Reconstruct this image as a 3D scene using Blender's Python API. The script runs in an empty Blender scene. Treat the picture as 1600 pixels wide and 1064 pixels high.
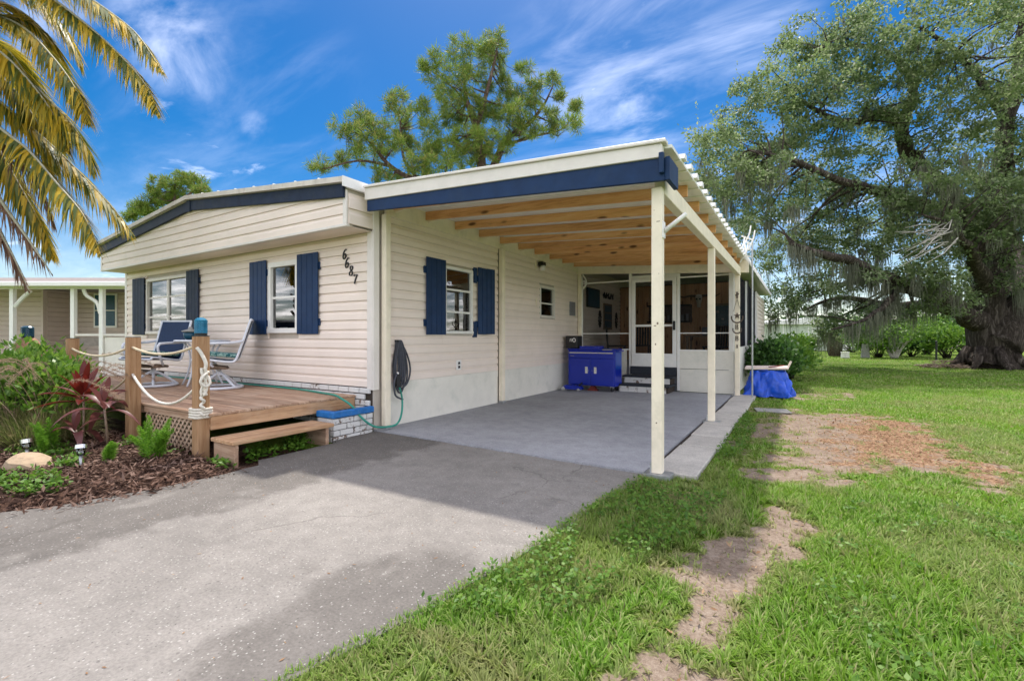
import bpy, bmesh, math, random
import numpy as np
from mathutils import Vector, Matrix, Euler

random.seed(11)
RNG = np.random.default_rng(11)
scene = bpy.context.scene
COL = scene.collection
PI = math.pi

# ------------------------------------------------------------------ camera
YAW = math.atan(447 / 730)
cam_d = bpy.data.cameras.new('camera')
cam = bpy.data.objects.new('camera', cam_d)
COL.objects.link(cam)
cam.location = (0, 0, 1.2)
cam.rotation_euler = (PI / 2, 0, YAW)
cam_d.sensor_width = 36
cam_d.lens = 36 * 730 / 1600
cam_d.shift_y = -5 / 1600
cam_d.clip_start = 0.05
cam_d.clip_end = 2000
scene.camera = cam

# ------------------------------------------------------------------ sky and sun
TO_SUN = Vector((-0.24, 0.45, 1.0)).normalized()
SUN_EL = math.asin(TO_SUN.z)
SUN_ROT = math.atan2(TO_SUN.x, TO_SUN.y)
SKY_STRENGTH = 0.15
SUN_STRENGTH = 2.0
EXPOSURE = 1.34
CLOUD_FILL = 18.0           # cloud radiance, raised well above sunlit cloud to lift the shade
scene.view_settings.view_transform = 'Standard'
scene.view_settings.look = 'None'
scene.view_settings.exposure = EXPOSURE
scene.view_settings.gamma = 1.0
scene.view_settings.use_curve_mapping = False

world = bpy.data.worlds.new('World')
scene.world = world
world.use_nodes = True
wt = world.node_tree
wt.nodes.clear()
def wn(t, **k):
    n = wt.nodes.new(t)
    for a, b in k.items():
        setattr(n, a, b)
    return n
def wl(a, b):
    wt.links.new(a, b)
out = wn('ShaderNodeOutputWorld')
bg = wn('ShaderNodeBackground')
bg.inputs['Strength'].default_value = SKY_STRENGTH
wl(bg.outputs[0], out.inputs[0])
sky = wn('ShaderNodeTexSky', sky_type='NISHITA', sun_disc=False)
sky.sun_elevation = SUN_EL
sky.sun_rotation = SUN_ROT
sky.air_density = 1.0
sky.dust_density = 0.6
sky.ozone_density = 2.2
tc = wn('ShaderNodeTexCoord')
hsv = wn('ShaderNodeHueSaturation')
hsv.inputs['Hue'].default_value = 0.503
hsv.inputs['Saturation'].default_value = 1.58
hsv.inputs['Value'].default_value = 0.33
wl(sky.outputs[0], hsv.inputs['Color'])
def wmath(op, a, b=None, clamp=False):
    n = wn('ShaderNodeMath', operation=op, use_clamp=clamp)
    for i, v in enumerate((a, b)):
        if v is None:
            continue
        if isinstance(v, (int, float)):
            n.inputs[i].default_value = v
        else:
            wl(v, n.inputs[i])
    return n.outputs[0]
def wramp(src, stops):
    n = wn('ShaderNodeMapRange', interpolation_type='SMOOTHSTEP')
    wl(src, n.inputs['Value'])
    n.inputs['From Min'].default_value, n.inputs['From Max'].default_value = stops
    return n.outputs[0]
nrm = wn('ShaderNodeVectorMath', operation='NORMALIZE')
wl(tc.outputs['Generated'], nrm.inputs[0])
sep = wn('ShaderNodeSeparateXYZ')
wl(nrm.outputs[0], sep.inputs[0])
den = wmath('MAXIMUM', wmath('ADD', sep.outputs[2], 0.10), 0.05)
comb = wn('ShaderNodeCombineXYZ')
wl(wmath('DIVIDE', sep.outputs[0], den), comb.inputs[0])
wl(wmath('DIVIDE', sep.outputs[1], den), comb.inputs[1])
def wnoise(scale, detail, rough, stretch, rot, off=(0, 0, 0), dist=0.0):
    mp = wn('ShaderNodeMapping')
    mp.inputs['Rotation'].default_value = (0, 0, rot)
    mp.inputs['Scale'].default_value = stretch
    mp.inputs['Location'].default_value = off
    wl(comb.outputs[0], mp.inputs[0])
    n = wn('ShaderNodeTexNoise')
    n.inputs['Scale'].default_value = scale
    n.inputs['Detail'].default_value = detail
    n.inputs['Roughness'].default_value = rough
    n.inputs['Distortion'].default_value = dist
    wl(mp.outputs[0], n.inputs['Vector'])
    return n.outputs['Fac']
def wspot(d, inner, outer):
    v = Vector(d).normalized()
    n = wn('ShaderNodeVectorMath', operation='DOT_PRODUCT')
    wl(nrm.outputs[0], n.inputs[0])
    n.inputs[1].default_value = v
    return wramp(n.outputs['Value'], (math.cos(math.radians(outer)), math.cos(math.radians(inner))))
cirrus = wnoise(1.6, 9, 0.62, (0.45, 2.4, 1), math.radians(28), (3.1, 0.4, 0), 0.6)
fill_puffs = wnoise(1.7, 9, 0.60, (1, 1.35, 1), math.radians(20), (1.7, 5.2, 0), 0.35)
# over-bright cumulus added over the dome as fill light, thinned inside the camera's view
clear = None
for d, i, o, w in (((-0.60, 0.70, 0.38), 18, 44, 0.24), ((0.0, 0.90, 0.42), 12, 36, 0.22), ((-0.95, 0.28, 0.12), 10, 30, 0.22)):
    s = wmath('MULTIPLY', wspot(d, i, o), w)
    clear = s if clear is None else wmath('MAXIMUM', clear, s)
spots = None
for d, i, o, w in (((-0.275, 0.832, 0.475), 1, 15, 0.50), ((-0.250, 0.868, 0.425), 0.3, 5.0, 0.9),
                   ((-0.824, 0.342, 0.452), 0.3, 6, 0.75), ((-0.876, 0.23, 0.423), 0.3, 4.5, 0.65),
                   ((-0.077, 0.843, 0.532), 0.2, 8, 0.60), ((-0.807, 0.462, 0.368), 0.2, 2, 0.45), ((-0.80, 0.44, 0.40), 1, 14, 0.16),
                   ((-0.40, 0.85, 0.34), 1, 12, 0.20), ((0.03, 0.99, 0.06), 3, 24, 0.45), ((0.45, 0.87, 0.2), 3, 25, 0.5), ((-0.95, 0.3, 0.1), 3, 18, 0.15)):
    s = wmath('MULTIPLY', wspot(d, i, o), w)
    spots = s if spots is None else wmath('MAXIMUM', spots, s)
wisp = wnoise(2.6, 9, 0.60, (0.7, 1.6, 1), math.radians(24), (0.3, 2.4, 0), 0.5)
wisA = wmath('MULTIPLY', wmath('MULTIPLY', wramp(wisp, (0.36, 0.78)), spots), 0.155)
dens = wmath('SUBTRACT', fill_puffs, clear)
fillA = wmath('MULTIPLY', wramp(dens, (0.37, 0.84)), 0.95)
cirA = wmath('MULTIPLY', wramp(cirrus, (0.52, 0.90)), 0.03)
cov = wmath('ADD', cirA, wmath('MAXIMUM', wisA, fillA), clamp=True)
hor = wmath('MULTIPLY', wramp(sep.outputs[2], (0.30, -0.05)), 0.045)
cov = wmath('ADD', cov, hor, clamp=True)
mixc = wn('ShaderNodeMix', data_type='RGBA')
wl(cov, mixc.inputs['Factor'])
wl(hsv.outputs[0], mixc.inputs['A'])
mixc.inputs['B'].default_value = (CLOUD_FILL, CLOUD_FILL * 0.955, CLOUD_FILL * 0.95, 1)
wl(mixc.outputs['Result'], bg.inputs['Color'])

sun_d = bpy.data.lights.new('sun', 'SUN')
sun_d.energy = SUN_STRENGTH
sun_d.angle = math.radians(1.6)
sun_d.color = (1.0, 0.95, 0.87)
sun = bpy.data.objects.new('sun', sun_d)
COL.objects.link(sun)
sun.rotation_euler = (-TO_SUN).to_track_quat('-Z', 'Y').to_euler()
sun.location = TO_SUN * 60

# ------------------------------------------------------------------ materials
def new_mat(name):
    m = bpy.data.materials.new(name)
    m.use_nodes = True
    nt = m.node_tree
    nt.nodes.clear()
    o = nt.nodes.new('ShaderNodeOutputMaterial')
    return m, nt, o
class NT:
    """small node helper"""
    def __init__(self, nt):
        self.nt = nt
    def n(self, t, **k):
        x = self.nt.nodes.new(t)
        for a, b in k.items():
            setattr(x, a, b)
        return x
    def l(self, a, b):
        self.nt.links.new(a, b)
    def put(self, sock, v):
        if hasattr(v, 'is_output'):
            self.l(v, sock)
        elif isinstance(v, (tuple, list)):
            sock.default_value = tuple(v) + ((1,) if len(v) == 3 and sock.type == 'RGBA' else ())
        else:
            sock.default_value = v
    def coord(self, kind='Object', scale=(1, 1, 1), rot=(0, 0, 0)):
        c = self.n('ShaderNodeTexCoord')
        m = self.n('ShaderNodeMapping')
        m.inputs['Scale'].default_value = scale
        m.inputs['Rotation'].default_value = rot
        if kind == 'World':
            g = self.n('ShaderNodeNewGeometry')
            self.l(g.outputs['Position'], m.inputs[0])
        else:
            self.l(c.outputs[kind], m.inputs[0])
        return m.outputs[0]
    def noise(self, vec, scale, detail=4, rough=0.55, dist=0.0):
        x = self.n('ShaderNodeTexNoise')
        self.l(vec, x.inputs['Vector'])
        x.inputs['Scale'].default_value = scale
        x.inputs['Detail'].default_value = detail
        x.inputs['Roughness'].default_value = rough
        x.inputs['Distortion'].default_value = dist
        return x.outputs['Fac']
    def voro(self, vec, scale, out='Color', feature='F1', rnd=1.0):
        x = self.n('ShaderNodeTexVoronoi', feature=feature)
        self.l(vec, x.inputs['Vector'])
        x.inputs['Scale'].default_value = scale
        x.inputs['Randomness'].default_value = rnd
        return x.outputs[out]
    def rng(self, v, a, b, c=0.0, d=1.0, smooth=True):
        x = self.n('ShaderNodeMapRange')
        if smooth:
            x.interpolation_type = 'SMOOTHSTEP'
        self.put(x.inputs['Value'], v)
        for k, val in zip(('From Min', 'From Max', 'To Min', 'To Max'), (a, b, c, d)):
            x.inputs[k].default_value = val
        return x.outputs[0]
    def mix(self, f, a, b, blend='MIX'):
        x = self.n('ShaderNodeMix', data_type='RGBA', blend_type=blend)
        self.put(x.inputs['Factor'], f)
        self.put(x.inputs['A'], a)
        self.put(x.inputs['B'], b)
        return x.outputs['Result']
    def math(self, op, a, b=0.0, clamp=False):
        x = self.n('ShaderNodeMath', operation=op, use_clamp=clamp)
        self.put(x.inputs[0], a)
        self.put(x.inputs[1], b)
        return x.outputs[0]
    def scale_col(self, col, f):
        x = self.n('ShaderNodeVectorMath', operation='SCALE')
        self.put(x.inputs[0], col)
        self.put(x.inputs['Scale'], f)
        return x.outputs[0]
    def sep(self, vec):
        x = self.n('ShaderNodeSeparateXYZ')
        self.l(vec, x.inputs[0])
        return x.outputs
    def objrand(self):
        return self.n('ShaderNodeObjectInfo').outputs['Random']
    def island(self):
        return self.n('ShaderNodeNewGeometry').outputs['Random Per Island']
    def bump(self, h, strength=0.3, dist=0.01):
        x = self.n('ShaderNodeBump')
        x.inputs['Strength'].default_value = strength
        x.inputs['Distance'].default_value = dist
        self.put(x.inputs['Height'], h)
        return x.outputs[0]
    def bsdf(self, col, rough=0.6, spec=0.4, normal=None, metallic=0.0):
        b = self.n('ShaderNodeBsdfPrincipled')
        self.put(b.inputs['Base Color'], col)
        self.put(b.inputs['Roughness'], rough)
        b.inputs['Specular IOR Level'].default_value = spec
        b.inputs['Metallic'].default_value = metallic
        if normal is not None:
            self.l(normal, b.inputs['Normal'])
        return b
    def ramp(self, f, stops):
        r = self.n('ShaderNodeValToRGB')
        e = r.color_ramp.elements
        while len(e) < len(stops):
            e.new(0.5)
        for k, (p, c) in zip(e, stops):
            k.position = p
            k.color = tuple(c) + (1,)
        self.put(r.inputs[0], f)
        return r.outputs[0]

def paint(name, col, rough=0.55, var=0.08, scale=3.0, rnd=0.06, bump=0.0, bscale=60, spec=0.4, metallic=0.0, dirt=None, dirt_amt=0.0, dscale=2.5, kind='World', stretch=(1, 1, 1)):
    m, nt, o = new_mat(name)
    t = NT(nt)
    v = t.coord(kind, stretch)
    f = t.rng(t.noise(v, scale, 5, 0.6), 0.3, 0.7, 1 - var, 1 + var)
    if rnd:
        f = t.math('MULTIPLY', f, t.rng(t.objrand(), 0, 1, 1 - rnd, 1 + rnd, False))
    c = t.scale_col(col, f)
    if dirt:
        d = t.math('MULTIPLY', t.rng(t.noise(v, dscale, 7, 0.68), 0.48, 0.72), dirt_amt)
        c = t.mix(d, c, dirt)
    nrmv = t.bump(t.noise(v, bscale, 4, 0.6), bump, 0.004) if bump else None
    b = t.bsdf(c, rough, spec, nrmv, metallic)
    nt.links.new(b.outputs[0], o.inputs[0])
    return m

M = {}
M['siding'] = paint('vinyl_siding', (0.88, 0.755, 0.67), 0.5, 0.035, 1.6, 0.025, dirt=(0.60, 0.55, 0.42), dirt_amt=0.22, dscale=1.3, bump=0.05, bscale=90)
M['gap'] = paint('siding_backing', (0.5, 0.44, 0.38), 0.8, 0.1)
M['cream'] = paint('cream_paint', (0.88, 0.78, 0.62), 0.5, 0.05, 5, 0.03, dirt=(0.55, 0.50, 0.36), dirt_amt=0.35, dscale=4, bump=0.08)
M['trim'] = paint('pale_trim', (0.77, 0.715, 0.665), 0.45, 0.04, 4, 0.02, dirt=(0.5, 0.46, 0.38), dirt_amt=0.18, dscale=6)
M['white'] = paint('white_paint', (0.86, 0.83, 0.80), 0.4, 0.03, 5, 0.02, dirt=(0.5, 0.48, 0.42), dirt_amt=0.15, dscale=7)
M['edge'] = paint('weathered_roof_edge', (0.66, 0.60, 0.54), 0.5, 0.08, 4, 0.03, dirt=(0.36, 0.31, 0.26), dirt_amt=0.6, dscale=5, stretch=(1, 1, 0.4))
M['roofwhite'] = paint('white_roof_metal', (0.86, 0.84, 0.81), 0.4, 0.05, 3, 0.03, dirt=(0.52, 0.48, 0.41), dirt_amt=0.35, dscale=3)
M['skirt'] = paint('painted_skirting', (0.80, 0.76, 0.68), 0.6, 0.05, 2.0, 0.02, dirt=(0.48, 0.50, 0.42), dirt_amt=0.35, dscale=3.0, bump=0.1, bscale=30)
M['navy'] = paint('navy_paint', (0.010, 0.034, 0.10), 0.5, 0.12, 7, 0.08, bump=0.1, bscale=50, spec=0.2, dirt=(0.022, 0.045, 0.095), dirt_amt=0.5, dscale=5)
M['navy_dull'] = paint('navy_paint_weathered', (0.018, 0.030, 0.062), 0.6, 0.15, 7, 0.06, spec=0.2, bump=0.12, bscale=50, dirt=(0.04, 0.05, 0.07), dirt_amt=0.6, dscale=6)
M['black'] = paint('black_plastic', (0.018, 0.018, 0.02), 0.5, 0.1)
M['hoseblack'] = paint('dark_grey_hose', (0.055, 0.058, 0.075), 0.5, 0.1, 8)
M['hosegreen'] = paint('green_hose', (0.03, 0.27, 0.20), 0.4, 0.12, 8)
M['chrome'] = paint('bright_metal', (0.7, 0.7, 0.7), 0.25, 0.05, metallic=1.0)
M['galv'] = paint('galvanised_steel', (0.45, 0.46, 0.47), 0.45, 0.15, 30, metallic=0.7)
M['grey'] = paint('grey_plastic', (0.22, 0.22, 0.25), 0.6, 0.08)
M['aluwhite'] = paint('white_powder_coat', (0.72, 0.74, 0.80), 0.35, 0.05, 9)
M['bracket'] = paint('brown_metal', (0.24, 0.17, 0.12), 0.55, 0.2, 20)
M['curtain'] = paint('curtain_cloth', (0.55, 0.56, 0.55), 0.9, 0.1, 4)
M['dark'] = paint('dark_interior', (0.030, 0.028, 0.026), 0.9, 0.1)
M['rope'] = paint('pale_rope', (0.62, 0.52, 0.36), 0.9, 0.12, 40, 0.05, bump=0.6, bscale=160)
M['ropewhite'] = paint('white_rope', (0.72, 0.67, 0.58), 0.9, 0.10, 40, 0.05, bump=0.6, bscale=160)
M['teal'] = paint('turquoise_glaze', (0.01, 0.17, 0.30), 0.3, 0.15, 20, dirt=(0.02, 0.32, 0.45), dirt_amt=0.5, dscale=30)
M['tealdark'] = paint('dark_teal_glaze', (0.01, 0.07, 0.12), 0.3, 0.15, 20)
M['cabblue'] = paint('blue_enamel', (0.004, 0.022, 0.36), 0.28, 0.05, 3, 0.02, spec=0.5)
M['cabblue2'] = paint('pale_blue_enamel', (0.01, 0.07, 0.42), 0.3, 0.05, 3, 0.02)
M['bluerim'] = paint('blue_masonry_paint', (0.012, 0.14, 0.42), 0.6, 0.15, 12, 0.05, dirt=(0.10, 0.22, 0.38), dirt_amt=0.4, dscale=14, bump=0.3)
M['soil'] = paint('potting_soil', (0.045, 0.032, 0.024), 0.95, 0.3, 40, bump=1.0, bscale=60)
M['redpart'] = paint('dull_red_metal', (0.20, 0.03, 0.02), 0.45, 0.15)
M['tan_house'] = paint('tan_siding', (0.60, 0.49, 0.43), 0.6, 0.04, 2, 0.03)
M['shingle'] = paint('brown_grey_shingles', (0.24, 0.20, 0.18), 0.9, 0.15, 8)
M['greenhouse'] = paint('pale_green_siding', (0.58, 0.63, 0.52), 0.6, 0.05, 1, 0.02)
M['palepink'] = paint('pale_pink_stucco', (0.70, 0.58, 0.52), 0.8, 0.06, 1)
M['granite'] = paint('grey_post', (0.30, 0.29, 0.27), 0.8, 0.15, 10)
M['bone'] = paint('bleached_bone', (0.60, 0.54, 0.45), 0.7, 0.1, 20)
M['horn'] = paint('dark_horn', (0.09, 0.06, 0.045), 0.5, 0.2, 10)
M['doormat'] = paint('dark_tread_mat', (0.028, 0.032, 0.042), 0.9, 0.15, 40, bump=0.5)
M['stone'] = paint('tan_fieldstone', (0.42, 0.31, 0.20), 0.85, 0.2, 6, bump=0.5, bscale=20, dirt=(0.22, 0.15, 0.10), dirt_amt=0.7, dscale=6, stretch=(1, 1, 4))
M['limestone'] = paint('pale_limestone', (0.62, 0.60, 0.56), 0.85, 0.12, 12, 0.08, bump=0.6, bscale=30)
M['twig'] = paint('bleached_twigs', (0.44, 0.40, 0.36), 0.8, 0.15, 8)
M['post_stub'] = paint('coral_wrap', (0.42, 0.22, 0.15), 0.9, 0.2, 25, bump=0.8, bscale=60)

def wood(name, cols, stretch, scale=2.2, rough=0.7, bump=0.25, rnd=0.16, knots=False, wear=None):
    m, nt, o = new_mat(name)
    t = NT(nt)
    g = t.n('ShaderNodeNewGeometry')
    off = t.n('ShaderNodeCombineXYZ')
    r = t.objrand()
    t.l(t.math('MULTIPLY', r, 37.0), off.inputs[0])
    t.l(t.math('MULTIPLY', r, 91.0), off.inputs[1])
    t.l(t.math('MULTIPLY', r, 53.0), off.inputs[2])
    ad = t.n('ShaderNodeVectorMath', operation='ADD')
    t.l(g.outputs['Position'], ad.inputs[0])
    t.l(off.outputs[0], ad.inputs[1])
    mp = t.n('ShaderNodeMapping')
    mp.inputs['Scale'].default_value = stretch
    t.l(ad.outputs[0], mp.inputs[0])
    n1 = t.noise(mp.outputs[0], scale, 8, 0.62, 0.5)
    n2 = t.noise(mp.outputs[0], scale * 5, 5, 0.6, 0.2)
    f = t.math('ADD', t.math('MULTIPLY', n1, 0.65), t.math('MULTIPLY', n2, 0.35))
    c = t.ramp(t.rng(f, 0.33, 0.67, 0, 1, False), [(0.0, cols[0]), (0.5, cols[1]), (1.0, cols[2])])
    c = t.scale_col(c, t.rng(r, 0, 1, 1 - rnd, 1 + rnd, False))
    if wear:
        w = t.math('MULTIPLY', t.rng(t.noise(g.outputs['Position'], 1.7, 6, 0.7), 0.45, 0.7), wear[1])
        c = t.mix(w, c, wear[0])
    if knots:
        mk = t.n('ShaderNodeMapping')
        mk.inputs['Scale'].default_value = tuple(0.35 if s < 1 else 1.0 for s in stretch)
        t.l(ad.outputs[0], mk.inputs[0])
        d = t.voro(mk.outputs[0], 7.0, 'Distance')
        c = t.mix(t.rng(d, 0.10, 0.24, 0.85, 0.0), c, (0.07, 0.025, 0.01))
    b = t.bsdf(c, rough, 0.25, t.bump(n2, bump, 0.003))
    nt.links.new(b.outputs[0], o.inputs[0])
    return m
M['deck'] = wood('weathered_red_deck_boards', ((0.22, 0.12, 0.075), (0.42, 0.265, 0.175), (0.60, 0.44, 0.32)), (0.5, 7, 7), 2.0, 0.75, 0.3, 0.22, wear=((0.56, 0.42, 0.32), 0.45))
M['decky'] = wood('weathered_deck_edge', ((0.26, 0.13, 0.065), (0.47, 0.28, 0.155), (0.64, 0.44, 0.28)), (7, 0.5, 7), 2.0, 0.75, 0.3, 0.12, wear=((0.58, 0.43, 0.30), 0.4))
M['deckz'] = wood('weathered_deck_posts', ((0.26, 0.13, 0.06), (0.43, 0.25, 0.13), (0.56, 0.36, 0.21)), (8, 8, 0.5), 2.0, 0.75, 0.3, 0.10)
M['lattice'] = wood('weathered_lattice', ((0.36, 0.23, 0.15), (0.52, 0.37, 0.26), (0.64, 0.49, 0.37)), (3, 3, 3), 2.0, 0.8, 0.2, 0.10)
M['joist'] = wood('orange_pine_joists', ((0.50, 0.21, 0.08), (0.78, 0.41, 0.18), (0.88, 0.56, 0.30)), (0.5, 7, 7), 2.0, 0.6, 0.15, 0.12, knots=True)
M['panelling'] = wood('knotty_wall_planks', ((0.38, 0.19, 0.09), (0.60, 0.33, 0.17), (0.72, 0.44, 0.25)), (7, 7, 0.4), 1.6, 0.5, 0.1, 0.14, knots=True)

def mat_glass(name, tint=(0.9, 0.95, 0.95), refl=1.0):
    m, nt, o = new_mat(name)
    t = NT(nt)
    fr = t.n('ShaderNodeFresnel')
    fr.inputs['IOR'].default_value = 1.9
    g = t.n('ShaderNodeBsdfGlossy')
    g.inputs['Roughness'].default_value = 0.015
    wv = t.noise(t.coord('World'), 3.0, 1, 0.4)
    t.l(t.bump(wv, 0.02, 0.02), g.inputs['Normal'])
    tr = t.n('ShaderNodeBsdfTransparent')
    tr.inputs['Color'].default_value = tint + (1,)
    mx = t.n('ShaderNodeMixShader')
    t.l(t.math('MULTIPLY', fr.outputs[0], refl, clamp=True), mx.inputs[0])
    t.l(tr.outputs[0], mx.inputs[1])
    t.l(g.outputs[0], mx.inputs[2])
    t.l(mx.outputs[0], o.inputs[0])
    return m
M['glass'] = mat_glass('window_glass', (0.75, 0.82, 0.82), 1.5)
M['clear'] = mat_glass('clear_glass', (0.92, 0.96, 0.96), 1.0)
def mat_screen(name, dens, col):
    m, nt, o = new_mat(name)
    t = NT(nt)
    d = t.n('ShaderNodeBsdfDiffuse')
    d.inputs['Color'].default_value = col + (1,)
    tr = t.n('ShaderNodeBsdfTransparent')
    mx = t.n('ShaderNodeMixShader')
    mx.inputs[0].default_value = dens
    t.l(tr.outputs[0], mx.inputs[1])
    t.l(d.outputs[0], mx.inputs[2])
    t.l(mx.outputs[0], o.inputs[0])
    return m
M['screen'] = mat_screen('insect_screen', 0.20, (0.02, 0.02, 0.022))
M['screen_side'] = mat_screen('dense_insect_screen', 0.72, (0.022, 0.023, 0.030))

def mat_concrete(name, base, flecks, stains=True):
    m, nt, o = new_mat(name)
    t = NT(nt)
    v = t.coord('World')
    n1 = t.noise(v, 0.8, 7, 0.65)
    n2 = t.noise(v, 7.0, 6, 0.65)
    n3 = t.noise(v, 70.0, 4, 0.7)
    f = t.math('MULTIPLY', t.rng(n1, 0.3, 0.7, 0.86, 1.10), t.math('MULTIPLY', t.rng(n2, 0.3, 0.7, 0.90, 1.08), t.rng(n3, 0.25, 0.75, 0.80, 1.18)))
    c = t.scale_col(base, f)
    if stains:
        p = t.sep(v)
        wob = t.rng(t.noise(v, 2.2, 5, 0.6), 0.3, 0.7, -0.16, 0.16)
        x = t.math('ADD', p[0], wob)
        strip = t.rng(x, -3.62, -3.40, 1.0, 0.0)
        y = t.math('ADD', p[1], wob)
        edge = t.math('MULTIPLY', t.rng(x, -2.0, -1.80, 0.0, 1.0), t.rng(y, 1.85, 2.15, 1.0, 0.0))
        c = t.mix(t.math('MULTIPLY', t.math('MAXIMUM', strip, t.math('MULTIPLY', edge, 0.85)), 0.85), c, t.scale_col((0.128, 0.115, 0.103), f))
        lich = t.rng(t.noise(v, 3.4, 9, 0.74), 0.54, 0.70)
        c = t.mix(t.math('MULTIPLY', lich, t.math('MULTIPLY', t.rng(y, 1.9, 3.0), 0.5)), c, (0.14, 0.135, 0.125))
    if stains:
        mpw = t.n('ShaderNodeVectorMath', operation='ADD')
        t.l(v, mpw.inputs[0])
        wv = t.n('ShaderNodeTexNoise')
        t.l(v, wv.inputs['Vector'])
        wv.inputs['Scale'].default_value = 2.5
        wv.inputs['Detail'].default_value = 5
        t.l(t.scale_col(wv.outputs['Color'], 0.5), mpw.inputs[1])
        ce = t.voro(mpw.outputs[0], 0.42, 'Distance', 'DISTANCE_TO_EDGE')
        crack = t.math('MULTIPLY', t.rng(ce, 0.002, 0.006, 1.0, 0.0), t.rng(t.noise(v, 0.9, 2, 0.5), 0.50, 0.60))
        c = t.mix(t.math('MULTIPLY', crack, 0.35), c, (0.07, 0.06, 0.05))
        oil = t.rng(t.noise(v, 1.1, 8, 0.7, 0.6), 0.56, 0.72)
        c = t.mix(t.math('MULTIPLY', oil, 0.35), c, (0.12, 0.108, 0.095))
        pale = t.rng(t.noise(t.coord('World', (1, 0.5, 1)), 1.7, 7, 0.7), 0.55, 0.70)
        c = t.mix(t.math('MULTIPLY', pale, 0.30), c, (0.36, 0.335, 0.30))
    peb = t.voro(v, 75.0, 'Color')
    pr = t.sep(peb)
    dst = t.voro(v, 75.0, 'Distance')
    onp = t.math('MULTIPLY', t.rng(dst, 0.22, 0.36, 1.0, 0.0), t.rng(pr[0], flecks[0], flecks[0] + 0.02, 0.0, 1.0))
    c = t.mix(t.math('MULTIPLY', onp, flecks[2]), c, flecks[1])
    dk = t.math('MULTIPLY', t.rng(dst, 0.22, 0.36, 1.0, 0.0), t.rng(pr[1], 0.90, 0.92, 0.0, 1.0))
    c = t.mix(t.math('MULTIPLY', dk, 0.7), c, t.scale_col(base, 0.35))
    pc2, pd2 = t.sep(t.voro(v, 34.0, 'Color')), t.voro(v, 34.0, 'Distance')
    big = t.math('MULTIPLY', t.rng(t.math('ADD', pd2, t.math('MULTIPLY', pc2[2], 0.16)), 0.20, 0.34, 1.0, 0.0), t.rng(pc2[0], 0.92, 0.93, 0.0, 1.0))
    c = t.mix(t.math('MULTIPLY', big, flecks[2] * 0.55), c, flecks[1])
    bdk = t.math('MULTIPLY', t.rng(pd2, 0.18, 0.30, 1.0, 0.0), t.rng(pc2[1], 0.93, 0.94, 0.0, 1.0))
    c = t.mix(t.math('MULTIPLY', bdk, 0.55), c, t.scale_col(base, 0.45))
    b = t.bsdf(c, 0.85, 0.25, t.bump(t.math('ADD', n3, t.math('MULTIPLY', n2, 0.6)), 0.5, 0.006))
    nt.links.new(b.outputs[0], o.inputs[0])
    return m
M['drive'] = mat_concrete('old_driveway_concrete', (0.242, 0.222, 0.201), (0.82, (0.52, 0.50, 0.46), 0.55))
M['carfloor'] = mat_concrete('grey_flecked_epoxy', (0.35, 0.35, 0.37), (0.84, (0.42, 0.43, 0.45), 0.7), stains=False)
M['paver'] = mat_concrete('paver_concrete', (0.52, 0.485, 0.435), (0.95, (0.5, 0.48, 0.44), 0.4), stains=False)

def mat_brick_white():
    m, nt, o = new_mat('peeling_white_brick')
    t = NT(nt)
    v = t.coord('World')
    peel = t.math('ADD', t.math('MULTIPLY', t.noise(v, 16, 8, 0.72), 0.7), t.math('MULTIPLY', t.objrand(), 0.22))
    c = t.mix(t.rng(peel, 0.535, 0.60), (0.70, 0.68, 0.66), t.ramp(t.noise(v, 40, 4, 0.6), [(0.3, (0.12, 0.08, 0.06)), (0.7, (0.30, 0.21, 0.16))]))
    b = t.bsdf(c, 0.8, 0.25, t.bump(peel, 0.6, 0.008))
    nt.links.new(b.outputs[0], o.inputs[0])
    return m
M['brick'] = mat_brick_white()

def mat_leaf(name, cols, trans=0.35, rough=0.5, spec=0.35, attr=None, big=None):
    """foliage: colour differs from leaf to leaf"""
    m, nt, o = new_mat(name)
    t = NT(nt)
    r = t.island()
    k = len(cols)
    c = t.ramp(r, [(i / max(1, k - 1), cc) for i, cc in enumerate(cols)])
    if big:
        w = t.rng(t.noise(t.coord('World'), big[0], 3, 0.5), 0.40, 0.62)
        c = t.mix(t.math('MULTIPLY', w, big[2]), c, big[1])
    if attr:
        a = t.n('ShaderNodeAttribute', attribute_name=attr[0])
        c = t.mix(t.math('MULTIPLY', a.outputs['Fac'], attr[2]), c, attr[1])
    b = t.bsdf(c, rough, spec)
    tr = t.n('ShaderNodeBsdfTranslucent')
    t.put(tr.inputs['Color'], c)
    mx = t.n('ShaderNodeMixShader')
    mx.inputs[0].default_value = trans
    t.l(b.outputs[0], mx.inputs[1])
    t.l(tr.outputs[0], mx.inputs[2])
    t.l(mx.outputs[0], o.inputs[0])
    return m
M['oakleaf'] = mat_leaf('live_oak_leaves', ((0.09, 0.15, 0.05), (0.16, 0.235, 0.085), (0.25, 0.32, 0.14), (0.38, 0.42, 0.27)), 0.55, 0.48, 0.35, big=(0.35, (0.20, 0.26, 0.09), 0.4))
M['moss'] = mat_leaf('grey_green_moss', ((0.13, 0.14, 0.10), (0.20, 0.21, 0.15), (0.26, 0.26, 0.19)), 0.4, 0.9, 0.1)
M['pine'] = mat_leaf('pine_needles', ((0.08, 0.15, 0.03), (0.15, 0.24, 0.04), (0.23, 0.31, 0.06), (0.34, 0.27, 0.09)), 0.45, 0.5, 0.3, big=(0.45, (0.24, 0.34, 0.045), 0.45))
M['palm'] = mat_leaf('palm_leaflets', ((0.05, 0.09, 0.018), (0.13, 0.17, 0.03), (0.30, 0.26, 0.03), (0.62, 0.42, 0.025), (0.76, 0.54, 0.05)), 0.45, 0.42, 0.5)
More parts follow.
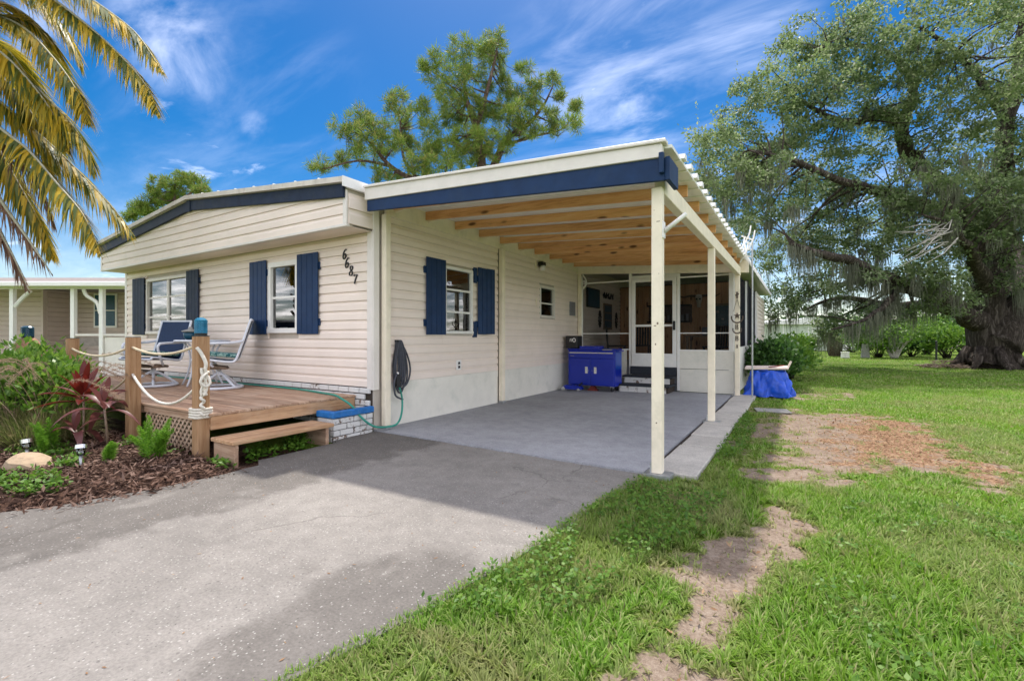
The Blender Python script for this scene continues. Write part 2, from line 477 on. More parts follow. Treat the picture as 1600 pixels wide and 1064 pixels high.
M['palmdead'] = mat_leaf('dry_palm_leaflets', ((0.16, 0.085, 0.06), (0.26, 0.15, 0.10), (0.36, 0.24, 0.16)), 0.3, 0.8, 0.2)
M['rachis'] = paint('palm_rachis', (0.38, 0.36, 0.26), 0.5, 0.15, 10)
M['shrub'] = mat_leaf('bright_shrub_leaves', ((0.07, 0.17, 0.02), (0.14, 0.27, 0.03), (0.24, 0.38, 0.06)), 0.45, 0.4, 0.4)
M['darkshrub'] = mat_leaf('deep_green_leaves', ((0.025, 0.07, 0.016), (0.055, 0.13, 0.026), (0.10, 0.20, 0.042)), 0.4, 0.4, 0.4)
M['fern'] = mat_leaf('foxtail_fern', ((0.10, 0.26, 0.02), (0.17, 0.36, 0.03), (0.26, 0.46, 0.05)), 0.4, 0.5, 0.3)
M['tiplant'] = mat_leaf('red_ti_leaves', ((0.03, 0.006, 0.010), (0.07, 0.010, 0.012), (0.17, 0.020, 0.012), (0.34, 0.045, 0.015)), 0.35, 0.35, 0.5)
M['tipale'] = mat_leaf('faded_ti_leaves', ((0.06, 0.016, 0.02), (0.15, 0.05, 0.05), (0.27, 0.11, 0.09)), 0.35, 0.4, 0.5)
M['fountain'] = mat_leaf('fountain_grass', ((0.16, 0.12, 0.055), (0.11, 0.17, 0.035), (0.22, 0.25, 0.07), (0.42, 0.31, 0.19)), 0.35, 0.6, 0.3)
M['plume'] = mat_leaf('grass_plumes', ((0.34, 0.22, 0.15), (0.46, 0.33, 0.24), (0.55, 0.43, 0.33)), 0.5, 0.9, 0.1)
M['weed'] = mat_leaf('ground_cover_leaves', ((0.06, 0.15, 0.015), (0.10, 0.215, 0.02), (0.16, 0.28, 0.035)), 0.35, 0.5, 0.35)
M['grass'] = mat_leaf('lawn_blades', ((0.085, 0.19, 0.012), (0.145, 0.30, 0.022), (0.225, 0.41, 0.05), (0.44, 0.50, 0.19)), 0.42, 0.5, 0.22, big=(0.9, (0.24, 0.37, 0.035), 0.35), attr=('dry', (0.40, 0.33, 0.18), 0.8))
M['mulchchip'] = mat_leaf('bark_mulch', ((0.030, 0.016, 0.012), (0.075, 0.040, 0.028), (0.14, 0.082, 0.060), (0.24, 0.16, 0.125)), 0.0, 0.9, 0.15)
M['litter'] = mat_leaf('dry_leaf_litter', ((0.18, 0.10, 0.055), (0.30, 0.18, 0.10), (0.40, 0.28, 0.17)), 0.1, 0.9, 0.15)

def mat_bark(name, c0, c1, c2, sc=5.0):
    m, nt, o = new_mat(name)
    t = NT(nt)
    v = t.coord('Object', (1, 1, 0.14), (0, 0.12, 0))
    n = t.noise(v, sc * 1.6, 7, 0.62, 1.1)
    rid = t.math('SUBTRACT', 1.0, t.math('MULTIPLY', t.math('ABSOLUTE', t.math('SUBTRACT', n, 0.5)), 5.0), clamp=True)
    n2 = t.noise(t.coord('Object'), sc * 3, 6, 0.7)
    f = t.math('ADD', t.math('MULTIPLY', t.math('SUBTRACT', 1.0, rid), 0.65), t.math('MULTIPLY', n2, 0.35))
    c = t.ramp(t.rng(f, 0.12, 0.80, 0, 1, False), [(0, c0), (0.5, c1), (1, c2)])
    b = t.bsdf(c, 0.9, 0.12, t.bump(f, 1.0, 0.09))
    nt.links.new(b.outputs[0], o.inputs[0])
    return m
M['oakbark'] = mat_bark('oak_bark', (0.028, 0.021, 0.017), (0.11, 0.088, 0.073), (0.25, 0.21, 0.18), 3.2)
M['pinebark'] = mat_bark('pine_bark', (0.08, 0.05, 0.04), (0.20, 0.14, 0.11), (0.34, 0.27, 0.22))
M['palmbark'] = mat_bark('palm_trunk_bark', (0.06, 0.045, 0.03), (0.17, 0.13, 0.09), (0.28, 0.22, 0.16), 6)

def mat_lawn():
    m, nt, o = new_mat('lawn_and_bare_earth')
    t = NT(nt)
    v = t.coord('World')
    n1 = t.noise(v, 0.7, 5, 0.6)
    n2 = t.noise(v, 9, 6, 0.7)
    n3 = t.noise(v, 60, 4, 0.7)
    g = t.ramp(t.rng(t.math('ADD', t.math('MULTIPLY', n1, 0.5), t.math('MULTIPLY', n3, 0.5)), 0.3, 0.7, 0, 1, False),
               [(0, (0.065, 0.105, 0.012)), (0.5, (0.115, 0.175, 0.02)), (1, (0.18, 0.25, 0.04))])
    a = t.n('ShaderNodeAttribute', attribute_name='dirt')
    br = t.n('ShaderNodeAttribute', attribute_name='brown')
    mu = t.n('ShaderNodeAttribute', attribute_name='mulch')
    sand = t.ramp(t.rng(t.math('ADD', t.math('MULTIPLY', n2, 0.5), t.math('MULTIPLY', n3, 0.5)), 0.3, 0.7, 0, 1, False),
                  [(0, (0.12, 0.083, 0.058)), (0.5, (0.27, 0.205, 0.155)), (1, (0.42, 0.345, 0.28))])
    chips = t.voro(v, 55, 'Color')
    cf = t.sep(chips)
    brn = t.ramp(cf[0], [(0, (0.14, 0.075, 0.045)), (0.5, (0.28, 0.16, 0.09)), (1, (0.40, 0.27, 0.17))])
    e = t.math('ADD', t.rng(t.noise(v, 6, 6, 0.7), 0.25, 0.75, -0.6, 0.6, False), 0.0)
    c = t.mix(t.rng(t.math('ADD', br.outputs['Fac'], e), 0.35, 0.65), sand, brn)
    c = t.mix(t.rng(t.math('ADD', a.outputs['Fac'], t.math('MULTIPLY', e, 0.5)), 0.35, 0.6), g, c)
    c = t.mix(t.rng(t.math('ADD', mu.outputs['Fac'], t.math('MULTIPLY', e, 0.4)), 0.4, 0.6), c, t.ramp(cf[1], [(0, (0.035, 0.02, 0.014)), (1, (0.15, 0.085, 0.06))]))
    b = t.bsdf(c, 0.95, 0.1, t.bump(t.math('ADD', n3, n2), 0.8, 0.02))
    nt.links.new(b.outputs[0], o.inputs[0])
    return m
M['lawn'] = mat_lawn()
def mat_tarp():
    m, nt, o = new_mat('blue_tarpaulin')
    t = NT(nt)
    v = t.coord('World')
    n = t.noise(v, 5, 6, 0.6, 1.2)
    b = t.bsdf(t.scale_col((0.003, 0.075, 0.58), t.rng(n, 0.3, 0.7, 0.8, 1.2)), 0.3, 0.55, t.bump(n, 0.7, 0.05))
    nt.links.new(b.outputs[0], o.inputs[0])
    return m
M['tarp'] = mat_tarp()
def mat_cushion():
    m, nt, o = new_mat('patterned_cushion')
    t = NT(nt)
    v = t.coord('Object')
    c = t.mix(t.rng(t.noise(v, 22, 2, 0.5, 1.0), 0.45, 0.55), (0.02, 0.11, 0.12), (0.30, 0.45, 0.40))
    b = t.bsdf(c, 0.9, 0.2)
    nt.links.new(b.outputs[0], o.inputs[0])
    return m
M['cushion'] = mat_cushion()
M['sling'] = paint('navy_sling_fabric', (0.012, 0.032, 0.085), 0.65, 0.1, 30, bump=0.3, bscale=300)

# ------------------------------------------------------------------ object helpers
OFF = {}
def link(name, me, parent=None, loc=None, rotz=0.0):
    o = bpy.data.objects.new(name, me)
    COL.objects.link(o)
    if parent is not None:
        o.parent = parent
    return o
def thing(name, label, cat, loc=(0, 0, 0), rotz=0.0, group=None):
    o = bpy.data.objects.new(name, None)
    COL.objects.link(o)
    o.empty_display_size = 0.2
    o.location = loc
    o.rotation_euler = (0, 0, rotz)
    OFF[o.name] = Vector(loc)
    tag(o, label, cat, group)
    return o
def tag(o, label=None, cat=None, group=None, kind=None):
    if label: o['label'] = label
    if cat: o['category'] = cat
    if group: o['group'] = group
    if kind: o['kind'] = kind
    return o
class MB:
    def __init__(self):
        self.v = []
        self.f = []
    def add(self, vs, fs):
        b = len(self.v)
        self.v += [tuple(p) for p in vs]
        self.f += [tuple(i + b for i in f) for f in fs]
        return self
    def box(self, x0, x1, y0, y1, z0, z1):
        return self.add([(x0, y0, z0), (x1, y0, z0), (x1, y1, z0), (x0, y1, z0), (x0, y0, z1), (x1, y0, z1), (x1, y1, z1), (x0, y1, z1)],
                        [(0, 3, 2, 1), (4, 5, 6, 7), (0, 1, 5, 4), (1, 2, 6, 5), (2, 3, 7, 6), (3, 0, 4, 7)])
    def hexa(self, p):
        return self.add(p, [(0, 3, 2, 1), (4, 5, 6, 7), (0, 1, 5, 4), (1, 2, 6, 5), (2, 3, 7, 6), (3, 0, 4, 7)])
    def bar(self, p, q, w, h, up=(0, 0, 1)):
        p, q = Vector(p), Vector(q)
        d = (q - p).normalized()
        u = Vector(up)
        s = d.cross(u)
        if s.length < 1e-4:
            s = d.cross(Vector((1, 0, 0)))
        s.normalize()
        u = s.cross(d).normalized()
        a, b = s * w / 2, u * h / 2
        return self.hexa([p - a - b, q - a - b, q + a - b, p + a - b, p - a + b, q - a + b, q + a + b, p + a + b])
    def tube(self, pts, r, n=8, cap=True):
        pts = [Vector(p) for p in pts]
        k = len(pts)
        rr = r if isinstance(r, (list, tuple)) else [r] * k
        base = len(self.v)
        prev = None
        for i, p in enumerate(pts):
            d = (pts[min(i + 1, k - 1)] - pts[max(i - 1, 0)])
            if d.length < 1e-9:
                d = Vector((0, 0, 1))
            d.normalize()
            if prev is None:
                a = d.cross(Vector((0, 0, 1)))
                if a.length < 1e-3:
                    a = d.cross(Vector((1, 0, 0)))
            else:
                a = prev - d * prev.dot(d)
                if a.length < 1e-4:
                    a = d.cross(Vector((0.3, 1, 0.2)))
            a.normalize()
            prev = a
            b = d.cross(a)
            for j in range(n):
                t = 2 * PI * j / n
                self.v.append(tuple(p + (a * math.cos(t) + b * math.sin(t)) * rr[i]))
        for i in range(k - 1):
            for j in range(n):
                j2 = (j + 1) % n
                self.f.append((base + i * n + j, base + i * n + j2, base + (i + 1) * n + j2, base + (i + 1) * n + j))
        if cap:
            self.f.append(tuple(base + j for j in reversed(range(n))))
            self.f.append(tuple(base + (k - 1) * n + j for j in range(n)))
        return self
    def lathe(self, prof, c=(0, 0, 0), n=20):
        base = len(self.v)
        for r, z in prof:
            for j in range(n):
                t = 2 * PI * j / n
                self.v.append((c[0] + r * math.cos(t), c[1] + r * math.sin(t), c[2] + z))
        for i in range(len(prof) - 1):
            for j in range(n):
                j2 = (j + 1) % n
                self.f.append((base + i * n + j, base + i * n + j2, base + (i + 1) * n + j2, base + (i + 1) * n + j))
        self.f.append(tuple(base + j for j in reversed(range(n))))
        self.f.append(tuple(base + (len(prof) - 1) * n + j for j in range(n)))
        return self
    def prism(self, poly, a, b, axis='y'):
        """poly of 2-D points extruded from a to b along axis"""
        k = len(poly)
        def P(p, t):
            return {'y': (p[0], t, p[1]), 'x': (t, p[0], p[1]), 'z': (p[0], p[1], t)}[axis]
        vs = [P(p, a) for p in poly] + [P(p, b) for p in poly]
        fs = [tuple(range(k)), tuple(reversed(range(k, 2 * k)))]
        fs += [(i, k + i, k + (i + 1) % k, (i + 1) % k) for i in range(k)]
        return self.add(vs, fs)
    def mesh(self, name, off=(0, 0, 0)):
        me = bpy.data.meshes.new(name)
        o = Vector(off)
        me.from_pydata([tuple(Vector(p) - o) for p in self.v], [], self.f)
        bm = bmesh.new()
        bm.from_mesh(me)
        bmesh.ops.recalc_face_normals(bm, faces=bm.faces)
        bm.to_mesh(me)
        bm.free()
        return me
    def build(self, name, mat, parent=None, local=False, smooth=False, bevel=0.0, loc=None, kind=None):
        """world coordinates by default; parents made with world coordinates share their thing's origin"""
        if local:
            off = Vector((0, 0, 0))
        elif parent is not None:
            off = OFF.get(parent.name, Vector((0, 0, 0)))
        else:
            if loc is None:
                a = np.array(self.v)
                loc = ((a[:, 0].min() + a[:, 0].max()) / 2, (a[:, 1].min() + a[:, 1].max()) / 2, a[:, 2].min())
            off = Vector(loc)
        me = self.mesh(name, off)
        me.materials.append(M[mat] if isinstance(mat, str) else mat)
        o = link(name, me, parent)
        if parent is None:
            o.location = off
        OFF[o.name] = off
        if smooth:
            me.shade_smooth()
        if bevel:
            b = o.modifiers.new('bevel', 'BEVEL')
            b.width = bevel
            b.segments = 1
            b.limit_method = 'ANGLE'
        if kind:
            o['kind'] = kind
        return o
def copy_mesh(o, name, loc, rot=(0, 0, 0), parent=None, scale=None):
    c = o.copy()
    c.name = name
    COL.objects.link(c)
    if parent is not None:
        c.parent = parent
    c.location = loc
    c.rotation_euler = rot
    if scale:
        c.scale = scale
    return c
def copy_tree(o, parent=None):
    c = o.copy()
    COL.objects.link(c)
    if parent is not None:
        c.parent = parent
    for ch in list(o.children):
        copy_tree(ch, c)
    return c
def mesh_np(name, verts, faces, mat, parent=None, off=(0, 0, 0), smooth=False, attrs=None, loc=None):
    """verts (n,3) array, faces (m,k) array, all faces of one size"""
    verts = np.asarray(verts, dtype=np.float32)
    faces = np.asarray(faces, dtype=np.int32)
    if parent is not None:
        off = OFF.get(parent.name, Vector(off))
    elif loc is not None:
        off = Vector(loc)
    verts = verts - np.array(off, dtype=np.float32)
    me = bpy.data.meshes.new(name)
    k = faces.shape[1]
    me.vertices.add(len(verts))
    me.vertices.foreach_set('co', verts.ravel())
    me.loops.add(faces.size)
    me.loops.foreach_set('vertex_index', faces.ravel())
    me.polygons.add(len(faces))
    me.polygons.foreach_set('loop_start', np.arange(0, faces.size, k, dtype=np.int32))
    me.polygons.foreach_set('loop_total', np.full(len(faces), k, dtype=np.int32))
    me.update(calc_edges=True)
    if attrs:
        for an, av in attrs.items():
            at = me.attributes.new(an, 'FLOAT', 'POINT')
            at.data.foreach_set('value', np.asarray(av, dtype=np.float32))
    me.materials.append(M[mat] if isinstance(mat, str) else mat)
    if smooth:
        me.shade_smooth()
    o = link(name, me, parent)
    if parent is None:
        o.location = off
    return o
def catenary(a, b, sag, n=14):
    a, b = Vector(a), Vector(b)
    return [a.lerp(b, i / n) - Vector((0, 0, sag * 4 * (i / n) * (1 - i / n))) for i in range(n + 1)]
def smooth_path(pts, n=6):
    """Catmull-Rom through the points"""
    p = [Vector(q) for q in pts]
    p = [p[0] * 2 - p[1]] + p + [p[-1] * 2 - p[-2]]
    r = []
    for i in range(1, len(p) - 2):
        for k in range(n):
            t = k / n
            a, b, c, d = p[i - 1], p[i], p[i + 1], p[i + 2]
            r.append(0.5 * ((2 * b) + (c - a) * t + (2 * a - 5 * b + 4 * c - d) * t * t + (3 * b - a - 3 * c + d) * t ** 3))
    r.append(p[-2])
    return r
def vnoise(x, y, scale, seed=0):
    """smooth value noise on arrays, about 0..1"""
    x = np.asarray(x) * scale
    y = np.asarray(y) * scale
    xi = np.floor(x).astype(np.int64)
    yi = np.floor(y).astype(np.int64)
    fx = x - xi
    fy = y - yi
    fx = fx * fx * (3 - 2 * fx)
    fy = fy * fy * (3 - 2 * fy)
    def h(a, b):
        n = (a * 374761393 + b * 668265263 + seed * 974711) & 0x7fffffff
        n = ((n ^ (n >> 13)) * 1274126177) & 0x7fffffff
        return ((n ^ (n >> 16)) & 0xffff) / 65535.0
    return (h(xi, yi) * (1 - fx) + h(xi + 1, yi) * fx) * (1 - fy) + (h(xi, yi + 1) * (1 - fx) + h(xi + 1, yi + 1) * fx) * fy
def poly_sd(x, y, poly):
    """signed distance to a polygon, positive inside"""
    x = np.asarray(x, float)
    y = np.asarray(y, float)
    d = np.full(x.shape, 1e9)
    inside = np.zeros(x.shape, bool)
    n = len(poly)
    for i in range(n):
        x0, y0 = poly[i]
        x1, y1 = poly[(i + 1) % n]
        ex, ey = x1 - x0, y1 - y0
        t = np.clip(((x - x0) * ex + (y - y0) * ey) / (ex * ex + ey * ey + 1e-12), 0, 1)
        d = np.minimum(d, np.hypot(x - x0 - t * ex, y - y0 - t * ey))
        c = ((y0 > y) != (y1 > y)) & (x < (x1 - x0) * (y - y0) / (y1 - y0 + 1e-12) + x0)
        inside ^= c
    return np.where(inside, d, -d)
# ------------------------------------------------------------------ ground masks (metres)
MAIN = [(-0.191, 8.588), (0.752, 9.55), (1.485, 8.633), (1.62, 7.274), (1.55, 5.626), (1.36, 5.35), (1.097, 5.61), (0.524, 5.431), (0.015, 4.877), (-0.136, 4.628), (-0.231, 5.796)]
BROWN = [(0.45, 7.9), (0.95, 9.3), (1.5, 8.6), (1.62, 6.854), (1.5, 5.5), (0.942, 5.8), (0.429, 5.6)]
PATHS = [[(-0.12, 3.85), (0.04, 3.60), (0.0, 3.137), (-0.10, 2.731), (-0.14, 2.414), (-0.22, 2.203), (-0.26, 1.718), (-0.26, 1.2), (-0.54, 1.2), (-0.53, 2.0), (-0.50, 2.25), (-0.62, 2.49), (-0.42, 2.95)],
         [(-0.144, 11.9), (0.939, 12.6), (0.894, 11.36), (-0.022, 10.799)],
         [(-0.88, 3.88), (-0.70, 4.10), (-0.62, 3.85), (-0.80, 3.74)],
         [(-0.70, 7.9), (-0.199, 8.968), (-0.10, 6.229), (-0.66, 5.852)],
         [(-0.7, 9.2), (-0.1, 9.6), (0.1, 9.0), (-0.6, 8.6)]]
BED = [(-4.15, 2.62), (-4.12, 2.05), (-4.20, 1.6), (-4.34, 1.1), (-4.60, 0.6), (-5.05, 0.05), (-9.5, -0.2), (-12.6, 1.0), (-12.6, 3.0), (-9.0, 2.9), (-4.9, 2.9), (-4.3, 3.6)]
DRIVE = [(-4.62, 4.18), (-1.13, 4.10), (-1.22, 3.2), (-1.29, 2.3), (-1.40, 1.5), (-1.62, 0.6), (-2.2, -0.9), (-4.2, -5.0), (-8.5, -5.0), (-7.0, -2.0), (-5.4, -0.1), (-4.80, 0.68), (-4.52, 1.1), (-4.37, 1.6), (-4.30, 2.05), (-4.32, 2.5), (-4.50, 2.6), (-4.50, 3.5), (-4.60, 3.56)]
BEDLIFT = [(-4.38, 2.36), (-4.36, 2.05), (-4.44, 1.6), (-4.58, 1.1), (-4.84, 0.7), (-5.28, 0.2), (-9.5, -0.2), (-12.6, 1.0), (-12.6, 3.0), (-9.0, 2.36)]
def lift_mask(x, y):
    return np.clip(poly_sd(x, y, BEDLIFT) / 0.12, 0, 1)
def dirt_mask(x, y):
    m = 0.5 + poly_sd(x, y, MAIN) / 0.75
    for i, p in enumerate(PATHS):
        amp = (0.95, 0.5, 0.9, 0.55, 0.5)[i]
        m = np.maximum(m, np.minimum(amp, 0.5 + poly_sd(x, y, p) / 0.24))
    m = np.clip(m, 0, 1)
    w = (vnoise(x, y, 3.1, 1) - 0.5) * 0.9 + (vnoise(x, y, 8.3, 2) - 0.5) * 0.9 + (vnoise(x, y, 19.0, 3) - 0.5) * 0.5
    return np.clip(m + w * (m > 0.02), 0, 1)
def brown_mask(x, y):
    return np.clip(0.5 + poly_sd(x, y, BROWN) / 1.1 + (vnoise(x, y, 4.0, 8) - 0.5) * 0.5, 0, 1)
def mulch_mask(x, y):
    return np.clip(0.5 + poly_sd(x, y, BED) / 0.2, 0, 1)

def axis(near0, near1, step, lo, hi):
    a = list(np.arange(near0, near1, step))
    s, v = step, near1
    while v < hi:
        a.append(v); s *= 1.45; v += s
    a.append(hi)
    s, v, b = step, near0 - step, []
    while v > lo:
        b.append(v); s *= 1.45; v -= s
    b.append(lo)
    return np.array(b[::-1] + a)
gx = axis(-6.6, 3.0, 0.075, -400, 400)
gy = axis(0.0, 13.0, 0.075, -300, 700)
X, Y = np.meshgrid(gx, gy, indexing='ij')
Z = np.full(X.shape, -0.03)
near = (np.abs(X) < 14) & (Y > -3) & (Y < 26)
Z = Z + np.where(near, (vnoise(X, Y, 1.3, 5) - 0.5) * 0.02, 0)
bedm = mulch_mask(X, Y)
Z = Z + lift_mask(X, Y) * (0.055 + 0.05 * vnoise(X, Y, 1.7, 6))
dm = np.where(near, dirt_mask(X, Y), 0)
Z = Z - dm * 0.012
nx, ny = X.shape
vv = np.stack([X.ravel(), Y.ravel(), Z.ravel()], 1)
ii = np.arange(nx * ny).reshape(nx, ny)
ff = np.stack([ii[:-1, :-1].ravel(), ii[1:, :-1].ravel(), ii[1:, 1:].ravel(), ii[:-1, 1:].ravel()], 1)
ground = mesh_np('lawn_ground', vv, ff, 'lawn', smooth=True, attrs={'dirt': dm.ravel(), 'brown': np.where(near, brown_mask(X, Y), 0).ravel(), 'mulch': bedm.ravel()})
tag(ground, kind='structure')

# ------------------------------------------------------------------ driveway, carport slab, pavers
def sheet(name, poly, z0, z1, mat):
    mb = MB()
    mb.prism(poly, z0, z1, 'z')
    o = mb.build(name, mat, loc=(poly[0][0], poly[0][1], z0))
    return tag(o, kind='structure')
def rough_edge(poly, seg, amp):
    r = []
    n = len(poly)
    for i in range(n):
        a, b = Vector(poly[i]), Vector(poly[(i + 1) % n])
        k = max(1, int((b - a).length / seg))
        d = (b - a)
        nn = Vector((-d.y, d.x)).normalized() if d.length else Vector((0, 0))
        for j in range(k):
            p = a + d * j / k
            r.append(tuple(p + nn * (random.uniform(-amp, amp) if j else 0)))
    return r
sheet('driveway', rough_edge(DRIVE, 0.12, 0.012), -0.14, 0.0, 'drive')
sheet('carport_slab', [(-4.66, 4.20), (-1.16, 4.12), (-1.16, 10.62), (-4.66, 10.62)], -0.14, 0.012, 'carfloor')
sheet('slab_joint', [(-4.66, 4.15), (-1.10, 4.06), (-1.08, 4.2), (-1.08, 10.6), (-1.2, 10.6), (-1.2, 4.25), (-4.66, 4.25)], -0.15, -0.012, 'soil')
pv = thing('paver_strip', 'strip of large pale concrete pavers along the carport slab', 'paver strip', (-0.92, 7.2, 0))
yy = 4.22
k = 0
while yy < 10.3:
    L = 0.585
    mb = MB()
    dx = random.uniform(-0.012, 0.012)
    mb.box(-1.115 + dx, -0.735 + dx, yy, yy + L, -0.10, 0.016 + random.uniform(-0.006, 0.006))
    mb.build('paver', 'paver', pv, bevel=0.008)
    yy += L + 0.012

# ------------------------------------------------------------------ wall helpers
BOARD = {}
def lap_board(L, h=0.125):
    key = (round(L, 3), h)
    if key not in BOARD:
        prof = [(0.0, 0.0), (-0.024, 0.0), (-0.022, h * 0.60), (-0.006, h * 0.78), (-0.004, h - 0.004), (0.0, h - 0.004)]
        mb = MB()
        mb.prism(prof, 0, L, 'x')
        me = mb.mesh('siding_board')
        BOARD[key] = me
    return BOARD[key]
def siding(parent, wall_loc, rotz, a0, a1, z0, z1, holes, mat, h=0.125):
    """dutch lap courses along a wall; wall-local x runs along the wall, -y is outward"""
    base = OFF[parent.name]
    n = int(round((z1 - z0) / h))
    hh = (z1 - z0) / n
    ca, sa = math.cos(rotz), math.sin(rotz)
    for i in range(n):
        zb, zt = z0 + i * hh, z0 + (i + 1) * hh
        iv = [(a0, a1)]
        for (b0, b1, y0, y1) in holes:
            if min(zt, y1) - max(zb, y0) > 0.35 * hh:
                nv = []
                for (s, e) in iv:
                    if b1 <= s or b0 >= e:
                        nv.append((s, e))
                    else:
                        if b0 - s > 0.01: nv.append((s, b0))
                        if e - b1 > 0.01: nv.append((b1, e))
                iv = nv
        iv2 = []
        for (s, e) in iv:
            if e - s > 2.2 and i % 2 == 0:
                j = s + (e - s) * random.uniform(0.3, 0.7)
                iv2 += [(s, j), (j + 0.003, e)]
            else:
                iv2.append((s, e))
        for (s, e) in iv2:
            me = lap_board(e - s, round(hh, 4))
            if not me.materials:
                me.materials.append(M[mat])
            o = link('siding_board', me, parent)
            o.location = Vector((wall_loc[0] + ca * s, wall_loc[1] + sa * s, zb)) - base
            o.rotation_euler = (0, 0, rotz)
def wall_pieces(mb_fn, a0, a1, z0, z1, holes):
    """rectangles of a wall left round its openings"""
    xs = sorted({a0, a1} | {v for h in holes for v in h[:2]})
    zs = sorted({z0, z1} | {v for h in holes for v in h[2:]})
    for i in range(len(xs) - 1):
        for j in range(len(zs) - 1):
            cx, cz = (xs[i] + xs[i + 1]) / 2, (zs[j] + zs[j + 1]) / 2
            if any(h[0] < cx < h[1] and h[2] < cz < h[3] for h in holes):
                continue
            mb_fn(xs[i], xs[i + 1], zs[j], zs[j + 1])
def on_wall(o, parent, wall_loc, rotz):
    o.location = Vector((wall_loc[0], wall_loc[1], 0)) - OFF[parent.name]
    o.rotation_euler = (0, 0, rotz)
    return o
def curtain_mesh(x0, x1, z0, z1, y, waves, amp=0.025):
    n = waves * 6
    mb = MB()
    pts = [(x0 + (x1 - x0) * i / n, y + amp * math.sin(2 * PI * waves * i / n)) for i in range(n + 1)]
    for i in range(n):
        (xa, ya), (xb, yb) = pts[i], pts[i + 1]
        mb.add([(xa, ya, z0), (xb, yb, z0), (xb, yb, z1), (xa, ya, z1)], [(0, 1, 2, 3)])
    return mb
def window(parent, wall_loc, rotz, a0, a1, z0, z1, rails, mullions=(), curtains=(), trim=0.05, proud=0.035, fm='white', depth=0.9, label=None):
    """a framed opening with sash bars, a pane per light, a dim room behind and curtains"""
    mb = MB()
    t = trim
    p = -proud
    mb.box(a0, a1, p, 0.05, z1 - t, z1).box(a0, a1, p - 0.012, 0.05, z0, z0 + t).box(a0, a0 + t, p, 0.05, z0 + t, z1 - t).box(a1 - t, a1, p, 0.05, z0 + t, z1 - t)
    w = mb.build('window', fm, parent, local=True, bevel=0.004)
    on_wall(w, parent, wall_loc, rotz)
    if label: w['label'] = label
    ix0, ix1, iz0, iz1 = a0 + t, a1 - t, z0 + t, z1 - t
    xs = [ix0] + list(mullions) + [ix1]
    zs = [iz0] + list(rails) + [iz1]
    s = MB()
    for r in rails:
        for i in range(len(xs) - 1):
            s.box(xs[i] + 0.002, xs[i + 1] - 0.002, 0.0, 0.03, r - 0.016, r + 0.016)
    for m_ in mullions:
        s.box(m_ - 0.035, m_ + 0.035, -0.012, 0.035, iz0, iz1)
    if s.v:
        s.build('sash_bar', fm, w, local=True)
    for i in range(len(xs) - 1):
        for j in range(len(zs) - 1):
            MB().box(xs[i] + 0.004, xs[i + 1] - 0.004, 0.012, 0.018, zs[j] + 0.012, zs[j + 1] - 0.012).build('pane', 'glass', w, local=True)
    r = MB()
    e = 0.002
    r.add([(a0 + e, 0.055, z0 + e), (a1 - e, 0.055, z0 + e), (a1 - e, 0.055, z1 - e), (a0 + e, 0.055, z1 - e),
           (a0 - .25, depth, z0 - .3), (a1 + .25, depth, z0 - .3), (a1 + .25, depth, z1 + .15), (a0 - .25, depth, z1 + .15)],
          [(4, 5, 6, 7), (0, 1, 5, 4), (1, 2, 6, 5), (2, 3, 7, 6), (3, 0, 4, 7)])
    r.build('room', 'dark', w, local=True)
    for (c0, c1, nw) in curtains:
        curtain_mesh(c0, c1, iz0 - 0.02, iz1, 0.14, nw).build('curtain', 'curtain', w, local=True, smooth=True)
    return w
def shutter(parent, wall_loc, rotz, a0, a1, z0, z1, mat, hinge_right=True, swing=0.0, gap=0.025):
    """four vertical planks on two battens"""
    t = MB()
    for z in (z0 + 0.17, z1 - 0.19):
        t.box(a0 - (-0.01 if hinge_right else 0.03), a1 + (0.016 if hinge_right else -0.01), -0.040 - 0.001, -0.020, z - 0.05, z + 0.05)
    s = t.build('shutter', mat, parent, local=True)
    on_wall(s, parent, wall_loc, rotz)
    n = 4
    w = (a1 - a0) / n
    for i in range(n):
        b = MB()
        dz = random.uniform(-0.003, 0.003)
        b.box(a0 + i * w + 0.003, a0 + (i + 1) * w - 0.003, -0.060, -0.041, z0 + dz, z1 + dz)
        b.build('plank', mat, s, local=True, bevel=0.005)
    if swing:
        piv = Vector((a0, -0.03, 0))
        R_ = Matrix.Rotation(swing, 4, 'Z')
        base = s.matrix_basis.copy()
        s.matrix_basis = base @ Matrix.Translation(piv) @ R_ @ Matrix.Translation(-piv)
    return s

# ------------------------------------------------------------------ the house
XL, XR, YF, YB = -12.2, -4.66, 4.2, 22.0
ZS, ZE, ZR = 2.56, 3.05, 3.42          # soffit, eave and ridge
XRIDGE = (XL + XR) / 2
house = thing('mobile_home', 'cream clapboard single-storey home with navy shutters and house number', 'house', (-8.43, 4.2, 0))
FW = (0.0, YF)          # front wall frame: local x = world x
front_holes = [(-11.187, -9.482, 1.262, 2.365), (-6.965, -6.20, 1.262, 2.338)]
mb = MB()
wall_pieces(lambda x0, x1, z0, z1: mb.box(x0, x1, YF + 0.001, YF + 0.10, z0, z1), XL, XR, 0.0, 2.9, front_holes)
front = mb.build('front_wall', 'gap', house)
siding(front, FW, 0.0, XL + 0.09, XR - 0.09, 0.555, ZS, [(h[0], h[1], h[2], h[3]) for h in front_holes], 'siding')
tr = MB()
tr.box(XR - 0.09, XR + 0.004, YF - 0.032, YF, 0.52, ZS).box(XR + 0.0041, XR + 0.028, YF - 0.028, YF + 0.07, 0.52, ZS + 0.3)
tr.build('corner_trim', 'trim', house, bevel=0.004)
MB().box(XL - 0.01, XL + 0.09, YF - 0.028, YF, 0.0, ZS).build('corner_trim', 'trim', house, bevel=0.004)

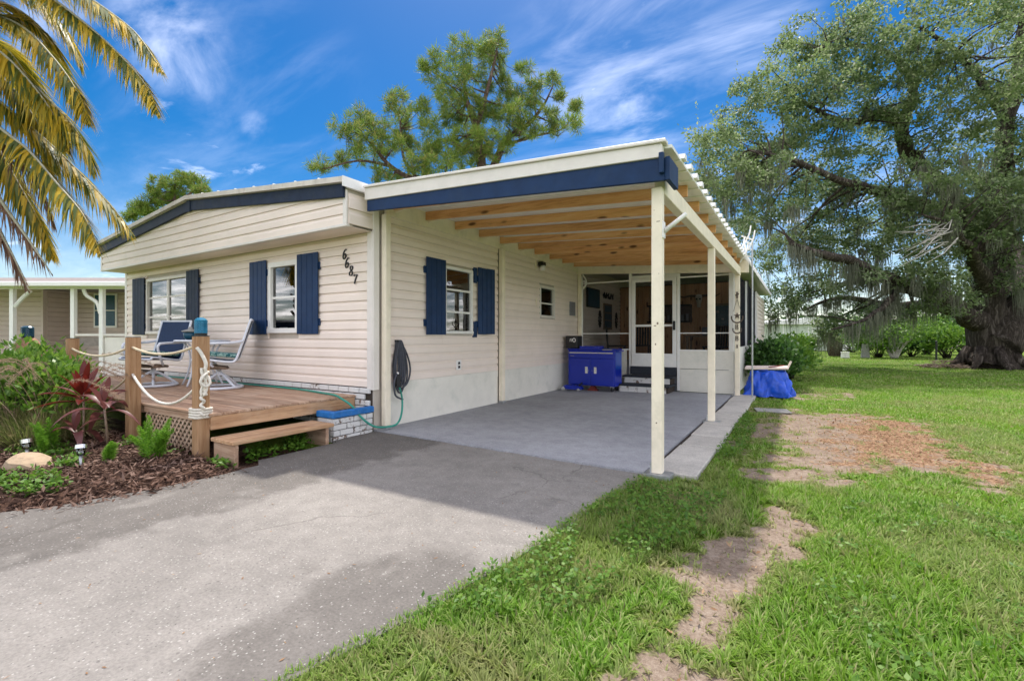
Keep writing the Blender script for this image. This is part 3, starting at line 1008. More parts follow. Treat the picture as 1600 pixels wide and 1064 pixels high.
# side wall, local x = world y
SW = (XR, 0.0)
R90 = PI / 2
side_holes = [(5.589, 6.32, 1.255, 2.31), (8.70, 9.40, 1.62, 2.30)]
mb = MB()
wall_pieces(lambda a0, a1, z0, z1: mb.box(XR - 0.10, XR - 0.001, a0, a1, z0, z1), 4.21, 10.62, 0.0, 2.98, side_holes)
sidew = mb.build('side_wall', 'gap', house)
siding(sidew, SW, R90, 4.40, 7.09, 0.60, 2.85, side_holes, 'siding')
siding(sidew, SW, R90, 7.20, 10.66, 0.60, 2.85, side_holes, 'siding')
for (y0, y1) in ((4.39, 7.09), (7.20, 10.62)):
    MB().box(XR, XR + 0.014, y0, y1, 0.013, 0.597).build('skirting_panel', 'skirt', house)
    MB().box(XR + 0.0141, XR + 0.022, y0, y1, 0.49, 0.597).build('skirting_flashing', 'skirt', house)
# rest of the house body behind
MB().box(XL, XL + 0.1, YF + 0.1, YB, 0, 3.0).build('end_wall', 'siding', house)
MB().box(XL, XR, YB - 0.1, YB, 0, 3.0).build('back_wall', 'siding', house)

# overhanging gable in front
YG = 3.79
def roof_z(x):
    return ZR - (ZR - ZE) * abs(x - XRIDGE) / (XR - XRIDGE)
gab = MB()
gab.prism([(XL, ZS), (XR, ZS), (XR, roof_z(XR) - 0.03), (XRIDGE, ZR - 0.03), (XL, roof_z(XL) - 0.03)], YG + 0.001, YG + 0.08, 'y')
gable = gab.build('gable', 'gap', house)
def clip_poly(poly, f):
    r = []
    for i in range(len(poly)):
        a, b = poly[i], poly[(i + 1) % len(poly)]
        fa, fb = f(a), f(b)
        if fa >= 0: r.append(a)
        if (fa >= 0) != (fb >= 0):
            t = fa / (fa - fb)
            r.append((a[0] + (b[0] - a[0]) * t, a[1] + (b[1] - a[1]) * t))
    return r
zc, h = ZS + 0.02, 0.125
sl = (ZR - ZE) / (XR - XRIDGE)
while zc < ZR - 0.1:
    vs = []
    profile = ((0.0, 0.019), (0.60, 0.019), (0.78, 0.006), (0.97, 0.004))
    b = MB()
    for q in range(3):
        (t0, o0), (t1, o1) = profile[q], profile[q + 1]
        poly = [(XL + 0.06, zc + t0 * h), (XR - 0.06, zc + t0 * h), (XR - 0.06, zc + t1 * h), (XL + 0.06, zc + t1 * h)]
        poly = clip_poly(poly, lambda p: (ZR - 0.06) - sl * (p[0] - XRIDGE) - p[1])
        if len(poly) > 2: poly = clip_poly(poly, lambda p: (ZR - 0.06) + sl * (p[0] - XRIDGE) - p[1])
        if len(poly) < 3: continue
        fn = lambda p: YG - (o0 + (o1 - o0) * (p[1] - zc - t0 * h) / ((t1 - t0) * h))
        k = len(poly)
        vv = [(p[0], fn(p), p[1]) for p in poly] + [(p[0], YG, p[1]) for p in poly]
        b.add(vv, [tuple(range(k)), tuple(reversed(range(k, 2 * k)))] + [(i, k + i, k + (i + 1) % k, (i + 1) % k) for i in range(k)])
    if b.v:
        b.build('siding_board', 'siding', gable)
    zc += h
# gable corner posts, sill strip and cheeks
for x0, x1 in ((XR - 0.06, XR + 0.006), (XL - 0.006, XL + 0.06)):
    MB().box(x0, x1, YG - 0.024, YG + 0.0, ZS + 0.021, roof_z(XR) - 0.06).build('corner_trim', 'trim', house, bevel=0.004)
MB().box(XL - 0.008, XR + 0.008, YG - 0.026, YG + 0.03, ZS - 0.015, ZS + 0.02).build('gable_sill', 'trim', house, bevel=0.004)
for x0, x1, rot in ((XR, XR, R90), (XL, XL, -R90)):
    ck = MB().box(x0 - 0.05 if rot > 0 else x0 + 0.001, x0 - 0.001 if rot > 0 else x0 + 0.05, YG + 0.08, YF, ZS, 3.0).build('gable_cheek', 'gap', house)
    if rot > 0:
        siding(ck, SW, R90, YG + 0.01, YF + 0.05, ZS + 0.02, 2.96, [], 'siding', 0.2)
sof = MB().box(XL + 0.001, XR - 0.001, YG + 0.03, YF - 0.02, ZS + 0.0, ZS + 0.014)
soff = sof.build('soffit', 'siding', house)
for i in range(9):
    y = YG + 0.035 + i * 0.039
    MB().box(XL + 0.002, XR - 0.002, y, y + 0.033, ZS - 0.006, ZS - 0.0005).build('soffit_board', 'siding', soff)
# barge boards in two lengths, weathered navy
for xa, xb in ((XL + 0.0, XRIDGE - 0.004), (XRIDGE + 0.004, XR - 0.01)):
    za, zb = roof_z(xa), roof_z(xb)
    b = MB()
    b.hexa([(xa, YG - 0.064, za - 0.165), (xb, YG - 0.064, zb - 0.165), (xb, YG - 0.026, zb - 0.165), (xa, YG - 0.026, za - 0.165),
            (xa, YG - 0.064, za - 0.005), (xb, YG - 0.064, zb - 0.005), (xb, YG - 0.026, zb - 0.005), (xa, YG - 0.026, za - 0.005)])
    b.build('barge_board', 'navy_dull', house, bevel=0.004)
MB().box(XRIDGE - 0.05, XRIDGE + 0.05, YG - 0.076, YG - 0.0645, ZR - 0.19, ZR - 0.008).build('ridge_plate', 'navy_dull', house)
# roof: one sheet per side with raised seams
for s in (-1, 1):
    xe = XR + 0.05 if s > 0 else XL - 0.05
    ze = roof_z(XR) - 0.006
    r = MB()
    y0 = YG - 0.10
    r.hexa([(XRIDGE, y0, ZR), (xe, y0, ze), (xe, YB + 0.2, ze), (XRIDGE, YB + 0.2, ZR),
            (XRIDGE, y0, ZR + 0.06), (xe, y0, ze + 0.06), (xe, YB + 0.2, ze + 0.06), (XRIDGE, YB + 0.2, ZR + 0.06)])
    rf = r.build('roof', 'roofwhite', house)
    f = MB()
    f.hexa([(XRIDGE, y0 - 0.02, ZR - 0.0), (xe, y0 - 0.02, ze - 0.0), (xe, y0 - 0.001, ze - 0.0), (XRIDGE, y0 - 0.001, ZR - 0.0),
            (XRIDGE, y0 - 0.02, ZR + 0.066), (xe, y0 - 0.02, ze + 0.066), (xe, y0 - 0.001, ze + 0.066), (XRIDGE, y0 - 0.001, ZR + 0.066)])
    f.build('edge_trim', 'edge', rf)
    for kx in range(1, 8):
        x = XRIDGE + (xe - XRIDGE) * kx / 8
        z = ZR + (ze - ZR) * kx / 8 + 0.06
        MB().box(x - 0.012, x + 0.012, y0 + 0.002, YB + 0.18, z - 0.004, z + 0.026).build('seam', 'roofwhite', rf)
MB().box(XR + 0.0505, XR + 0.066, YG - 0.12, 4.06, ZE - 0.055, ZE + 0.065).build('eave_fascia', 'white', house)
MB().box(XR + 0.006, XR + 0.05, YG - 0.02, 4.06, ZE - 0.052, ZE - 0.02).build('eave_return', 'white', house)

# white brick plinth under the front wall: separate bricks
plinth = MB().box(XL + 0.1, XR - 0.02, YF - 0.012, YF - 0.001, 0.0, 0.55).build('brick_plinth', 'soil', house)
bm_ = MB().box(-0.096, 0.096, -0.032, 0.0, 0.0, 0.066).build('brick', 'brick', plinth, local=True, bevel=0.006)
first = True
for r_ in range(7):
    z = 0.012 + r_ * 0.0765
    xs = XR - 0.13 - (0.1 if r_ % 2 else 0.0)
    lim = -10.4 if r_ >= 5 else -6.4
    if r_ == 6: z = 0.4745
    while xs > lim:
        p = Vector((xs, YF - 0.012 + random.uniform(-0.003, 0.003), z)) - OFF[plinth.name]
        if first:
            bm_.location = p; first = False
        else:
            copy_mesh(bm_, 'brick', p, (0, 0, random.uniform(-0.01, 0.01)), plinth)
        xs -= 0.203

# windows and shutters
window(house, FW, 0.0, -6.965, -6.20, 1.262, 2.338, [1.80], [], [(-6.93, -6.72, 4), (-6.45, -6.24, 4)], trim=0.075, label='front window with one white sash over another')
window(house, FW, 0.0, -11.187, -9.482, 1.262, 2.365, [1.60, 1.98], [-10.30], [(-11.12, -10.75, 6), (-9.95, -9.6, 6)], trim=0.06, fm='trim', label='wide double window with three panes in each half')
shutter(house, FW, 0.0, -7.425, -6.968, 1.245, 2.385, 'navy', True)
shutter(house, FW, 0.0, -6.197, -5.716, 1.245, 2.395, 'navy', True)
shutter(house, FW, 0.0, -11.756, -11.20, 1.25, 2.40, 'navy_dull', True)
shutter(house, FW, 0.0, -9.48, -9.04, 1.25, 2.405, 'navy_dull', True)
window(house, SW, R90, 5.589, 6.32, 1.255, 2.31, [1.60, 1.95], [], [(5.92, 6.26, 4)], trim=0.045, proud=0.03, fm='white', label='side window with three panes and a pale curtain')
window(house, SW, R90, 8.70, 9.40, 1.62, 2.30, [1.93], [], [], trim=0.05, proud=0.03, fm='trim', label='small dark bathroom window')
MB().box(8.76, 9.34, 0.06, 0.09, 2.02, 2.25).build('blind', 'grey', house, local=True)
on_wall(bpy.data.objects['blind'], house, SW, R90)
shutter(house, SW, R90, 5.142, 5.586, 1.24, 2.378, 'navy', False)
shutter(house, SW, R90, 6.43, 6.86, 1.25, 2.382, 'navy', False, swing=-0.14)
for z in (1.33, 2.24):
    MB().box(XR + 0.004, XR + 0.035, 6.33, 6.425, z - 0.13, z + 0.13).build('shutter_hinge', 'navy', house)
# wall bits
MB().box(XR + 0.018, XR + 0.03, 5.875, 6.0, 0.68, 0.835).build('outlet_cover', 'white', house, bevel=0.004)
for dz in (0.0, 0.062):
    MB().box(XR + 0.0301, XR + 0.036, 5.915, 5.96, 0.705 + dz, 0.745 + dz).build('outlet_socket', 'black', house)
MB().box(XR + 0.018, XR + 0.04, 10.19, 10.50, 1.72, 2.05).build('vent_frame', 'grey', house, bevel=0.004)
for i in range(7):
    MB().bar((XR + 0.044, 10.22, 1.76 + i * 0.04), (XR + 0.044, 10.47, 1.76 + i * 0.04), 0.02, 0.006).build('vent_louvre', 'bracket', house)
MB().box(XR + 0.02, XR + 0.034, 7.215, 7.30, 0.60, 1.225).build('edge_guard', 'grey', house)
MB().box(XR + 0.016, XR + 0.03, 8.52, 8.56, 1.86, 2.02).build('door_chime', 'cream', house)
# house number, four figures stepping down
def digit(strokes, c, s):
    mb = MB()
    for pts, w in strokes:
        p = smooth_path([(c[0] + (x + 0.22 * (y - 0.5)) * s * 0.62, 0, c[1] + (y - 0.5) * s) for x, y in pts], 5)
        k = len(p)
        for i in range(k - 1):
            ang = math.atan2(p[i + 1].z - p[i].z, p[i + 1].x - p[i].x)
            th = 0.007 + 0.010 * abs(math.sin(ang)) * w
            mb.bar((p[i].x, YF - 0.03, p[i].z), (p[i + 1].x, YF - 0.03, p[i + 1].z), th * 1.0, 0.012, (0, 1, 0))
    return mb
SIX = [([(0.42, 0.95), (0.15, 1.0), (-0.22, 0.75), (-0.38, 0.35), (-0.22, 0.03), (0.08, 0.0), (0.34, 0.18), (0.32, 0.42), (0.08, 0.55), (-0.18, 0.46), (-0.34, 0.28)], 1)]
EIGHT = [([(0.0, 0.53), (0.30, 0.70), (0.26, 0.93), (0.0, 1.0), (-0.26, 0.92), (-0.28, 0.72), (0.0, 0.53), (0.34, 0.34), (0.34, 0.10), (0.0, 0.0), (-0.34, 0.10), (-0.34, 0.32), (0.0, 0.53)], 1)]
SEVEN = [([(-0.36, 0.80), (-0.32, 0.97), (0.0, 0.95), (0.40, 0.97)], 0.6), ([(0.40, 0.97), (0.12, 0.55), (-0.02, 0.25), (-0.06, 0.0)], 1.3)]
for nm, st, c in (('number_six', SIX, (-5.184, 2.313)), ('number_six', SIX, (-5.135, 2.192)), ('number_eight', EIGHT, (-5.055, 2.081)), ('number_seven', SEVEN, (-4.975, 1.965))):
    digit(st, c, 0.125).build(nm, 'black', house)
# ------------------------------------------------------------------ carport
def zu(x):
    """underside of the carport roof"""
    return 3.018 - 0.0625 * (x + 4.62)
cp = thing('carport', 'open carport with pale posts, orange joists and a navy front board', 'carport', (-2.8, 7.3, 0))
for (x, y, w) in ((-1.045, 4.145, 0.09), (-1.045, 7.11, 0.09), (-1.055, 10.53, 0.09)):
    zt = 2.50 if y < 5 else 2.455
    p = MB().box(x - w / 2, x + w / 2, y - w / 2, y + w / 2, 0.02, zt).build('post', 'cream', cp, bevel=0.006)
    MB().box(x - 0.10, x + 0.12, y - 0.085, y + 0.085, -0.06, 0.019).build('base_plate', 'galv', p)
    MB().box(x - 0.062, x - 0.0455, y - 0.03, y + 0.03, 0.0195, 0.10).build('post_bracket', 'galv', p)
for (z, dx, w, hh) in ((1.32, 0.01, 0.014, 0.02), (1.30, -0.012, 0.02, 0.008), (1.14, -0.008, 0.01, 0.016), (0.46, 0.0, 0.012, 0.012), (2.20, 0.015, 0.03, 0.006), (2.30, -0.02, 0.006, 0.006), (1.75, 0.02, 0.006, 0.006)):
    MB().box(-1.045 + dx - w / 2, -1.045 + dx + w / 2, 4.0985, 4.0998, z - hh / 2, z + hh / 2).build('paint_scar', 'bracket', cp)
for y in (4.345, 7.145, 10.70):
    p = MB().box(XR + 0.03, XR + 0.115, y - 0.045, y + 0.045, 0.05, 2.80).build('wall_post', 'cream', cp, bevel=0.006)
    MB().box(XR + 0.03, XR + 0.13, y - 0.05, y + 0.05, 0.014, 0.0495).build('post_bracket', 'galv', p)
MB().box(-1.09, -1.00, 4.20, 10.62, 2.46, 2.625).build('side_beam', 'cream', cp, bevel=0.005)
MB().box(XR + 0.022, XR + 0.06, 4.36, 10.6, 2.80, 2.897).build('ledger_board', 'cream', cp)
jy = [4.47, 5.12, 5.80, 6.45, 7.10, 7.75, 8.40, 9.08, 9.72, 10.36]
for y in jy:
    b = MB()
    x0, x1 = XR + 0.03, -0.99
    d = 0.116
    b.hexa([(x0, y, zu(x0) - d), (x1, y, zu(x1) - d), (x1, y + 0.04, zu(x1) - d), (x0, y + 0.04, zu(x0) - d),
            (x0, y, zu(x0) - 0.002), (x1, y, zu(x1) - 0.002), (x1, y + 0.04, zu(x1) - 0.002), (x0, y + 0.04, zu(x0) - 0.002)])
    b.build('joist', 'joist', cp)
    MB().prism([(XR + 0.061, zu(XR) - 0.005), (XR + 0.061, zu(XR) - 0.16), (XR + 0.12, zu(XR) - 0.15), (XR + 0.30, zu(XR + 0.3) - 0.10), (XR + 0.30, zu(XR + 0.3) - 0.012)], y + 0.042, y + 0.062, 'y').build('joist_gusset', 'cream', cp)
for i in range(len(jy) - 1):
    MB().box(XR + 0.022, XR + 0.06, jy[i] + 0.045, jy[i + 1] - 0.005, 2.898, zu(XR) - 0.004).build('blocking', 'cream', cp)
# back beam that carries the roof over the porch screen
b = MB()
for (ya, yb) in ((10.60, 10.69),):
    x0, x1 = XR + 0.02, -0.86
    b.hexa([(x0, ya, zu(x0) - 0.265), (x1, ya, zu(x1) - 0.265), (x1, yb, zu(x1) - 0.265), (x0, yb, zu(x0) - 0.265),
            (x0, ya, zu(x0) - 0.003), (x1, ya, zu(x1) - 0.003), (x1, yb, zu(x1) - 0.003), (x0, yb, zu(x0) - 0.003)])
b.build('back_beam', 'cream', cp)
# roof of ribbed metal pans running across, out over the porch and beyond
XE, XI = -0.90, XR + 0.04
YR0, YR1 = 4.03, 20.4
roof = MB()
th = 0.028
roof.hexa([(XI, YR0, zu(XI)), (XE, YR0, zu(XE)), (XE, YR1, zu(XE)), (XI, YR1, zu(XI)),
           (XI, YR0, zu(XI) + th), (XE, YR0, zu(XE) + th), (XE, YR1, zu(XE) + th), (XI, YR1, zu(XI) + th)])
rf = roof.build('roof', 'roofwhite', cp)
y = YR0 + 0.42
while y < YR1:
    r = MB()
    prof = [(y - 0.055, 0.0), (y - 0.035, 0.05), (y + 0.035, 0.05), (y + 0.055, 0.0)]
    xa, xb = XI, XE + 0.03
    vs = []
    for x in (xa, xb):
        z = zu(x) + th - 0.002
        vs += [(x, p[0], z + p[1]) for p in prof]
    r.add(vs, [(0, 1, 2, 3), (7, 6, 5, 4), (0, 4, 5, 1), (1, 5, 6, 2), (2, 6, 7, 3), (3, 7, 4, 0)])
    r.build('roof_rib', 'roofwhite', rf)
    y += 0.30
y = 4.35
while y < 10.3:      # seams of the pans seen from below
    s = MB()
    s.hexa([(XI + 0.1, y, zu(XI + .1) - 0.012), (XE, y, zu(XE) - 0.012), (XE, y + 0.012, zu(XE) - 0.012), (XI + 0.1, y + 0.012, zu(XI + .1) - 0.012),
            (XI + 0.1, y, zu(XI + .1) - 0.001), (XE, y, zu(XE) - 0.001), (XE, y + 0.012, zu(XE) - 0.001), (XI + 0.1, y + 0.012, zu(XI + .1) - 0.001)])
    s.build('pan_seam', 'roofwhite', rf)
    y += 0.305
def sloped(name, x0, x1, ya, yb, tops, bots, mat, parent, bev=0.0):
    b = MB()
    b.hexa([(x0, ya, bots[0]), (x1, ya, bots[1]), (x1, yb, bots[1]), (x0, yb, bots[0]), (x0, ya, tops[0]), (x1, ya, tops[1]), (x1, yb, tops[1]), (x0, yb, tops[0])])
    return b.build(name, mat, parent, bevel=bev)
sloped('front_board', -4.53, -0.945, 3.975, 4.012, (2.885, 2.695), (2.752, 2.505), 'navy', cp, 0.004)
MB().box(-0.944, -0.905, 3.972, 4.30, 2.505, 2.70).build('board_return', 'navy', cp, bevel=0.004)
MB().box(-0.985, -0.946, 3.93, 3.974, 2.56, 2.73).build('board_block', 'navy', cp, bevel=0.004)
sloped('roof_fascia', -4.55, -0.93, 3.93, 4.03, (3.062, 2.838), (3.034, 2.81), 'trim', cp, 0.004)
sloped('roof_fascia', -4.55, -0.965, 3.955, 4.029, (3.0335, 2.8095), (2.886, 2.697), 'trim', cp, 0.004)
# flag pole bracket on the nearest post
fb = thing('flag_pole_bracket', 'white angled flag pole holder on the nearest carport post', 'bracket', (-0.99, 4.145, 2.12))
MB().box(-0.9995, -0.988, 4.11, 4.18, 2.06, 2.20).build('back_plate', 'white', fb)
MB().tube([(-0.986, 4.145, 2.12), (-0.80, 4.10, 2.235)], [0.021, 0.017], 10).build('pole_socket', 'white', fb, smooth=True)

# ------------------------------------------------------------------ screened porch behind the carport
YP = 10.70
FZ = 0.53
po = thing('screened_porch', 'screened porch at the back of the carport with a white screen door', 'porch', (-2.8, 12.3, 0))
MB().box(XR + 0.01, -1.13, YP + 0.07, 13.9, 0.0, FZ).build('porch_floor', 'grey', po)
MB().box(XR - 0.10, XR - 0.001, 10.62, 16.4, 0.0, 2.95).build('inner_wall', 'siding', po)
siding(bpy.data.objects['inner_wall'], SW, R90, 10.80, 13.9, FZ + 0.05, 2.8, [], 'siding')
back = MB().box(XR, -1.13, 13.92, 14.0, 0.0, 2.72).build('back_wall', 'dark', po)
x = XR + 0.03
while x < -1.25:
    w = 0.142
    MB().box(x, x + w - 0.006, 13.895, 13.919, FZ, 2.70).build('plank', 'panelling', back)
    x += w
# kick panels
MB().box(-2.22, -1.14, YP, YP + 0.05, 0.515, 0.90).build('kick_panel', 'skirt', po, bevel=0.004)
MB().box(-2.22, -1.14, YP - 0.004, YP + 0.05, 0.013, 0.505).build('kick_panel', 'skirt', po, bevel=0.004)
MB().box(-4.56, -3.42, YP, YP + 0.05, 0.013, 0.90).build('kick_panel', 'skirt', po)
# aluminium frame
fr = MB()
for (x0, x1) in ((-3.36, -3.30), (-2.28, -2.22), (-1.235, -1.14), (-4.56, -4.52)):
    fr.box(x0, x1, YP + 0.001, YP + 0.055, 0.02, 2.70)
fr.build('screen_frame', 'white', po, bevel=0.003)
for (x0, x1) in ((-4.52, -3.36), (-2.22, -1.235)):
    for (z0, z1) in ((0.901, 0.93), (1.28, 1.30), (2.50, 2.53)):
        MB().box(x0, x1, YP + 0.005, YP + 0.045, z0, z1).build('screen_rail', 'white', po)
for (x0, x1, z0, z1) in ((-4.52, -3.36, 0.93, 2.80), (-2.22, -1.235, 0.93, 2.62)):
    MB().box(x0, x1, YP + 0.022, YP + 0.025, z0, z1).build('insect_screen', 'screen', po)
# screen door
dm = MB()
dx0, dx1, dz0, dz1 = -3.29, -2.29, 0.535, 2.53
dm.box(dx0, dx1, YP - 0.02, YP + 0.02, dz0, dz0 + 0.30).box(dx0, dx1, YP - 0.02, YP + 0.02, dz1 - 0.07, dz1)
dm.box(dx0, dx0 + 0.085, YP - 0.02, YP + 0.02, dz0 + 0.3, dz1 - 0.07).box(dx1 - 0.085, dx1, YP - 0.02, YP + 0.02, dz0 + 0.3, dz1 - 0.07)
dm.box(dx0 + 0.085, dx1 - 0.085, YP - 0.015, YP + 0.015, 1.44, 1.49)
door = dm.build('screen_door', 'white', po, bevel=0.004)
MB().box(dx0 + 0.085, dx1 - 0.085, YP - 0.002, YP + 0.002, dz0 + 0.3, 1.44).build('door_screen', 'screen', door)
MB().box(dx0 + 0.085, dx1 - 0.085, YP - 0.002, YP + 0.002, 1.49, dz1 - 0.07).build('door_screen', 'screen', door)
MB().box(dx1 - 0.07, dx1 - 0.02, YP - 0.05, YP - 0.021, 1.36, 1.56).build('door_handle', 'black', door, bevel=0.006)
MB().box(-3.30, -2.28, YP + 0.02, YP + 0.05, 2.535, 2.62).build('door_head', 'white', po)
# right side of the porch: low wall, dense screen, then clapboard
MB().box(-1.15, -1.11, 10.76, 16.4, 0.0, 0.55).build('side_kick_panel', 'skirt', po)
MB().box(-1.152, -1.112, 10.76, 16.4, 0.555, 0.98).build('side_kick_panel', 'skirt', po)
MB().box(-1.15, -1.145, 10.80, 16.4, 0.98, 2.60).build('side_screen', 'screen_side', po)
fr = MB()
for y in (10.76, 13.2, 16.34):
    fr.box(-1.15, -1.105, y, y + 0.05, 0.981, 2.62)
fr.build('side_frame', 'white', po)
rw = MB().box(-4.5, -1.12, 16.45, 20.2, 0, 2.6).build('rear_room', 'gap', po)
siding(rw, (-1.11, 0.0), R90, 16.46, 20.2, 0.05, 2.60, [], 'siding')
MB().box(-1.12, -1.085, 16.38, 16.455, 0.0, 2.6).build('corner_trim', 'trim', po)
# steps up to the screen door: brick risers under dark treads
st = thing('entry_steps', 'low brick steps with dark treads below the screen door', 'steps', (-2.8, 10.4, 0.012))
for lvl, (y0, z0) in enumerate(((10.02, 0.013), (10.36, 0.18))):
    core = MB().box(-3.36, -2.33, y0 + 0.035, YP - 0.004, z0, z0 + 0.125).build('step_core', 'soil', st)
    x = -3.36
    while x < -2.36:
        L = min(0.2, -2.33 - x)
        for zz in (0.002, 0.064):
            MB().box(x + 0.003, x + L - 0.004, y0, y0 + 0.034, z0 + zz, z0 + zz + 0.058).build('brick', 'brick', core)
        x += 0.2
    MB().box(-3.40, -2.29, y0 - 0.03, YP - 0.004, z0 + 0.126, z0 + 0.165).build('tread', 'doormat', st, bevel=0.006)
MB().box(-3.30, -2.28, 10.60, YP - 0.025, 0.36, 0.532).build('threshold', 'doormat', st)

# things in the porch, dim behind the screen
tv = thing('wall_television', 'black flat television on the wall inside the porch', 'television', (XR + 0.06, 11.6, 2.0))
MB().box(XR + 0.03, XR + 0.08, 11.20, 12.05, 1.98, 2.48).build('case', 'black', tv, bevel=0.008)
MB().box(XR + 0.0801, XR + 0.083, 11.22, 12.03, 2.0, 2.46).build('display', 'tealdark', tv)
iw = thing('inner_window', 'small dark window on the inner wall of the porch', 'window', (XR + 0.03, 12.8, 1.4))
MB().box(XR + 0.021, XR + 0.05, 12.45, 13.1, 1.42, 2.15).build('frame', 'bracket', iw)
MB().box(XR + 0.0501, XR + 0.055, 12.5, 13.05, 1.47, 2.10).build('pane', 'tealdark', iw)
for z in (1.68, 1.89):
    MB().box(XR + 0.0551, XR + 0.065, 12.5, 13.05, z - 0.012, z + 0.012).build('bar', 'bracket', iw)
for (y, lab) in ((12.15, 'dark oval ornament between television and inner window'), (13.5, 'dark oval ornament beside the plank wall')):
    o = MB()
    for a in range(14):
        t = 2 * PI * a / 14
        o.bar((XR + 0.04, y + 0.05 * math.cos(t), 1.70 + 0.10 * math.sin(t)), (XR + 0.04, y + 0.12 * math.cos(t + 0.3), 1.70 + 0.24 * math.sin(t + 0.3)), 0.035, 0.012, (1, 0, 0))
    o.tube([(XR + 0.04, y + 0.06 * math.cos(t), 1.70 + 0.11 * math.sin(t)) for t in [2 * PI * i / 16 for i in range(17)]], 0.014, 6)
    tag(o.build('wall_ornament', 'black'), lab, 'ornament', 'dark ornaments on the porch wall')
o = MB()
pts = smooth_path([(XR + 0.04, 12.4 + 0.1 * i, 2.36 + 0.06 * math.sin(i * 2.1)) for i in range(9)], 5)
o.tube(pts, 0.022, 6)
for i in range(5):
    o.tube([(XR + 0.04, 12.45 + i * 0.18, 2.30), (XR + 0.04, 12.50 + i * 0.18, 2.46)], 0.018, 6)
tag(o.build('scroll_ornament', 'black'), 'dark cut-out scroll ornament above the inner window', 'ornament')
sk = thing('steer_skull', 'bleached steer skull with long dark horns on the plank wall', 'skull', (-2.36, 13.86, 2.15))
MB().lathe([(0.02, 0.0), (0.05, 0.02), (0.055, 0.10), (0.085, 0.22), (0.10, 0.30), (0.07, 0.36), (0.01, 0.37)], (-2.36, 13.84, 2.03), 12).build('skull_bone', 'bone', sk, smooth=True)
for s in (-1, 1):
    MB().tube(smooth_path([(-2.36 + s * 0.08, 13.84, 2.35), (-2.36 + s * 0.25, 13.82, 2.36), (-2.36 + s * 0.42, 13.82, 2.33), (-2.36 + s * 0.56, 13.80, 2.40)], 5), [0.035 - 0.0018 * i for i in range(16)], 8).build('horn', 'horn', sk, smooth=True)
    MB().box(-2.36 + s * 0.045 - 0.02, -2.36 + s * 0.045 + 0.02, 13.735, 13.76, 2.24, 2.28).build('eye_socket', 'black', sk)
pic = thing('framed_picture', 'dark framed picture hanging on the plank wall', 'picture', (-1.62, 13.87, 1.35))
MB().box(-2.12, -1.16, 13.85, 13.89, 1.45, 2.12).build('frame', 'bracket', pic)
MB().box(-2.06, -1.22, 13.845, 13.8499, 1.51, 2.06).build('print', 'tealdark', pic)
for (x, z, s) in ((-1.9, 1.9, .05), (-1.75, 1.7, .03), (-1.5, 1.95, .04), (-1.4, 1.65, .05), (-1.6, 1.8, .025), (-1.95, 1.62, .03), (-1.3, 1.85, .03)):
    MB().box(x - s, x + s, 13.842, 13.8449, z - s * 0.7, z + s * 0.7).build('print_patch', 'grey', pic)
def patio_chair_dark(x, y, rz, lab):
    c = thing('slatted_chair', lab, 'chair', (x, y, FZ), rz, 'dark chairs inside the porch')
    MB().box(-0.24, 0.24, -0.22, 0.24, 0.42, 0.46).build('seat', 'black', c, local=True, bevel=0.01)
    for sx in (-1, 1):
        MB().bar((sx * 0.21, 0.2, 0), (sx * 0.21, 0.2, 0.42), 0.04, 0.04, (0, 1, 0)).build('leg', 'black', c, local=True)
        MB().bar((sx * 0.21, -0.2, 0), (sx * 0.21, -0.27, 0.98), 0.04, 0.04, (0, 1, 0)).build('leg', 'black', c, local=True)
    for i in range(5):
        MB().bar((-0.14 + i * 0.07, -0.22, 0.46), (-0.14 + i * 0.07, -0.262, 0.94), 0.045, 0.015, (0, 1, 0)).build('slat', 'black', c, local=True)
    return c
patio_chair_dark(-1.62, 11.9, 2.6, 'dark slatted chair behind the right screen of the porch')
patio_chair_dark(-4.1, 12.0, -1.2, 'dark slatted chair nearest the house wall inside the porch')
patio_chair_dark(-3.75, 13.1, 0.4, 'dark slatted chair before the plank wall inside the porch')
tb = thing('porch_table', 'dark low table behind the right screen of the porch', 'table', (-2.0, 12.9, FZ))
MB().box(-2.5, -1.6, 12.6, 13.2, FZ + 0.68, FZ + 0.72).build('tabletop', 'bracket', tb)
for sx in (-2.44, -1.66):
    for sy in (12.66, 13.14):
        MB().box(sx - 0.025, sx + 0.025, sy - 0.025, sy + 0.025, FZ, FZ + 0.68).build('leg', 'bracket', tb)
bx = MB().box(-2.1, -1.75, 12.7, 12.95, FZ + 0.721, FZ + 0.93).build('table_radio', 'grey', bevel=0.02)
tag(bx, 'grey box resting on the dark porch table', 'box')
db = thing('display_shelf', 'dark shelf unit against the plank wall behind the door', 'shelf', (-3.05, 13.7, FZ))
MB().box(-3.75, -2.55, 13.62, 13.89, 1.62, 1.66).build('shelf_board', 'black', db)
MB().box(-3.75, -2.55, 13.62, 13.89, 2.08, 2.12).build('shelf_board', 'black', db)
MB().box(-3.75, -2.55, 13.86, 13.89, 1.66, 2.08).build('shelf_back', 'horn', db)
for i in range(9):
    MB().box(-3.68 + i * 0.125, -3.62 + i * 0.125, 13.70, 13.8, 1.661, 1.80 + 0.03 * (i % 3)).build('shelf_figure', 'grey' if i % 3 else 'bracket', db)
cb = thing('hanging_cord', 'pale cord coiled on a hook at the top left of the porch screen', 'cord', (-4.45, 10.68, 2.3))
MB().tube(smooth_path([(-4.50, 10.655, 2.74), (-4.42, 10.655, 2.62), (-4.40, 10.655, 2.50), (-4.48, 10.655, 2.42), (-4.52, 10.655, 2.52), (-4.45, 10.655, 2.57), (-4.42, 10.655, 2.46), (-4.49, 10.655, 2.38)], 6), 0.016, 6).build('coil', 'white', cb, smooth=True)
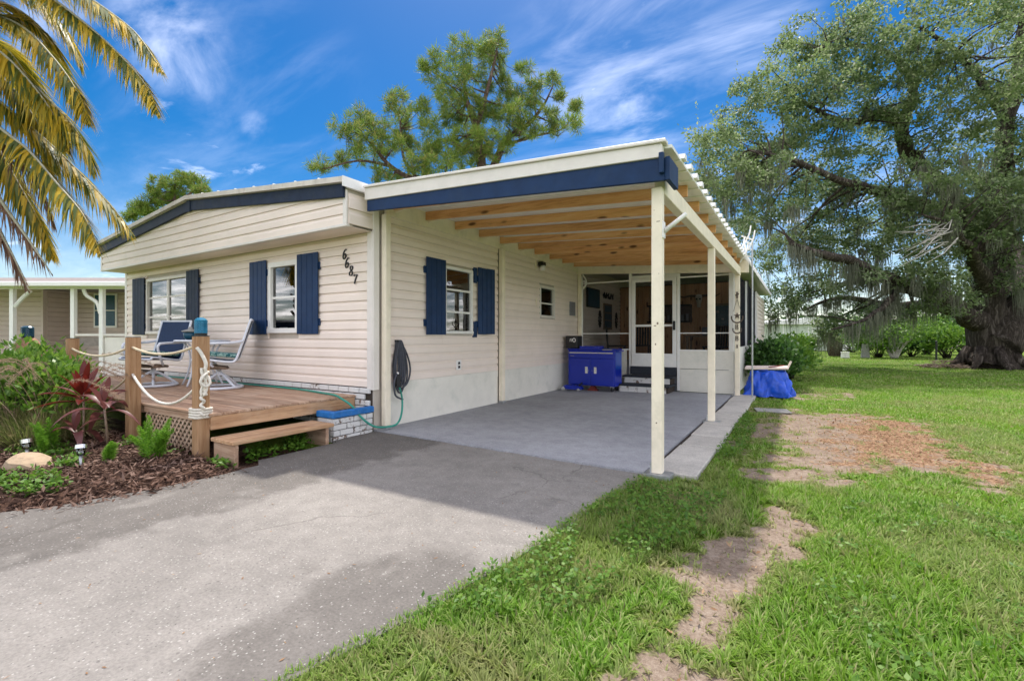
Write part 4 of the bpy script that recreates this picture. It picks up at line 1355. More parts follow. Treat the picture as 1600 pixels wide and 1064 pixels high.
# hanging metal ornament on the rear post
ho = thing('star_wind_ornament', 'rusty star and horseshoe ornament hanging on the rear carport post', 'ornament', (-1.055, 10.48, 1.3))
OY = 10.472
def flat_ring(mb, cx, cz, r, w, a0=0, a1=2 * PI, n=22):
    for i in range(n):
        t0, t1 = a0 + (a1 - a0) * i / n, a0 + (a1 - a0) * (i + 1) / n
        mb.bar((cx + r * math.cos(t0), OY, cz + r * math.sin(t0)), (cx + r * math.cos(t1), OY, cz + r * math.sin(t1)), w, 0.008, (0, 1, 0))
    return mb
flat_ring(MB(), -1.055, 1.60, 0.105, 0.026, PI * 0.9, PI * 2.1).build('horseshoe', 'horn', ho)
sp = []
for i in range(10):
    a = PI / 2 + i * PI / 5
    r = 0.07 if i % 2 == 0 else 0.028
    sp.append((-1.055 + r * math.cos(a), 1.635 + r * math.sin(a)))
MB().prism(sp, OY - 0.006, OY + 0.006, 'y').build('star', 'horn', ho)
flat_ring(MB(), -1.055, 1.36, 0.08, 0.024, PI * 0.9, PI * 2.1).build('horseshoe', 'horn', ho)
for z in (1.41, 1.18):
    b_ = MB().box(-1.085, -1.07, OY - 0.006, OY + 0.006, z - 0.05, z + 0.05)
    flat_ring(b_, -1.062, z + 0.025, 0.022, 0.014, -PI / 2, PI / 2, 8)
    flat_ring(b_, -1.062, z - 0.025, 0.025, 0.014, -PI / 2, PI / 2, 8)
    b_.build('letter_b', 'horn', ho)
for s in (-1, 1):
    MB().bar((-1.055, OY, 1.98), (-1.055 + s * 0.07, OY, 1.72), 0.006, 0.006).build('hanger_wire', 'horn', ho)
MB().box(-1.07, -1.04, OY - 0.006, OY + 0.006, 1.99, 2.12).bar((-1.09, OY, 2.05), (-1.02, OY, 2.08), 0.02, 0.01, (0, 1, 0)).build('cross', 'horn', ho)
MB().bar((-1.055, OY, 1.05), (-1.055, OY, 0.98), 0.022, 0.01, (0, 1, 0)).build('pendant', 'horn', ho)
# wall light under the carport roof
wl_ = thing('wall_light', 'small black porch light under the carport ledger', 'light', (XR + 0.05, 8.67, 2.70))
MB().box(XR + 0.02, XR + 0.14, 8.60, 8.76, 2.70, 2.775).build('housing', 'black', wl_, bevel=0.01)
MB().lathe([(0.03, 0.0), (0.055, 0.015), (0.062, 0.06), (0.045, 0.10)], (XR + 0.10, 8.68, 2.60), 14).build('glass_shade', 'white', wl_, smooth=True)
MB().box(XR + 0.02, XR + 0.04, 8.50, 8.52, 2.60, 2.80).build('conduit', 'cream', wl_)
# ------------------------------------------------------------------ deck
DZ = 0.445
dk = thing('wooden_deck', 'weathered wooden front deck with lattice and squat posts', 'deck', (-7.8, 3.3, 0))
DX0, DX1 = -11.4, -4.95
y = 2.37
while y < 4.14:
    b = MB()
    o1 = random.uniform(-0.008, 0.008)
    b.box(DX0, DX1 + o1, y, min(y + 0.134, 4.165), DZ - 0.030, DZ + random.uniform(-0.002, 0.002))
    b.build('deck_board', 'deck', dk, bevel=0.006)
    y += 0.1395
MB().box(DX1 - 0.045, DX1 - 0.006, 2.39, 4.15, DZ - 0.165, DZ - 0.031).build('rim_board', 'decky', dk, bevel=0.004)
MB().box(DX0, DX1 - 0.046, 2.42, 2.46, DZ - 0.13, DZ - 0.031).build('rim_board', 'deck', dk, bevel=0.004)
for x in (-6.0, -7.2, -8.4):
    MB().box(x - 0.02, x + 0.02, 2.47, 4.1, DZ - 0.16, DZ - 0.031).build('floor_joist', 'deck', dk)
MB().box(-5.06, -4.97, 3.70, 3.79, 0, DZ - 0.166).build('support_post', 'deckz', dk)
def deck_post(x, y, z):
    p = MB().box(x - 0.058, x + 0.058, y - 0.058, y + 0.058, -0.05, z - 0.006).build('post', 'deckz', dk, bevel=0.008)
    MB().box(x - 0.056, x + 0.056, y - 0.056, y + 0.056, z - 0.0059, z).build('post_top', 'black', p)
    return p
deck_post(-5.05, 2.34, 1.215)
deck_post(-6.50, 2.30, 1.205)
deck_post(-8.35, 2.28, 1.19)
deck_post(-10.3, 2.28, 1.19)
# lattice: crossed slats with thickness in two layers
lp = MB().box(-6.44, -5.11, 2.415, 2.425, 0.30, 0.325).build('lattice_panel', 'lattice', dk)
def lattice(x0, x1, z0, z1, parent):
    step, w = 0.088, 0.026
    for lay, s in ((0, 1), (1, -1)):
        c = x0 - (z1 - z0)
        while c < x1 + (z1 - z0):
            # line x = c + s*(z - z0) for s=1 ; mirrored for s=-1
            if s > 0:
                pa, pb = [c, z0], [c + (z1 - z0), z1]
            else:
                pa, pb = [c + (z1 - z0), z0], [c, z1]
            def cl(p, q):
                p = list(p)
                for lim, lo in ((x0, True), (x1, False)):
                    if (p[0] < lim) == lo and p[0] != lim:
                        t = (lim - p[0]) / (q[0] - p[0])
                        p = [lim, p[1] + (q[1] - p[1]) * t]
                return p
            if max(pa[0], pb[0]) > x0 + 0.02 and min(pa[0], pb[0]) < x1 - 0.02:
                qa, qb = cl(pa, pb), cl(pb, pa)
                if abs(qa[1] - qb[1]) > 0.03:
                    yy_ = 2.400 + lay * 0.0065
                    MB().bar((qa[0], yy_, qa[1]), (qb[0], yy_, qb[1]), w, 0.006, (0, 1, 0)).build('lattice_slat', 'lattice', parent)
            c += step
lattice(-6.44, -5.11, 0.02, 0.375, lp)
MB().box(-6.44, -5.11, 2.384, 2.3955, 0.345, 0.41).build('lattice_rail', 'deck', dk)
# step beside the deck
sp_ = thing('deck_step', 'single wooden step with two tread boards beside the deck', 'step', (-4.73, 2.95, 0))
for x0 in (-4.93, -4.725):
    MB().box(x0, x0 + 0.198, 2.37, 3.50, 0.178, 0.216).build('tread_board', 'decky', sp_, bevel=0.006)
for y0 in (2.395, 3.40):
    MB().box(-4.92, -4.545, y0, y0 + 0.042, -0.04, 0.177).build('side_board', 'deck', sp_, bevel=0.005)

# ------------------------------------------------------------------ ropes
def rope_obj(name, pts, r, mat, label, group=None):
    o = MB().tube(pts, r, 7).build(name, mat, smooth=True)
    return tag(o, label, 'rope', group)
A1, A2, A3, A4 = (-5.10, 2.34), (-6.45, 2.30), (-8.30, 2.28), (-10.25, 2.28)
G1 = 'ropes slung between the deck posts'
rope_obj('slung_rope', catenary((-6.445, 2.275, 1.085), (-5.10, 2.315, 1.115), 0.08), 0.0135, 'rope', 'upper pale rope sagging slightly between the two nearest deck posts', G1)
rope_obj('slung_rope', catenary((-6.445, 2.275, 0.78), (-5.10, 2.315, 0.70), 0.24), 0.0135, 'ropewhite', 'lower pale rope sagging deeply above the lattice', G1)
rope_obj('slung_rope', catenary((-8.30, 2.26, 1.05), (-6.555, 2.275, 1.085), 0.10), 0.0135, 'rope', 'upper pale rope from the second deck post off towards the shrubs', G1)
rope_obj('slung_rope', catenary((-8.30, 2.26, 0.72), (-6.555, 2.275, 0.76), 0.24), 0.012, 'rope', 'lower thin rope behind the red plant', G1)
rope_obj('slung_rope', catenary((-10.25, 2.26, 1.08), (-8.41, 2.26, 1.05), 0.10), 0.0135, 'rope', 'pale rope reaching the coral wrapped post', G1)
kr = thing('knotted_rope', 'thick white rope knotted and wrapped round the nearest deck post', 'rope', (-4.985, 2.30, 0.45))
px, py = -4.978, 2.335
MB().tube(smooth_path([(-5.0, 2.279, 1.10), (px, py - 0.03, 1.05), (px + 0.03, py, 0.95), (px + 0.02, py, 0.88)], 6), 0.017, 7).build('hanging_strand', 'ropewhite', kr, smooth=True)
for k in range(3):
    t0 = k * 2.1
    MB().tube(smooth_path([(px + 0.02 + 0.012 * math.cos(t0 + i * .5), py - 0.01 + 0.022 * math.sin(t0 + i * 0.9), 0.90 - 0.045 * i) for i in range(7)], 5), 0.013, 7).build('strand', 'ropewhite', kr, smooth=True)
MB().tube(smooth_path([(px + .02, py + .03, .86), (px + .05, py - .02, .83), (px + .04, py - .05, .77), (px + .05, py - .01, .72), (px + .05, py + .03, .75), (px + .03, py + .02, .82)], 6), 0.013, 7).build('knot', 'ropewhite', kr, smooth=True)
pts = []
for i in range(40):
    a = i * 0.5
    pts.append((px + 0.012 + 0.012 * math.cos(a), py - 0.02 + 0.014 * math.sin(a), 0.66 - i * 0.0058))
MB().tube(pts, 0.014, 7).build('twisted_strand', 'ropewhite', kr, smooth=True)
for k in range(4):
    z = 0.415 + k * 0.026
    c = []
    for i in range(21):
        a = 2 * PI * i / 20
        ca_, sa_ = math.cos(a), math.sin(a)
        m_ = max(abs(ca_), abs(sa_))
        c.append((-5.05 + 0.075 * ca_ / m_ * (0.92 + 0.08 * m_), 2.34 + 0.075 * sa_ / m_, z))
    MB().tube(c, 0.0135, 7, cap=False).build('wrap', 'ropewhite', kr, smooth=True)

# ------------------------------------------------------------------ lanterns
def lantern(x, y, z, h, r, mat, lab, group):
    t = thing('lantern', lab, 'lantern', (x, y, z), 0, group)
    MB().lathe([(r * 1.0, 0.0), (r * 1.02, 0.02), (r * 0.9, 0.025)], (x, y, z), 20).build('foot', 'black', t)
    b = MB()
    n, rows = 12, 5
    hh = h * 0.60
    for i in range(n):
        for j in range(rows):
            t0 = 2 * PI * i / n
            z0 = z + 0.026 + hh * j / rows
            z1 = z0 + hh / rows
            for sgn in (-1, 1):
                pa = (x + r * math.cos(t0), y + r * math.sin(t0), z0)
                t1 = t0 + sgn * 2 * PI / n
                pb = (x + r * math.cos(t1), y + r * math.sin(t1), z1)
                b.bar(pa, pb, r * 0.15, 0.005, (math.cos(t0), math.sin(t0), 0))
    b.lathe([(r * 1.03, 0.026), (r * 1.03, 0.04), (r, 0.041)], (x, y, z), n)
    b.build('pierced_side', mat, t)
    MB().lathe([(r * 0.84, 0.027), (r * 0.84, 0.02 + hh)], (x, y, z), n).build('inner_cylinder', 'tealdark' if mat == 'teal' else 'black', t)
    MB().lathe([(r * 1.03, 0.026 + hh), (r * 1.06, 0.04 + hh), (r * 0.98, h * 0.82), (r * 0.72, h * 0.90), (r * 0.35, h * 0.94), (r * 0.1, h * 0.945)], (x, y, z), n).build('cap', mat, t, smooth=False)
    MB().lathe([(r * 0.16, h * 0.94), (r * 0.22, h * 0.965), (r * 0.1, h)], (x, y, z), 10).build('finial', 'rope', t, smooth=True)
    return t
lantern(-5.05, 2.34, 1.216, 0.19, 0.054, 'teal', 'turquoise pierced lantern on the nearest deck post', 'lanterns on the deck posts')
lantern(-10.3, 2.28, 1.191, 0.20, 0.075, 'tealdark', 'dark teal lantern on the coral wrapped far deck post', 'lanterns on the deck posts')
cw = thing('post_wrap', 'coral coloured shaggy wrap round the far deck post', 'post wrap', (-10.3, 2.28, 0.8))
b = MB()
b.lathe([(0.10, 0.70), (0.16, 0.78), (0.185, 0.90), (0.16, 1.05), (0.12, 1.15), (0.085, 1.185)], (-10.3, 2.28, 0), 18)
b.build('wrap_body', 'post_stub', cw, smooth=True)
b = MB()
for i in range(160):
    a, z = random.uniform(0, 2 * PI), random.uniform(0.72, 1.16)
    r = 0.16 if z < 1.05 else 0.115
    p = Vector((-10.3 + r * math.cos(a), 2.28 + r * math.sin(a), z))
    b.bar(p, p + Vector((0.04 * math.cos(a), 0.04 * math.sin(a), -0.07)), 0.012, 0.005)
b.build('fringe', 'post_stub', cw)

# ------------------------------------------------------------------ patio chairs and table
def patio_chair(x, y, ang, lab):
    """swivel rocker facing local +y"""
    c = thing('patio_chair', lab, 'chair', (x, y, DZ + 0.003), ang - PI / 2, 'navy sling chairs on the deck')
    n = 26
    ring = [(0.30 * math.cos(2 * PI * i / n), 0.30 * math.sin(2 * PI * i / n), 0.022) for i in range(n + 1)]
    MB().tube(ring, 0.020, 8, cap=False).build('base_ring', 'aluwhite', c, local=True, smooth=True)
    for k in range(4):
        a = PI / 4 + k * PI / 2
        MB().tube(smooth_path([(0.04 * math.cos(a), 0.04 * math.sin(a), 0.22), (0.12 * math.cos(a), 0.12 * math.sin(a), 0.17), (0.30 * math.cos(a), 0.30 * math.sin(a), 0.03)], 4), 0.019, 8).build('leg', 'aluwhite', c, local=True, smooth=True)
    MB().lathe([(0.045, 0.19), (0.05, 0.23), (0.032, 0.25), (0.032, 0.285)], (0, 0, 0), 14).build('hub', 'aluwhite', c, local=True, smooth=True)
    MB().box(-0.13, 0.13, -0.12, 0.12, 0.286, 0.305).tube([(-0.15, -0.1, 0.30), (-0.15, 0.12, 0.335)], 0.02, 8).tube([(0.15, -0.1, 0.30), (0.15, 0.12, 0.335)], 0.02, 8).build('rocker_plate', 'bracket', c, local=True)
    prof = [(0.30, 0.425), (0.27, 0.452), (0.18, 0.445), (0.0, 0.415), (-0.17, 0.395), (-0.225, 0.42), (-0.26, 0.50), (-0.33, 0.72), (-0.41, 0.98), (-0.425, 1.01)]
    sp2 = [(p.y, p.z) for p in smooth_path([(0, a, b_) for a, b_ in prof], 4)]
    for sx in (-1, 1):
        MB().tube([(sx * 0.265, a, b_) for a, b_ in sp2], 0.017, 8).build('side_rail', 'aluwhite', c, local=True, smooth=True)
        MB().tube(smooth_path([(sx * 0.275, -0.335, 0.70), (sx * 0.30, -0.2, 0.675), (sx * 0.31, 0.05, 0.665), (sx * 0.305, 0.20, 0.655)], 4), 0.019, 8).build('armrest', 'aluwhite', c, local=True, smooth=True)
        MB().tube(smooth_path([(sx * 0.305, 0.19, 0.655), (sx * 0.30, 0.22, 0.60), (sx * 0.285, 0.16, 0.44), (sx * 0.22, 0.05, 0.33)], 4), 0.018, 8).build('arm_support', 'aluwhite', c, local=True, smooth=True)
    MB().tube([(-0.265, -0.425, 1.01), (0.265, -0.425, 1.01)], 0.017, 8).build('top_rail', 'aluwhite', c, local=True, smooth=True)
    MB().tube([(-0.265, 0.30, 0.425), (0.265, 0.30, 0.425)], 0.016, 8).build('front_rail', 'aluwhite', c, local=True, smooth=True)
    b = MB()
    for i in range(len(sp2) - 1):
        (a0, z0), (a1, z1) = sp2[i], sp2[i + 1]
        d = Vector((a1 - a0, z1 - z0)).normalized()
        nx_, nz_ = d.y * 0.004, -d.x * 0.004
        b.add([(-0.25, a0 + nx_, z0 + nz_), (0.25, a0 + nx_, z0 + nz_), (0.25, a1 + nx_, z1 + nz_), (-0.25, a1 + nx_, z1 + nz_),
               (-0.25, a0 - nx_, z0 - nz_), (0.25, a0 - nx_, z0 - nz_), (0.25, a1 - nx_, z1 - nz_), (-0.25, a1 - nx_, z1 - nz_)],
              [(0, 1, 2, 3), (7, 6, 5, 4), (0, 3, 7, 4), (1, 5, 6, 2)])
    b.build('sling', 'sling', c, local=True)
    cu = MB()
    cu.box(-0.23, 0.23, -0.20, 0.24, 0.47, 0.53)
    q = cu.build('seat_cushion', 'cushion', None, local=True)
    q.location = (x, y, DZ + 0.003)
    q.rotation_euler = (0.10, 0, ang - PI / 2)
    bv = q.modifiers.new('bevel', 'BEVEL'); bv.width = 0.028; bv.segments = 3
    tag(q, ('teal patterned cushion on the chair %s' % ('left of the round table' if x < -8 else 'nearest the single window')), 'cushion', 'patterned seat cushions')
    return c
patio_chair(-8.46, 3.25, math.radians(-67), 'navy sling patio chair facing the camera left of the table')
patio_chair(-7.28, 3.62, math.radians(-122), 'navy sling patio chair seen edge-on right of the table')
tbl = thing('patio_table', 'round white glass-topped table between the two deck chairs', 'table', (-8.0, 3.72, DZ))
cx, cy = -7.97, 3.72
n = 32
MB().tube([(cx + 0.36 * math.cos(2 * PI * i / n), cy + 0.36 * math.sin(2 * PI * i / n), DZ + 0.70) for i in range(n + 1)], 0.016, 8, cap=False).build('rim', 'aluwhite', tbl, smooth=True)
MB().lathe([(0.35, 0.70), (0.35, 0.707)], (cx, cy, DZ), n).build('glass_top', 'clear', tbl)
for k in range(4):
    a = 0.5 + k * PI / 2
    MB().tube(smooth_path([(cx + r * math.cos(a), cy + r * math.sin(a), DZ + z) for r, z in ((0.34, 0.69), (0.25, 0.60), (0.20, 0.42), (0.24, 0.20), (0.33, 0.012))], 4), 0.014, 8).build('leg', 'aluwhite', tbl, smooth=True)
tl = thing('table_pot', 'small dark green lidded pot on the round table', 'pot', (-7.93, 3.60, DZ + 0.708))
MB().lathe([(0.05, 0.0), (0.085, 0.03), (0.095, 0.10), (0.075, 0.12)], (-8.05, 3.58, DZ + 0.716), 16).build('pot_body', 'tealdark', tl, smooth=True)
MB().lathe([(0.11, 0.12), (0.12, 0.135), (0.03, 0.165), (0.02, 0.20)], (-8.05, 3.58, DZ + 0.717), 16).build('pot_lid', 'granite', tl, smooth=True)

# ------------------------------------------------------------------ brick planter at the corner
pl = thing('brick_planter', 'peeling white brick planter with a bright blue rim', 'planter', (-4.78, 3.86, 0))
PX0, PX1, PY0, PY1 = -4.92, -4.62, 3.56, 4.16
MB().box(PX0 + 0.035, PX1 - 0.035, PY0 + 0.035, PY1 - 0.001, -0.05, 0.285).build('soil', 'soil', pl)
for r_ in range(4):
    z = -0.035 + r_ * 0.071
    off = 0.1 if r_ % 2 else 0.0
    s = PY0 + (0.0 if r_ % 2 else 0.0)
    y = PY0 - off + 0.0
    while y < PY1 - 0.01:
        a, b_ = max(y, PY0 + 0.001), min(y + 0.196, PY1)
        if b_ - a > 0.02:
            e = random.uniform(-0.003, 0.003)
            MB().box(PX1 - 0.034, PX1 + e, a, b_ - 0.006, z, z + 0.063).build('brick', 'brick', pl, bevel=0.006)
        y += 0.2
    x = PX0 - (0 if r_ % 2 else 0.1)
    while x < PX1 - 0.05:
        a, b_ = max(x, PX0), min(x + 0.196, PX1 - 0.036)
        if b_ - a > 0.02:
            MB().box(a, b_ - 0.004, PY0 + random.uniform(-0.003, 0.003), PY0 + 0.034, z, z + 0.063).build('brick', 'brick', pl, bevel=0.006)
        x += 0.2
rm = MB()
rm.box(PX1 - 0.07, PX1 + 0.02, PY0 - 0.02, PY1, 0.25, 0.325).box(PX0, PX1 - 0.071, PY0 - 0.02, PY0 + 0.07, 0.25, 0.325)
rm.build('rim', 'bluerim', pl, bevel=0.01)

# ------------------------------------------------------------------ hoses
gh = rope_obj('garden_hose', smooth_path([(-10.5, 4.10, DZ + .018), (-9.0, 4.12, DZ + .018), (-7.9, 4.07, DZ + .02), (-6.9, 4.10, DZ + .018), (-6.0, 4.06, DZ + .02), (-5.3, 3.95, DZ + .02), (-5.0, 3.88, DZ + .02), (-4.86, 3.86, DZ - 0.01), (-4.70, 3.88, 0.36), (-4.58, 3.95, 0.20), (-4.53, 4.08, 0.09), (-4.50, 4.24, 0.055), (-4.47, 4.42, 0.07), (-4.52, 4.56, 0.20), (-4.56, 4.60, 0.40), (-4.585, 4.56, 0.56)], 6), 0.0135, 'hosegreen', 'green garden hose lying along the deck and over the planter')
gh['category'] = 'hose'
hc = thing('hose_coil', 'dark grey hose hung in long loops on the side wall', 'hose', (XR + 0.05, 4.58, 0.6))
for k in range(7):
    w = 0.035 + 0.018 * k
    d = 0.02 + 0.012 * (k % 4)
    lo = 0.60 - 0.05 * (k % 4)
    c0 = 4.555 + 0.008 * k
    pts = []
    for i in range(25):
        a = 2 * PI * i / 24
        pts.append((XR + 0.03 + d + 0.01 * math.sin(a), c0 + w * math.sin(a) * (0.75 - 0.35 * math.cos(a)), (1.155 + lo) / 2 + (1.155 - lo) / 2 * math.cos(a)))
    MB().tube(pts, 0.0125, 7, cap=False).build('loop', 'hoseblack', hc, smooth=True)
MB().tube(smooth_path([(XR + .07, 4.60, 1.15), (XR + .07, 4.72, 0.98), (XR + .07, 4.79, 0.78), (XR + .07, 4.76, 0.62), (XR + .07, 4.68, 0.54), (XR + .07, 4.60, 0.66)], 6), 0.0125, 7).build('loop', 'hoseblack', hc, smooth=True)
MB().tube(smooth_path([(XR + .11, 4.50, .72), (XR + .12, 4.44, .60), (XR + .12, 4.46, .44), (XR + .11, 4.56, .38), (XR + .10, 4.62, .36)], 6), 0.0125, 7).build('loop', 'hoseblack', hc, smooth=True)
MB().box(XR + 0.07, XR + 0.13, 4.49, 4.56, 0.53, 0.70).build('timer_box', 'black', hc, bevel=0.012)
for p in ((XR + 0.10, 4.525, 0.705), (XR + 0.085, 4.56, 0.545)):
    MB().lathe([(0.013, 0), (0.016, 0.012), (0.012, 0.03)], p, 10).build('connector', 'white', hc, smooth=True)
MB().box(XR + 0.022, XR + 0.09, 4.545, 4.60, 1.135, 1.165).build('wall_hook', 'black', hc)

# ------------------------------------------------------------------ tool cabinet and what stands round it
TC = thing('tool_cabinet', 'bright blue two-door rolling tool cabinet under the carport', 'tool cabinet', (-4.03, 10.0, 0.012))
x0, x1, y0, y1 = -4.46, -3.36, 9.72, 10.18
MB().box(x0, x1, y0 + 0.012, y1, 0.13, 0.915).build('cabinet_body', 'cabblue', TC, bevel=0.008)
MB().box(x0 - 0.012, x1 + 0.012, y0 - 0.006, y1 + 0.01, 0.916, 0.945).build('worktop', 'cabblue', TC, bevel=0.006)
MB().box(x0 + 0.03, x1 - 0.03, y0 - 0.004, y0 + 0.011, 0.735, 0.905).build('drawer', 'cabblue', TC, bevel=0.006)
MB().box(x0 + 0.04, x1 - 0.04, y0 - 0.022, y0 - 0.0041, 0.842, 0.866).build('drawer_pull', 'chrome', TC, bevel=0.003)
MB().box(x0 + 0.06, x0 + 0.15, y0 - 0.008, y0 - 0.0041, 0.775, 0.79).build('maker_plate', 'grey', TC)
MB().box(x1 - 0.28, x1 - 0.06, y0 - 0.009, y0 - 0.0061, 0.918, 0.94).build('tool_label', 'granite', TC)
for i, (a, b_) in enumerate(((x0 + 0.03, -3.914), (-3.906, x1 - 0.03))):
    d = MB().box(a, b_, y0 - 0.004, y0 + 0.011, 0.15, 0.725).build('door', 'cabblue', TC, bevel=0.006)
    hx = (b_ - 0.13) if i == 0 else (a + 0.07)
    MB().box(hx, hx + 0.062, y0 - 0.009, y0 - 0.0041, 0.40, 0.545).build('handle', 'chrome', d, bevel=0.003)
    MB().lathe([(0.008, 0.0), (0.008, 0.01)], ((b_ - 0.04) if i == 0 else (a + 0.03), y0 - 0.008, 0.46), 8).build('lock', 'chrome', d)
MB().box(x1 + 0.001, x1 + 0.006, y0 + 0.05, y1 - 0.03, 0.50, 0.90).build('side_panel', 'cabblue2', TC)
MB().tube([(x1 + 0.013, y0 + 0.06, 0.89), (x1 + 0.06, y0 + 0.06, 0.90), (x1 + 0.06, y1 - 0.06, 0.90), (x1 + 0.013, y1 - 0.06, 0.89)], 0.014, 8).build('push_bar', 'cabblue', TC)
for cx_ in (x0 + 0.09, x1 - 0.09):
    for cy_ in (y0 + 0.09, y1 - 0.08):
        w = MB().tube([(cx_ - 0.02, cy_, 0.066), (cx_ + 0.02, cy_, 0.066)], 0.053, 14).build('caster', 'black', TC)
        MB().box(cx_ - 0.032, cx_ + 0.032, cy_ - 0.02, cy_ + 0.03, 0.085, 0.13).build('fork', 'chrome', w)
bs = thing('black_speaker_box', 'black box with a white emblem on the tool cabinet', 'box', (-4.38, 9.95, 0.946))
MB().box(-4.56, -4.27, 9.80, 10.1, 0.946, 1.235).build('case', 'black', bs, bevel=0.015)
b = MB()
for (dx, dz, w, hh) in ((-0.055, 0.0, 0.03, 0.075), (-0.015, 0.0, 0.03, 0.075)):
    b.prism([(-4.40 + dx, 1.10), (-4.40 + dx + 0.012, 1.10), (-4.40 + dx + 0.03, 1.17), (-4.40 + dx + 0.012, 1.17)], 9.7965, 9.7995, 'y')
flat = []
for i in range(18):
    a = 2 * PI * i / 18
    flat.append((-4.345 + 0.042 * math.cos(a), 1.135 + 0.05 * math.sin(a)))
b.prism(flat, 9.7965, 9.7995, 'y')
b.build('emblem', 'white', bs)
b = MB()
b.prism([(-4.345 + 0.024 * math.cos(2 * PI * i / 14), 1.135 + 0.032 * math.sin(2 * PI * i / 14)) for i in range(14)], 9.795, 9.7964, 'y')
b.build('emblem_hole', 'black', bs)
tr = thing('blue_tool_tray', 'low blue tray lying on top of the tool cabinet', 'tray', (-3.97, 9.95, 0.946))
MB().box(-4.20, -3.76, 9.80, 10.1, 0.946, 0.955).build('tray_floor', 'cabblue', tr)
for a in ((-4.20, -3.76, 9.795, 9.7999), (-4.20, -3.76, 10.1001, 10.105), (-4.205, -4.2001, 9.795, 10.105), (-3.7599, -3.755, 9.795, 10.105)):
    MB().box(a[0], a[1], a[2], a[3], 0.946, 1.0).build('tray_side', 'cabblue', tr)
jk = thing('floor_jack', 'low dark blue floor jack with bright wheels before the tool cabinet', 'floor jack', (-4.27, 9.5, 0.012))
MB().prism([(-4.50, 0.05), (-4.50, 0.10), (-4.40, 0.145), (-4.10, 0.13), (-4.05, 0.09), (-4.05, 0.05)], 9.50, 9.515, 'y').build('side_plate', 'cabblue', jk)
MB().prism([(-4.50, 0.05), (-4.50, 0.10), (-4.40, 0.145), (-4.10, 0.13), (-4.05, 0.09), (-4.05, 0.05)], 9.63, 9.645, 'y').build('side_plate', 'cabblue', jk)
MB().box(-4.42, -4.12, 9.516, 9.629, 0.07, 0.12).build('lift_arm', 'black', jk)
MB().lathe([(0.045, 0.0), (0.055, 0.03), (0.03, 0.035)], (-4.35, 9.57, 0.12), 14).build('saddle', 'chrome', jk)
for (x, y, r) in ((-4.46, 9.475, 0.045), (-4.46, 9.655, 0.045), (-4.10, 9.475, 0.035), (-4.10, 9.655, 0.035)):
    MB().tube([(x, y - 0.012, r + 0.013), (x, y + 0.012, r + 0.013)], r, 14).build('wheel', 'chrome', jk)
MB().tube([(-4.14, 9.57, 0.12), (-4.05, 9.57, 0.20)], 0.02, 8).build('handle_socket', 'black', jk)
rb = thing('red_jack_stand', 'dull red jack stand under the tool cabinet', 'jack stand', (-3.9, 9.85, 0.012))
MB().box(-4.02, -3.80, 9.80, 9.92, 0.013, 0.04).prism([(-4.0, 0.0401), (-3.95, 0.115), (-3.87, 0.115), (-3.82, 0.0401)], 9.82, 9.90, 'y').build('stand', 'redpart', rb)

# ------------------------------------------------------------------ tarp pile, board, pole, mat
def tarp():
    n, m = 40, 72
    vs, fs = [], []
    for i in range(n + 1):
        for j in range(m):
            a = 2 * PI * j / m
            t = i / n
            r = 1 - 0.30 * t ** 1.3
            prof = 0.50 * (1 - (1 - t) ** 1.0)
            fold = 1 + 0.11 * math.sin(7 * a + 5 * t) * (1 - .6 * t) + 0.06 * math.sin(13 * a + 1.3 - 6 * t) + 0.035 * math.sin(23 * a + 9 * t)
            rx, ry = 0.42 * r * fold, 0.34 * r * fold
            sq = 1 / max(abs(math.cos(a)), abs(math.sin(a))) ** 0.55
            zz = prof + 0.03 * math.sin(5 * a) * t + 0.02 * math.sin(9 * a + 6 * t)
            vs.append((-0.56 + rx * sq * math.cos(a) + 0.05 * math.cos(a * 2), 10.98 + ry * sq * math.sin(a), max(0.0, zz)))
    for i in range(n):
        for j in range(m):
            j2 = (j + 1) % m
            fs.append((i * m + j, i * m + j2, (i + 1) * m + j2, (i + 1) * m + j))
    fs.append(tuple(n * m + j for j in range(m)))
    b = MB(); b.v = vs; b.f = fs
    return b
tp = tag(tarp().build('tarp_covered_pile', 'tarp', smooth=True, loc=(-0.56, 10.98, 0)), 'crumpled bright blue tarpaulin over a pile beside the porch', 'tarpaulin')
bd = thing('loose_board', 'pale pinkish board lying on the blue tarpaulin', 'board', (-0.55, 10.95, 0.52))
MB().hexa([(-0.94, 10.72, 0.535), (-0.16, 10.78, 0.555), (-0.16, 11.12, 0.58), (-0.94, 11.08, 0.56), (-0.94, 10.72, 0.575), (-0.16, 10.78, 0.595), (-0.16, 11.12, 0.62), (-0.94, 11.08, 0.60)]).build('panel', 'palepink', bd, bevel=0.006)
MB().bar((-0.5, 10.74, 0.60), (-0.25, 11.1, 0.625), 0.03, 0.012).build('strap', 'redpart', bd)
MB().bar((-0.17, 10.9, 0.60), (-0.12, 10.92, 0.72), 0.03, 0.03).build('end_bracket', 'palepink', bd)
mp_ = MB().box(-0.62, -0.12, 8.72, 9.12, -0.03, -0.012).build('rubber_mat', 'granite')
mp_.rotation_euler = (0, 0, 0.2)
tag(mp_, 'flat grey mat half sunk in the ground beside the pavers', 'mat')
an = thing('antenna_mast', 'thin grey mast with a white aerial standing beside the carport', 'antenna', (-0.77, 10.33, 0))
MB().tube([(-0.77, 10.33, 0.0), (-0.77, 10.33, 3.15)], 0.016, 8).build('mast', 'galv', an)
